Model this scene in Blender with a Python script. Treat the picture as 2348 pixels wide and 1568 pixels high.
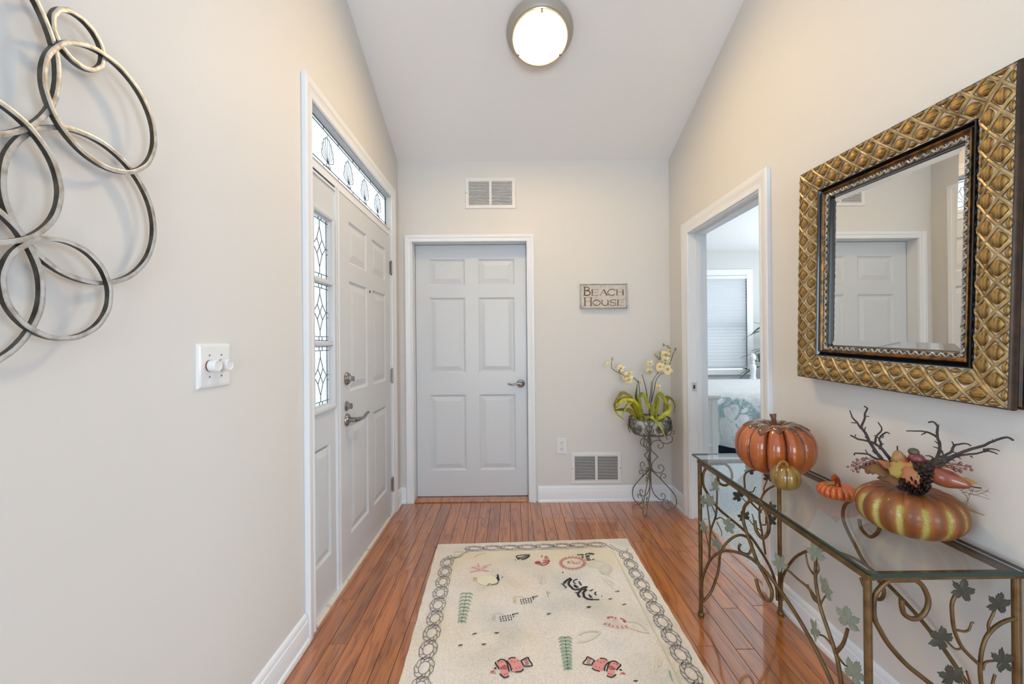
import bpy, bmesh, math, random
from mathutils import Vector, Matrix, Euler
PI = math.pi
scene = bpy.context.scene
for o in list(bpy.data.objects):
    bpy.data.objects.remove(o)

def lin(c):
    return tuple(((v / 255) / 12.92 if v / 255 <= 0.04045 else ((v / 255 + 0.055) / 1.055) ** 2.4) for v in c)

# ------------------------------------------------------------------ camera, sky, lights, exposure
cam_data = bpy.data.cameras.new('camera')
cam_data.sensor_width = 36.0
cam_data.lens = 948.5 / 2348 * 36.0
cam_data.clip_start = 0.02
camera = bpy.data.objects.new('camera', cam_data)
scene.collection.objects.link(camera)
scene.camera = camera
CAM_H = 1.258
yaw, pitch, roll = 0.0058, 0.0023, 0.0092
A = Matrix(((math.cos(yaw), -math.sin(yaw), 0), (math.sin(yaw), math.cos(yaw), 0), (0, 0, 1)))
B = Matrix(((1, 0, 0), (0, math.cos(pitch), math.sin(pitch)), (0, -math.sin(pitch), math.cos(pitch))))
Cc = Matrix(((math.cos(roll), 0, -math.sin(roll)), (0, 1, 0), (math.sin(roll), 0, math.cos(roll))))
Rm = Cc @ B @ A
camera.matrix_world = Matrix.LocRotScale(Vector((0, 0, CAM_H)), Matrix((Rm[0], Rm[2], -Rm[1])).transposed().to_quaternion(), None)

world = bpy.data.worlds.new('overcast_sky')
scene.world = world
world.use_nodes = True
bg = world.node_tree.nodes['Background']
bg.inputs['Color'].default_value = (0.93, 0.97, 1.0, 1)
bg.inputs['Strength'].default_value = 2.0

def area_light(name, loc, direction, sx, sy, power, color):
    d = bpy.data.lights.new(name, 'AREA')
    d.shape = 'RECTANGLE'; d.size = sx; d.size_y = sy; d.energy = power; d.color = color
    o = bpy.data.objects.new(name, d)
    o.location = loc
    o.rotation_euler = Vector(direction).to_track_quat('-Z', 'Y').to_euler()
    scene.collection.objects.link(o)
    return o
# daylight of the living room windows behind the viewpoint, and an added unseen uplight brightening the bedroom
area_light('daylight_from_right_living_window', (4.1, -1.5, 1.7), (-1, .12, 0), 2.6, 2.2, 108, (0.68, 0.85, 1.0))
area_light('daylight_from_left_living_window', (-4.1, -1.5, 1.7), (1, .12, 0), 2.6, 2.2, 108, (0.68, 0.85, 1.0))
area_light('daylight_from_back_living_window', (0.2, -3.9, 1.7), (0, 1, 0.22), 2.6, 2.4, 172, (0.70, 0.865, 1.0))
area_light('added_bedroom_uplight', (5.0, 4.2, 1.6), (-1, 0, 0.95), 2.4, 1.9, 112, (0.93, 0.97, 1.0))
LAMP_STRENGTH = 124.0
scene.view_settings.view_transform = 'Standard'
scene.view_settings.look = 'None'
scene.view_settings.gamma = 1
scene.view_settings.exposure = 0.23
scene.view_settings.use_curve_mapping = False
scene.cycles.use_denoising = True
scene.cycles.caustics_reflective = False
scene.cycles.caustics_refractive = False

# ------------------------------------------------------------------ helpers: mesh building
def cr(pts, n=6, closed=False):
    """Catmull-Rom resample"""
    P = [Vector(p) for p in pts]
    m = len(P); out = []
    for i in range(m if closed else m - 1):
        p0 = P[(i - 1) % m] if closed or i > 0 else P[0] * 2 - P[1]
        p1 = P[i]; p2 = P[(i + 1) % m]
        p3 = P[(i + 2) % m] if closed or i + 2 < m else P[-1] * 2 - P[-2]
        for k in range(n):
            t = k / n
            out.append(0.5 * ((2 * p1) + (p2 - p0) * t + (2 * p0 - 5 * p1 + 4 * p2 - p3) * t * t + (3 * p1 - p0 - 3 * p2 + p3) * t ** 3))
    if not closed:
        out.append(P[-1].copy())
    return out

class MB:
    def __init__(self):
        self.v = []; self.f = []; self.mi = []
    def add(self, vs, fs, mi=0):
        n = len(self.v)
        self.v += [tuple(v) for v in vs]
        for f in fs:
            self.f.append([i + n for i in f]); self.mi.append(mi)
        return self
    def box(self, x0, x1, y0, y1, z0, z1, mi=0):
        return self.add([(x, y, z) for x in (x0, x1) for y in (y0, y1) for z in (z0, z1)],
                        [(0, 1, 3, 2), (4, 6, 7, 5), (0, 4, 5, 1), (2, 3, 7, 6), (0, 2, 6, 4), (1, 5, 7, 3)], mi)
    def cbox(self, x0, x1, y0, y1, z0, z1, c, mi=0):
        """box with chamfered edges"""
        c = min(c, abs(x1 - x0) * .45, abs(y1 - y0) * .45, abs(z1 - z0) * .45)
        bm = bmesh.new(); bmesh.ops.create_cube(bm, size=1)
        for v in bm.verts:
            v.co = Vector((x0 + (v.co.x + .5) * (x1 - x0), y0 + (v.co.y + .5) * (y1 - y0), z0 + (v.co.z + .5) * (z1 - z0)))
        bmesh.ops.bevel(bm, geom=bm.edges[:], offset=c, segments=1, affect='EDGES')
        bm.verts.index_update()
        self.add([v.co for v in bm.verts], [[v.index for v in f.verts] for f in bm.faces], mi)
        bm.free(); return self
    def loft(self, rows, cu=False, cv=False, mi=0):
        """rows: list of equal-length point lists; cu closes along a row, cv closes over rows"""
        R = len(rows); K = len(rows[0]); vs = [p for r in rows for p in r]; fs = []
        for i in range(R if cv else R - 1):
            for j in range(K if cu else K - 1):
                a = i * K + j; b = i * K + (j + 1) % K; c = ((i + 1) % R) * K + (j + 1) % K; d = ((i + 1) % R) * K + j
                fs.append((a, b, c, d))
        return self.add(vs, fs, mi)
    def tube(self, path, r, n=8, closed=False, square=False):
        P = [Vector(p) for p in path]; m = len(P)
        rr = r if isinstance(r, (list, tuple)) else [r] * m
        rows = []; prev = None
        for i in range(m):
            a = P[(i - 1) % m] if closed or i > 0 else P[0]
            b = P[(i + 1) % m] if closed or i < m - 1 else P[-1]
            t = (b - a)
            t = t.normalized() if t.length > 1e-9 else Vector((0, 0, 1))
            if prev is None:
                up = Vector((0, 0, 1)) if abs(t.z) < .9 else Vector((0, 1, 0))
                x = t.cross(up).normalized()
            else:
                x = (prev - t * prev.dot(t)).normalized()
            prev = x; y = t.cross(x)
            rows.append([P[i] + (x * math.cos(2 * PI * k / n) + y * math.sin(2 * PI * k / n)) * rr[i] for k in range(n)])
        base = len(self.v)
        self.loft(rows, cu=True, cv=closed)
        if not closed:
            self.f.append([base + k for k in range(n)][::-1]); self.mi.append(0)
            self.f.append([base + (m - 1) * n + k for k in range(n)]); self.mi.append(0)
        return self
    def lathe(self, prof, n=24, M=Matrix.Identity(4), mi=0, caps=True):
        rows = [[M @ Vector((r * math.cos(2 * PI * k / n), r * math.sin(2 * PI * k / n), z)) for k in range(n)] for r, z in prof]
        base = len(self.v)
        self.loft(rows, cu=True, mi=mi)
        if caps:
            if prof[0][0] > 1e-5: self.f.append([base + k for k in range(n)][::-1]); self.mi.append(mi)
            if prof[-1][0] > 1e-5: self.f.append([base + (len(prof) - 1) * n + k for k in range(n)]); self.mi.append(mi)
        return self
    def ball(self, c, r, n=8, m=6, sc=(1, 1, 1), R=None, mi=0):
        M = Matrix.Translation(Vector(c)) @ ((R.to_4x4() if R else Matrix.Identity(4)) @ Matrix.Diagonal((*sc, 1)))
        return self.lathe([(max(r * math.sin(PI * i / m), 1e-6), -r * math.cos(PI * i / m)) for i in range(m + 1)], n, M, mi, caps=False)
    def poly(self, pts, mi=0):
        return self.add(pts, [list(range(len(pts)))], mi)
    def prism(self, pts, off, mi=0):
        """closed polygon extruded by vector off"""
        n = len(pts); off = Vector(off)
        vs = [Vector(p) for p in pts]; vs2 = [p + off for p in vs]
        return self.add(vs + vs2, [list(range(n))[::-1], [n + i for i in range(n)]] + [(i, (i + 1) % n, n + (i + 1) % n, n + i) for i in range(n)], mi)
    def build(self, name, mats, parent=None, origin=None, smooth=40, fix=True):
        me = bpy.data.meshes.new(name)
        o0 = Vector(origin) if origin is not None else Vector((0, 0, 0))
        me.from_pydata([tuple(Vector(v) - o0) for v in self.v], [], self.f)
        mats = mats if isinstance(mats, (list, tuple)) else [mats]
        for m in mats: me.materials.append(m)
        if len(mats) > 1: me.polygons.foreach_set('material_index', self.mi)
        bm = bmesh.new(); bm.from_mesh(me)
        bmesh.ops.remove_doubles(bm, verts=bm.verts, dist=1e-6)
        if fix: bmesh.ops.recalc_face_normals(bm, faces=bm.faces)
        bm.to_mesh(me); bm.free()
        if smooth:
            me.shade_smooth()
            me.set_sharp_from_angle(angle=math.radians(smooth))
        o = bpy.data.objects.new(name, me)
        scene.collection.objects.link(o)
        o.location = o0
        put(o, parent)
        return o

def world_loc(o):
    l = o.location.copy()
    if o.parent is not None:
        l = o.matrix_parent_inverse @ l
        l = l + world_loc(o.parent)
    return l
def put(o, parent):
    """parent o while it keeps the world position its location says (parents are never rotated)"""
    if parent is not None:
        o.parent = parent
        o.matrix_parent_inverse = Matrix.Translation(-world_loc(parent))
    return o
def thing(name, label, cat, loc=(0, 0, 0), group=None, kind=None):
    o = bpy.data.objects.new(name, None)
    scene.collection.objects.link(o); o.location = loc; o.empty_display_size = 0.05
    if label: o['label'] = label
    if cat: o['category'] = cat
    if group: o['group'] = group
    if kind: o['kind'] = kind
    return o
def copy_of(src, name, parent, loc=None, rot=None, scale=None, matrix=None):
    o = src.copy(); o.name = name; scene.collection.objects.link(o)
    if matrix is not None:
        o.parent = None; o.matrix_world = matrix; l, r, s = matrix.decompose(); o.location = l; o.rotation_mode = 'QUATERNION'; o.rotation_quaternion = r; o.scale = s
    if loc is not None: o.location = loc
    if rot is not None: o.rotation_euler = rot
    if scale is not None: o.scale = scale
    put(o, parent); return o
def struct(o, label, cat='setting'):
    o['kind'] = 'structure'; o['label'] = label; o['category'] = cat
    return o

# ------------------------------------------------------------------ helpers: materials
def mat(name, color, rough=0.5, metal=0.0, color2=None, nscale=8, detail=3, bump=0.0, bscale=80, spec=None, coat=0.0, stretch=(1, 1, 1), ramp=(0.35, 0.65), emit=0, coat_rough=0.05, sub=0, rough2=None, coat_ior=1.5):
    m = bpy.data.materials.new(name); m.use_nodes = True
    nt = m.node_tree; b = nt.nodes['Principled BSDF']
    c = (*lin(color), 1)
    b.inputs['Base Color'].default_value = c
    b.inputs['Roughness'].default_value = rough
    b.inputs['Metallic'].default_value = metal
    if spec is not None: b.inputs['Specular IOR Level'].default_value = spec
    if coat:
        b.inputs['Coat Weight'].default_value = coat; b.inputs['Coat Roughness'].default_value = coat_rough; b.inputs['Coat IOR'].default_value = coat_ior
    if color2 is not None or bump:
        tc = nt.nodes.new('ShaderNodeTexCoord'); mp = nt.nodes.new('ShaderNodeMapping')
        mp.inputs['Scale'].default_value = stretch
        nt.links.new(tc.outputs['Object'], mp.inputs['Vector'])
    if color2 is not None:
        n = nt.nodes.new('ShaderNodeTexNoise'); n.inputs['Scale'].default_value = nscale; n.inputs['Detail'].default_value = detail
        nt.links.new(mp.outputs['Vector'], n.inputs['Vector'])
        r = nt.nodes.new('ShaderNodeValToRGB')
        r.color_ramp.elements[0].position = ramp[0]; r.color_ramp.elements[0].color = c
        r.color_ramp.elements[1].position = ramp[1]; r.color_ramp.elements[1].color = (*lin(color2), 1)
        nt.links.new(n.outputs['Fac'], r.inputs['Fac']); nt.links.new(r.outputs['Color'], b.inputs['Base Color'])
        if rough2 is not None:
            mr = nt.nodes.new('ShaderNodeMapRange'); mr.inputs['To Min'].default_value = rough; mr.inputs['To Max'].default_value = rough2
            nt.links.new(n.outputs['Fac'], mr.inputs['Value']); nt.links.new(mr.outputs['Result'], b.inputs['Roughness'])
    if bump:
        n2 = nt.nodes.new('ShaderNodeTexNoise'); n2.inputs['Scale'].default_value = bscale; n2.inputs['Detail'].default_value = 2
        nt.links.new(mp.outputs['Vector'], n2.inputs['Vector'])
        bp = nt.nodes.new('ShaderNodeBump'); bp.inputs['Strength'].default_value = bump; bp.inputs['Distance'].default_value = 0.002
        nt.links.new(n2.outputs['Fac'], bp.inputs['Height']); nt.links.new(bp.outputs['Normal'], b.inputs['Normal'])
    return m

def N(nt, kind, **kw):
    n = nt.nodes.new(kind)
    for k, v in kw.items():
        if k in n.inputs: n.inputs[k].default_value = v
        else: setattr(n, k, v)
    return n
def ramp_node(nt, stops):
    r = nt.nodes.new('ShaderNodeValToRGB')
    while len(r.color_ramp.elements) < len(stops): r.color_ramp.elements.new(0.5)
    for e, (p, c) in zip(r.color_ramp.elements, stops):
        e.position = p; e.color = (*lin(c), 1)
    return r

M_wall = mat('wall_paint', (216, 215, 212), 0.62, bump=0.05, bscale=260)
M_ceiling = mat('ceiling_paint', (243, 244, 245), 0.7, bump=0.05, bscale=240)
M_trim = mat('white_trim_paint', (232, 236, 240), 0.3, spec=0.4)
M_door = mat('white_door_paint', (208, 213, 218), 0.34, spec=0.4)
M_plate = mat('white_plastic', (228, 229, 229), 0.22)
M_dark = mat('dark_gap', (20, 20, 20), 0.8)
M_shadowgap = mat('vent_interior', (66, 66, 64), 0.9)
M_nickel = mat('satin_nickel', (150, 146, 140), 0.26, 1.0)
M_copper = mat('copper_bushing', (150, 92, 66), 0.4, 0.9)
M_slate = mat('grille_enamel', (226, 225, 222), 0.4)
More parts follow.
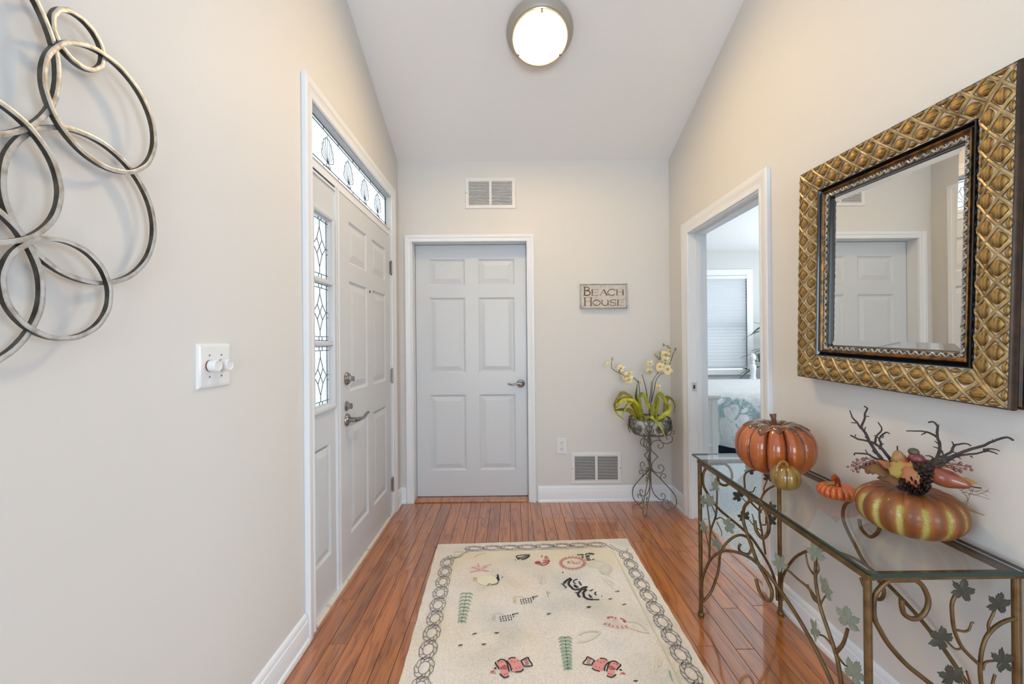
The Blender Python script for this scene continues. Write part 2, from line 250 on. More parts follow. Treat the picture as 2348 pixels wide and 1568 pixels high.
# ------------------------------------------------------------------ measured outlines, metres
RUG = [('starfish','p','pale_pink',0,[(-.173,2.303),(-.188,2.348),(-.194,2.348),(-.184,2.3),(-.222,2.318),(-.225,2.308),(-.184,2.289),(-.228,2.259),(-.224,2.251),(-.171,2.275),(-.129,2.261),(-.122,2.267),(-.161,2.289),(-.112,2.334),(-.116,2.339)]),('starfish','l','coral',.004,[(-.223,2.306),(-.191,2.291),(-.172,2.282)]),('starfish','l','coral',.004,[(-.192,2.346),(-.186,2.325),(-.183,2.303)]),('starfish','l','coral',.004,[(-.16,2.31),(-.132,2.325),(-.112,2.335)]),('starfish','l','coral',.004,[(-.226,2.255),(-.204,2.264),(-.172,2.281)]),('starfish','l','coral',.004,[(-.164,2.278),(-.144,2.266),(-.124,2.263)]),('starfish','l','coral',.004,[(-.161,2.292),(-.139,2.309)]),('starfish','l','coral',.004,[(-.217,2.411),(-.195,2.442),(-.176,2.451),(-.154,2.457)]),('striped_shell','l','black',.006,[(.047,2.386),(.031,2.401),(.028,2.417),(.039,2.427),(.08,2.433),(.084,2.44)]),('striped_shell','l','black',.006,[(.054,2.378),(.078,2.386),(.104,2.419),(.102,2.435),(.09,2.432)]),('striped_shell','l','black',.006,[(.035,2.405),(.063,2.408),(.096,2.432)]),('striped_shell','l','black',.006,[(.043,2.392),(.071,2.396),(.102,2.423)]),('striped_shell','l','black',.005,[(.017,2.377),(.027,2.374)]),('striped_shell','l','black',.005,[(.033,2.39),(.042,2.378)]),('red_fish','p','dark_red',0,[(.166,2.346),(.163,2.337),(.156,2.331),(.148,2.328),(.139,2.331),(.133,2.338),(.131,2.346),(.134,2.355),(.141,2.361),(.15,2.364),(.159,2.361),(.165,2.354)]),('red_fish','l','dark_red',.008,[(.157,2.324),(.18,2.319),(.2,2.334),(.217,2.367)]),('red_fish','l','red',.006,[(.165,2.33),(.191,2.356),(.217,2.37)]),('red_fish','l','red',.006,[(.18,2.367),(.2,2.376),(.216,2.373)]),('red_fish','l','red',.006,[(.189,2.39),(.204,2.399),(.215,2.391)]),('red_fish','l','red',.006,[(.191,2.405),(.202,2.414),(.21,2.411)]),('red_fish','l','red',.006,[(.178,2.427),(.178,2.417),(.171,2.406)]),('red_fish','l','red',.006,[(.181,2.341),(.202,2.351)]),('coral_flower','l','coral',.005,[(.402,2.336),(.419,2.326),(.397,2.321),(.41,2.306),(.388,2.308),(.395,2.29),(.375,2.297),(.376,2.277),(.361,2.289),(.355,2.269),(.345,2.285),(.334,2.267),(.329,2.286),(.313,2.27),(.314,2.29),(.295,2.279),(.302,2.299),(.28,2.292),(.293,2.31),(.27,2.309),(.288,2.324),(.267,2.329),(.287,2.339),(.269,2.35),(.292,2.354),(.278,2.37),(.3,2.368),(.292,2.388),(.313,2.38),(.311,2.402),(.328,2.388),(.333,2.41),(.345,2.392),(.356,2.413),(.361,2.392),(.378,2.409),(.377,2.387),(.397,2.4),(.389,2.378),(.412,2.385),(.398,2.366),(.421,2.367),(.402,2.352),(.423,2.346),(.402,2.336)]),('coral_flower','l','coral',.005,[(.315,2.346),(.328,2.357),(.319,2.338),(.335,2.34)]),('coral_flower','l','coral',.005,[(.343,2.364),(.346,2.345),(.358,2.348)]),('coral_flower','l','coral',.005,[(.344,2.334),(.363,2.33),(.373,2.344)]),('coral_flower','l','coral',.005,[(.38,2.33),(.39,2.355)]),('coral_flower','l','coral',.003,[(.401,2.329),(.411,2.327)]),('coral_flower','l','coral',.003,[(.394,2.315),(.403,2.311)]),('coral_flower','l','coral',.003,[(.383,2.303),(.39,2.296)]),('coral_flower','l','coral',.003,[(.369,2.294),(.373,2.285)]),('coral_flower','l','coral',.003,[(.353,2.288),(.355,2.279)]),('coral_flower','l','coral',.003,[(.337,2.287),(.335,2.277)]),('coral_flower','l','coral',.003,[(.321,2.289),(.317,2.28)]),('coral_flower','l','coral',.003,[(.307,2.295),(.3,2.287)]),('coral_flower','l','coral',.003,[(.296,2.305),(.287,2.299)]),('coral_flower','l','coral',.003,[(.289,2.317),(.279,2.313)]),('coral_flower','l','coral',.003,[(.286,2.332),(.275,2.33)]),('coral_flower','l','coral',.003,[(.288,2.347),(.277,2.348)]),('coral_flower','l','coral',.003,[(.295,2.361),(.285,2.365)]),('coral_flower','l','coral',.003,[(.305,2.374),(.298,2.381)]),('coral_flower','l','coral',.003,[(.319,2.383),(.315,2.392)]),('coral_flower','l','coral',.003,[(.336,2.389),(.334,2.4)]),('coral_flower','l','coral',.003,[(.353,2.391),(.354,2.402)]),('coral_flower','l','coral',.003,[(.369,2.389),(.374,2.399)]),('coral_flower','l','coral',.003,[(.383,2.382),(.391,2.391)]),('coral_flower','l','coral',.003,[(.394,2.372),(.404,2.378)]),('coral_flower','l','coral',.003,[(.401,2.358),(.412,2.363)]),('coral_flower','l','coral',.003,[(.403,2.344),(.414,2.345)]),('small_shell','l','black',.008,[(.386,2.43),(.398,2.422)]),('small_shell','l','black',.008,[(.406,2.433),(.403,2.422)]),('small_shell','l','black',.008,[(.412,2.433),(.422,2.425)]),('small_shell','l','black',.008,[(.409,2.415),(.42,2.409)]),('small_shell','l','black',.008,[(.406,2.398),(.417,2.392)]),('small_shell','l','black',.008,[(.431,2.423),(.443,2.437),(.452,2.436)]),('small_shell','l','black',.008,[(.432,2.409),(.457,2.418)]),('small_shell','l','black',.008,[(.43,2.399),(.454,2.402)]),('small_shell','l','black',.008,[(.426,2.38),(.451,2.384)]),('small_shell','l','black',.008,[(.429,2.365),(.454,2.369)]),('small_shell','l','black',.008,[(.454,2.432),(.465,2.447)]),('small_shell','l','black',.008,[(.464,2.428),(.477,2.445)]),('small_shell','l','black',.008,[(.474,2.423),(.485,2.437)]),('small_shell','l','black',.008,[(.46,2.371),(.475,2.373)]),('grey_shell','p','grey_olive',0,[(.553,2.266),(.546,2.246),(.534,2.23),(.519,2.219),(.505,2.216),(.492,2.22),(.483,2.231),(.478,2.248),(.48,2.267),(.487,2.287),(.499,2.304),(.514,2.316),(.529,2.32),(.542,2.315),(.552,2.303),(.555,2.286)]),('grey_shell','p','pale_grey',0,[(.539,2.273),(.533,2.259),(.524,2.249),(.514,2.243),(.504,2.243),(.497,2.249),(.493,2.26),(.494,2.274),(.499,2.288),(.508,2.299),(.518,2.305),(.529,2.305),(.536,2.298),(.54,2.287)]),('grey_shell','l','olive',.006,[(.518,2.219),(.527,2.187)]),('grey_shell','l','olive',.006,[(.48,2.181),(.512,2.098)]),('grey_shell','l','olive',.006,[(.502,2.171),(.526,2.131)]),('butterfly_shell','l','black',.012,[(.313,2.188),(.288,2.167),(.27,2.142)]),('butterfly_shell','l','black',.012,[(.342,2.09),(.316,2.085),(.301,2.108),(.292,2.133)]),('butterfly_shell','l','black',.012,[(.315,2.177),(.299,2.154),(.292,2.133)]),('butterfly_shell','l','black',.012,[(.386,2.107),(.365,2.103),(.344,2.084)]),('butterfly_shell','l','black',.012,[(.355,2.049),(.354,2.025),(.368,2.007),(.393,2.002)]),('butterfly_shell','l','black',.012,[(.377,2.086),(.357,2.061),(.353,2.047)]),('butterfly_shell','l','black',.012,[(.327,2.053),(.327,2.036),(.333,2.022)]),('butterfly_shell','l','black',.012,[(.346,2.078),(.327,2.053)]),('butterfly_shell','l','black',.007,[(.27,2.142),(.266,2.13),(.27,2.115),(.278,2.1)]),('butterfly_shell','l','black',.007,[(.346,2.178),(.327,2.166),(.321,2.148),(.33,2.135)]),('butterfly_shell','l','black',.007,[(.378,2.101),(.361,2.084),(.347,2.08)]),('butterfly_shell','l','black',.007,[(.393,2.002),(.423,2.001)]),('butterfly_shell','l','black',.007,[(.254,2.135),(.261,2.133)]),('butterfly_shell','l','black',.007,[(.315,2.063),(.324,2.06)]),('butterfly_shell','p','black',0,[(.317,2.128),(.327,2.128),(.341,2.106),(.326,2.099),(.316,2.111)]),('butterfly_shell','p','black',0,[(.345,2.156),(.354,2.156),(.36,2.123),(.352,2.119)]),('butterfly_shell','p','black',0,[(.376,2.046),(.384,2.042),(.395,2.021),(.381,2.017)]),('butterfly_shell','p','black',0,[(.383,2.076),(.396,2.068),(.412,2.085),(.407,2.087),(.393,2.077),(.388,2.079)]),('butterfly_shell','p','black',0,[(.407,2.051),(.414,2.064),(.425,2.066),(.416,2.054),(.419,2.031),(.41,2.039)]),('footprint#1','l','black',.005,[(.516,2.064),(.522,2.064)]),('footprint#1','l','black',.005,[(.528,2.071),(.526,2.059)]),('footprint#1','l','black',.005,[(.533,2.071),(.537,2.065)]),('footprint#2','l','black',.005,[(.467,2.007),(.472,2.003)]),('footprint#2','l','black',.005,[(.477,2.01),(.475,1.999)]),('footprint#2','l','black',.005,[(.482,2.01),(.486,2.005)]),('footprint#3','l','black',.005,[(.522,1.961),(.527,1.96)]),('footprint#3','l','black',.005,[(.532,1.967),(.531,1.957)]),('footprint#3','l','black',.005,[(.538,1.968),(.541,1.962)]),('footprint#4','l','black',.005,[(.353,1.95),(.358,1.946)]),('footprint#4','l','black',.005,[(.362,1.953),(.361,1.942)]),('footprint#4','l','black',.005,[(.367,1.953),(.371,1.948)]),('footprint#5','p','black',0,[(.271,2.239),(.278,2.25),(.282,2.239)]),('footprint#6','p','black',0,[(.438,2.031),(.443,2.034),(.445,2.027),(.439,2.025)]),('footprint#7','l','black',.005,[(-.171,1.776),(-.166,1.776)]),('footprint#7','l','black',.005,[(-.163,1.782),(-.161,1.773)]),('footprint#7','l','black',.005,[(-.158,1.782),(-.153,1.777)]),('footprint#8','l','black',.005,[(-.075,1.783),(-.069,1.779)]),('footprint#8','l','black',.005,[(-.067,1.785),(-.065,1.776)]),('footprint#8','l','black',.005,[(-.062,1.785),(-.057,1.781)]),('footprint#9','l','black',.005,[(-.223,1.71),(-.218,1.709)]),('footprint#9','l','black',.005,[(-.216,1.715),(-.214,1.707)]),('footprint#9','l','black',.005,[(-.211,1.715),(-.206,1.71)]),('footprint#10','l','black',.005,[(-.127,1.716),(-.122,1.713)]),('footprint#10','l','black',.005,[(-.119,1.718),(-.118,1.71)]),('footprint#10','l','black',.005,[(-.115,1.719),(-.11,1.715)]),('footprint#11','l','black',.005,[(.158,1.9),(.164,1.9)]),('footprint#11','l','black',.005,[(.168,1.907),(.168,1.896)]),('footprint#11','l','black',.005,[(.173,1.907),(.178,1.901)]),('footprint#12','l','black',.005,[(.35,1.943),(.356,1.943)]),('footprint#12','l','black',.005,[(.361,1.95),(.36,1.939)]),('footprint#12','l','black',.005,[(.366,1.95),(.37,1.944)]),('footprint#13','l','black',.005,[(.444,1.52),(.448,1.518)]),('footprint#13','l','black',.005,[(.452,1.522),(.451,1.515)]),('footprint#13','l','black',.005,[(.456,1.522),(.459,1.519)]),('fern#14','l','fern_green',.004,[(-.226,2.07),(-.226,1.842)]),('fern#14','l','fern_green',.0065,[(-.226,2.062),(-.245,2.067),(-.26,2.048)]),('fern#14','l','fern_green',.0065,[(-.226,2.062),(-.209,2.066),(-.189,2.047)]),('fern#14','l','fern_green',.0065,[(-.226,2.034),(-.243,2.038),(-.258,2.021)]),('fern#14','l','fern_green',.0065,[(-.226,2.034),(-.21,2.038),(-.191,2.019)]),('fern#14','l','fern_green',.0065,[(-.226,2.006),(-.242,2.011),(-.256,1.994)]),('fern#14','l','fern_green',.0065,[(-.226,2.006),(-.211,2.011),(-.193,1.993)]),('fern#14','l','fern_green',.0065,[(-.226,1.98),(-.241,1.985),(-.254,1.968)]),('fern#14','l','fern_green',.0065,[(-.226,1.98),(-.212,1.984),(-.195,1.967)]),('fern#14','l','fern_green',.0065,[(-.226,1.954),(-.24,1.959),(-.252,1.942)]),('fern#14','l','fern_green',.0065,[(-.226,1.954),(-.213,1.958),(-.198,1.941)]),('fern#14','l','fern_green',.0065,[(-.226,1.929),(-.239,1.933),(-.249,1.918)]),('fern#14','l','fern_green',.0065,[(-.226,1.929),(-.214,1.933),(-.2,1.917)]),('fern#14','l','fern_green',.0065,[(-.226,1.905),(-.238,1.909),(-.247,1.893)]),('fern#14','l','fern_green',.0065,[(-.226,1.905),(-.215,1.908),(-.201,1.892)]),('fern#14','l','fern_green',.0065,[(-.226,1.881),(-.237,1.885),(-.245,1.87)]),('fern#14','l','fern_green',.0065,[(-.226,1.881),(-.216,1.885),(-.203,1.869)]),('fern#14','l','fern_green',.0065,[(-.226,1.858),(-.236,1.862),(-.244,1.847)]),('fern#14','l','fern_green',.0065,[(-.226,1.858),(-.216,1.861),(-.205,1.846)]),('fern#15','l','fern_green',.004,[(.223,1.753),(.211,1.571)]),('fern#15','l','fern_green',.0065,[(.223,1.747),(.208,1.75),(.191,1.737)]),('fern#15','l','fern_green',.0065,[(.223,1.747),(.238,1.75),(.252,1.736)]),('fern#15','l','fern_green',.0065,[(.221,1.727),(.207,1.73),(.191,1.718)]),('fern#15','l','fern_green',.0065,[(.221,1.727),(.236,1.73),(.249,1.717)]),('fern#15','l','fern_green',.0065,[(.22,1.707),(.207,1.711),(.192,1.698)]),('fern#15','l','fern_green',.0065,[(.22,1.707),(.234,1.71),(.246,1.697)]),('fern#15','l','fern_green',.0065,[(.219,1.688),(.206,1.692),(.192,1.679)]),('fern#15','l','fern_green',.0065,[(.219,1.688),(.232,1.691),(.243,1.679)]),('fern#15','l','fern_green',.0065,[(.218,1.67),(.206,1.673),(.193,1.661)]),('fern#15','l','fern_green',.0065,[(.218,1.67),(.23,1.672),(.24,1.66)]),('fern#15','l','fern_green',.0065,[(.216,1.651),(.206,1.655),(.193,1.643)]),('fern#15','l','fern_green',.0065,[(.216,1.651),(.228,1.654),(.237,1.642)]),('fern#15','l','fern_green',.0065,[(.215,1.634),(.205,1.637),(.193,1.625)]),('fern#15','l','fern_green',.0065,[(.215,1.634),(.226,1.636),(.235,1.624)]),('fern#15','l','fern_green',.0065,[(.214,1.616),(.205,1.619),(.194,1.608)]),('fern#15','l','fern_green',.0065,[(.214,1.616),(.224,1.619),(.232,1.607)]),('fern#15','l','fern_green',.0065,[(.213,1.599),(.204,1.602),(.194,1.591)]),('fern#15','l','fern_green',.0065,[(.213,1.599),(.222,1.602),(.229,1.59)]),('fern#15','l','fern_green',.0065,[(.212,1.582),(.204,1.585),(.194,1.574)]),('fern#15','l','fern_green',.0065,[(.212,1.582),(.22,1.585),(.227,1.574)]),('speckled_shell#16','l','black',.005,[(.041,2.012),(.042,2.005)]),('speckled_shell#16','l','black',.005,[(.053,2.015),(.056,2.007)]),('speckled_shell#16','l','black',.005,[(.065,2.018),(.066,2.01)]),('speckled_shell#16','l','black',.005,[(.077,2.021),(.08,2.013)]),('speckled_shell#16','l','black',.005,[(.089,2.024),(.09,2.016)]),('speckled_shell#16','l','black',.005,[(.102,2.031),(.105,2.024)]),('speckled_shell#16','l','black',.005,[(.043,1.997),(.046,1.99)]),('speckled_shell#16','l','black',.005,[(.055,2.0),(.056,1.993)]),('speckled_shell#16','l','black',.005,[(.067,2.003),(.07,1.995)]),('speckled_shell#16','l','black',.005,[(.079,2.006),(.08,1.998)]),('speckled_shell#16','l','black',.005,[(.091,2.009),(.094,2.001)]),('speckled_shell#16','l','black',.005,[(.104,2.016),(.105,2.009)]),('speckled_shell#16','l','black',.005,[(.045,1.982),(.046,1.975)]),('speckled_shell#16','l','black',.005,[(.057,1.985),(.06,1.978)]),('speckled_shell#16','l','black',.005,[(.069,1.988),(.07,1.981)]),('speckled_shell#16','l','black',.005,[(.081,1.991),(.084,1.984)]),('speckled_shell#16','l','black',.005,[(.093,1.994),(.094,1.986)]),('speckled_shell#16','l','black',.006,[(.098,2.029),(.102,2.024)]),('speckled_shell#16','l','black',.006,[(.107,2.032),(.11,2.027)]),('speckled_shell#16','l','black',.006,[(.115,2.035),(.119,2.031)]),('speckled_shell#16','l','black',.006,[(.123,2.038),(.127,2.034)]),('speckled_shell#16','l','pale_olive',.004,[(.008,2.032),(.013,2.023)]),('speckled_shell#16','l','pale_olive',.004,[(.015,2.037),(.02,2.029)]),('speckled_shell#16','l','pale_olive',.004,[(.023,2.041),(.027,2.033)]),('speckled_shell#16','l','pale_olive',.004,[(.03,2.042),(.035,2.035)]),('speckled_shell#16','l','pale_olive',.004,[(.037,2.041),(.042,2.034)]),('speckled_shell#16','l','pale_olive',.004,[(.045,2.038),(.05,2.03)]),('speckled_shell#16','l','pale_olive',.004,[(.052,2.032),(.057,2.024)]),('speckled_shell#16','l','pale_olive',.004,[(.059,2.027),(.064,2.018)]),('speckled_shell#16','l','pale_olive',.004,[(.006,2.021),(.022,2.017)]),('speckled_shell#16','l','pale_olive',.004,[(.006,2.013),(.022,2.01)]),('speckled_shell#16','l','pale_olive',.004,[(.006,2.006),(.022,2.002)]),('speckled_shell#16','l','pale_olive',.004,[(.006,1.998),(.022,1.995)]),('speckled_shell#16','l','pale_olive',.004,[(.006,1.991),(.022,1.987)]),('speckled_shell#17','l','black',.005,[(-.056,1.886),(-.055,1.879)]),('speckled_shell#17','l','black',.005,[(-.045,1.889),(-.041,1.882)]),('speckled_shell#17','l','black',.005,[(-.033,1.892),(-.031,1.885)]),('speckled_shell#17','l','black',.005,[(-.021,1.895),(-.018,1.888)]),('speckled_shell#17','l','black',.005,[(-.009,1.897),(-.008,1.89)]),('speckled_shell#17','l','black',.005,[(.003,1.904),(.006,1.897)]),('speckled_shell#17','l','black',.005,[(-.054,1.872),(-.05,1.865)]),('speckled_shell#17','l','black',.005,[(-.042,1.875),(-.04,1.868)]),('speckled_shell#17','l','black',.005,[(-.03,1.878),(-.027,1.871)]),('speckled_shell#17','l','black',.005,[(-.018,1.881),(-.017,1.874)]),('speckled_shell#17','l','black',.005,[(-.006,1.883),(-.003,1.876)]),('speckled_shell#17','l','black',.005,[(.006,1.89),(.007,1.883)]),('speckled_shell#17','l','black',.005,[(-.051,1.859),(-.049,1.852)]),('speckled_shell#17','l','black',.005,[(-.039,1.861),(-.036,1.855)]),('speckled_shell#17','l','black',.005,[(-.027,1.864),(-.026,1.857)]),('speckled_shell#17','l','black',.005,[(-.016,1.867),(-.012,1.86)]),('speckled_shell#17','l','black',.005,[(-.004,1.869),(-.003,1.863)]),('speckled_shell#17','l','black',.006,[(-.0,1.902),(.004,1.898)]),('speckled_shell#17','l','black',.006,[(.008,1.905),(.012,1.901)]),('speckled_shell#17','l','black',.006,[(.016,1.908),(.02,1.903)]),('speckled_shell#17','l','black',.006,[(.024,1.91),(.028,1.906)]),('speckled_shell#17','l','pale_olive',.004,[(-.09,1.905),(-.085,1.897)]),('speckled_shell#17','l','pale_olive',.004,[(-.083,1.909),(-.078,1.902)]),('speckled_shell#17','l','pale_olive',.004,[(-.076,1.913),(-.071,1.906)]),('speckled_shell#17','l','pale_olive',.004,[(-.069,1.914),(-.063,1.908)]),('speckled_shell#17','l','pale_olive',.004,[(-.061,1.913),(-.056,1.906)]),('speckled_shell#17','l','pale_olive',.004,[(-.054,1.91),(-.049,1.903)]),('speckled_shell#17','l','pale_olive',.004,[(-.046,1.905),(-.041,1.898)]),('speckled_shell#17','l','pale_olive',.004,[(-.039,1.9),(-.034,1.892)]),('speckled_shell#17','l','pale_olive',.004,[(-.091,1.894),(-.075,1.891)]),('speckled_shell#17','l','pale_olive',.004,[(-.091,1.887),(-.075,1.884)]),('speckled_shell#17','l','pale_olive',.004,[(-.091,1.881),(-.074,1.877)]),('speckled_shell#17','l','pale_olive',.004,[(-.091,1.874),(-.074,1.87)]),('speckled_shell#17','l','pale_olive',.004,[(-.09,1.867),(-.074,1.863)]),('fan_shell','l','coral',.009,[(.404,1.826),(.418,1.835)]),('fan_shell','l','coral',.009,[(.422,1.814),(.432,1.828)]),('fan_shell','l','coral',.009,[(.439,1.807),(.442,1.817)]),('fan_shell','l','coral',.009,[(.46,1.816),(.46,1.799)]),('fan_shell','l','coral',.009,[(.478,1.813),(.482,1.798)]),('fan_shell','l','coral',.009,[(.497,1.818),(.503,1.802)]),('fan_shell','l','red',.007,[(.432,1.862),(.435,1.873),(.458,1.873)]),('fan_shell','l','red',.007,[(.487,1.866),(.498,1.858),(.503,1.851)]),('fan_shell','p','dark_red',0,[(.492,1.846),(.506,1.851),(.509,1.84),(.501,1.835)]),('fan_shell','l','pale_pink',.004,[(.467,1.869),(.429,1.833)]),('fan_shell','l','pale_pink',.004,[(.467,1.869),(.443,1.82)]),('fan_shell','l','pale_pink',.004,[(.467,1.869),(.464,1.82)]),('fan_shell','l','pale_pink',.004,[(.467,1.869),(.484,1.817)]),('razor_shell','l','pale_olive',.01,[(.514,1.841),(.547,1.843),(.568,1.828),(.586,1.779),(.561,1.777),(.535,1.792),(.511,1.808)]),('razor_shell','l','pale_olive',.01,[(.282,1.761),(.313,1.782),(.373,1.783),(.358,1.759),(.319,1.73),(.272,1.719)]),('crab#18','p','pink',0,[(-.066,1.619),(-.05,1.629),(-.029,1.627),(-.022,1.609),(-.02,1.59),(-.041,1.597),(-.049,1.586),(-.06,1.606)]),('crab#18','p','pink',0,[(-.023,1.625),(-.01,1.639),(.012,1.64),(.029,1.627),(.04,1.606),(.041,1.585),(.028,1.573),(.0,1.57),(-.009,1.589),(-.016,1.611)]),('crab#18','p','pink',0,[(-.046,1.58),(-.027,1.583),(-.015,1.572),(-.015,1.552),(-.028,1.543),(-.04,1.552)]),('crab#18','p','pink',0,[(-.086,1.568),(-.075,1.582),(-.064,1.575),(-.062,1.563)]),('crab#18','l','black',.005,[(-.066,1.619),(-.067,1.612),(-.058,1.597),(-.051,1.583)]),('crab#18','l','black',.005,[(-.029,1.627),(-.02,1.608),(-.016,1.586),(-.013,1.57)]),('crab#18','l','black',.005,[(-.023,1.624),(-.009,1.6),(-.005,1.574)]),('crab#18','l','black',.005,[(.032,1.625),(.04,1.606),(.044,1.595)]),('crab#18','l','black',.005,[(.035,1.625),(.06,1.64),(.065,1.626),(.076,1.599),(.045,1.595)]),('crab#18','l','black',.005,[(-.049,1.562),(-.038,1.549),(-.028,1.543),(-.013,1.55)]),('crab#18','l','black',.005,[(-.07,1.585),(-.066,1.59),(-.063,1.585)]),('crab#18','l','black',.005,[(.011,1.568),(.031,1.571),(.042,1.582)]),('crab#18','l','black',.005,[(-.06,1.621),(-.045,1.632),(-.029,1.627)]),('crab#18','l','black',.005,[(-.016,1.631),(-.005,1.64),(.012,1.639)]),('crab#18','l','red',.005,[(-.047,1.587),(-.033,1.601),(-.022,1.597),(-.022,1.587),(-.044,1.587)]),('crab#18','l','red',.005,[(-.038,1.59),(-.027,1.597)]),('crab#18','l','red',.005,[(-.005,1.624),(-.001,1.619)]),('crab#18','l','red',.005,[(.006,1.618),(.01,1.614)]),('crab#18','l','red',.005,[(.018,1.625),(.022,1.621)]),('crab#18','l','red',.005,[(-.002,1.586),(.002,1.582)]),('crab#18','l','red',.005,[(.012,1.589),(.016,1.585)]),('crab#18','l','red',.005,[(.026,1.592),(.029,1.588)]),('crab#18','l','red',.005,[(-.056,1.617),(-.052,1.613)]),('crab#18','l','red',.005,[(-.044,1.621),(-.04,1.616)]),('crab#18','l','red',.005,[(-.032,1.56),(-.028,1.556)]),('crab#18','l','red',.005,[(-.023,1.564),(-.019,1.559)]),('crab#18','l','red',.005,[(.046,1.626),(.059,1.63)]),('crab#18','l','red',.005,[(.048,1.615),(.061,1.619)]),('crab#18','l','red',.005,[(.049,1.605),(.063,1.608)]),('crab#18','l','red',.005,[(-.083,1.57),(-.071,1.573)]),('crab#19','p','pink',0,[(.416,1.6),(.404,1.612),(.382,1.613),(.372,1.598),(.366,1.58),(.388,1.584),(.393,1.572),(.408,1.589)]),('crab#19','p','pink',0,[(.376,1.612),(.367,1.627),(.345,1.632),(.325,1.622),(.31,1.605),(.305,1.586),(.315,1.573),(.341,1.566),(.355,1.582),(.366,1.6)]),('crab#19','p','pink',0,[(.389,1.567),(.371,1.574),(.357,1.565),(.352,1.546),(.364,1.537),(.378,1.543)]),('crab#19','p','pink',0,[(.425,1.55),(.418,1.564),(.406,1.56),(.401,1.549)]),('crab#19','l','black',.005,[(.416,1.6),(.416,1.593),(.404,1.581),(.394,1.57)]),('crab#19','l','black',.005,[(.382,1.613),(.37,1.597),(.361,1.578),(.355,1.564)]),('crab#19','l','black',.005,[(.376,1.611),(.357,1.592),(.348,1.568)]),('crab#19','l','black',.005,[(.322,1.621),(.31,1.605),(.304,1.595)]),('crab#19','l','black',.005,[(.319,1.621),(.298,1.639),(.29,1.627),(.273,1.604),(.303,1.596)]),('crab#19','l','black',.005,[(.388,1.551),(.374,1.54),(.364,1.537),(.351,1.545)]),('crab#19','l','black',.005,[(.413,1.568),(.411,1.573),(.406,1.569)]),('crab#19','l','black',.005,[(.33,1.566),(.312,1.572),(.303,1.583)]),('crab#19','l','black',.005,[(.411,1.602),(.399,1.615),(.382,1.613)]),('crab#19','l','black',.005,[(.371,1.619),(.361,1.628),(.344,1.631)]),('crab#19','l','red',.005,[(.391,1.574),(.381,1.589),(.369,1.587),(.367,1.578),(.388,1.574)]),('crab#19','l','red',.005,[(.384,1.578),(.374,1.586)]),('crab#19','l','red',.005,[(.358,1.614),(.353,1.61)]),('crab#19','l','red',.005,[(.346,1.61),(.341,1.607)]),('crab#19','l','red',.005,[(.336,1.619),(.331,1.615)]),('crab#19','l','red',.005,[(.347,1.58),(.343,1.576)]),('crab#19','l','red',.005,[(.334,1.585),(.33,1.582)]),('crab#19','l','red',.005,[(.321,1.59),(.317,1.587)]),('crab#19','l','red',.005,[(.406,1.6),(.401,1.596)]),('crab#19','l','red',.005,[(.396,1.605),(.391,1.601)]),('crab#19','l','red',.005,[(.371,1.552),(.367,1.548)]),('crab#19','l','red',.005,[(.363,1.556),(.358,1.553)]),('crab#19','l','red',.005,[(.308,1.625),(.296,1.63)]),('crab#19','l','red',.005,[(.305,1.615),(.292,1.62)]),('crab#19','l','red',.005,[(.301,1.605),(.288,1.61)]),('crab#19','l','red',.005,[(.423,1.552),(.412,1.557)]),('seaweed','l','olive',.006,[(.16,2.31),(.161,2.247),(.144,2.176)]),('seaweed','l','olive',.006,[(.194,2.312),(.184,2.22),(.182,2.138)]),('seaweed','l','olive',.006,[(.183,2.316),(.181,2.247),(.158,2.169)]),('seaweed','l','olive',.006,[(.217,2.308),(.219,2.253),(.233,2.213)]),('seaweed','l','olive',.006,[(.459,2.346),(.43,2.296)]),('seaweed','l','olive',.006,[(.492,2.375),(.534,2.315)]),('seaweed','l','olive',.006,[(.471,2.346),(.466,2.288)]),('seaweed','l','fern_green',.004,[(.148,2.151),(.155,2.132)]),('seaweed','l','fern_green',.004,[(.175,2.073),(.177,2.023)]),('seaweed','l','fern_green',.004,[(.18,2.07),(.19,2.05)]),('seaweed','p','fern_green',0,[(.593,1.572),(.596,1.561),(.586,1.508),(.585,1.541)]),('seaweed','l','olive',.01,[(.562,1.619),(.553,1.587),(.538,1.559)]),('seaweed','l','olive',.01,[(.578,1.641),(.575,1.612),(.561,1.587)]),('yellow_shell','p','pale_yellow',0,[(-.074,2.174),(-.078,2.157),(-.089,2.142),(-.106,2.132),(-.126,2.129),(-.146,2.133),(-.164,2.144),(-.177,2.159),(-.182,2.177),(-.18,2.195),(-.169,2.21),(-.152,2.221),(-.131,2.224),(-.109,2.22),(-.091,2.209),(-.079,2.193)]),('yellow_shell','l','peach',.006,[(-.208,2.2),(-.185,2.206)]),('yellow_shell','l','peach',.006,[(-.205,2.19),(-.183,2.189)]),('yellow_shell','l','peach',.006,[(-.203,2.182),(-.184,2.177)]),('yellow_shell','p','black',0,[(-.079,2.233),(-.072,2.232),(-.063,2.174),(-.072,2.171),(-.083,2.197),(-.079,2.206)]),('yellow_shell','l','black',.004,[(-.124,2.129),(-.118,2.144),(-.101,2.137),(-.091,2.141),(-.084,2.141),(-.075,2.144),(-.07,2.165)]),('yellow_shell','l','black',.004,[(-.055,2.199),(-.046,2.209)])]
BORDER = [(-.377,2.362),(-.371,2.26),(-.366,2.173),(-.364,2.075),(-.357,1.975),(-.357,1.879),(-.354,1.783),(-.351,1.691),(-.347,1.594),(.573,2.554),(-.276,2.513),(.662,2.4),(.664,2.301),(.696,1.552)]
INNER = [(-.34,2.472),(.613,2.505)]
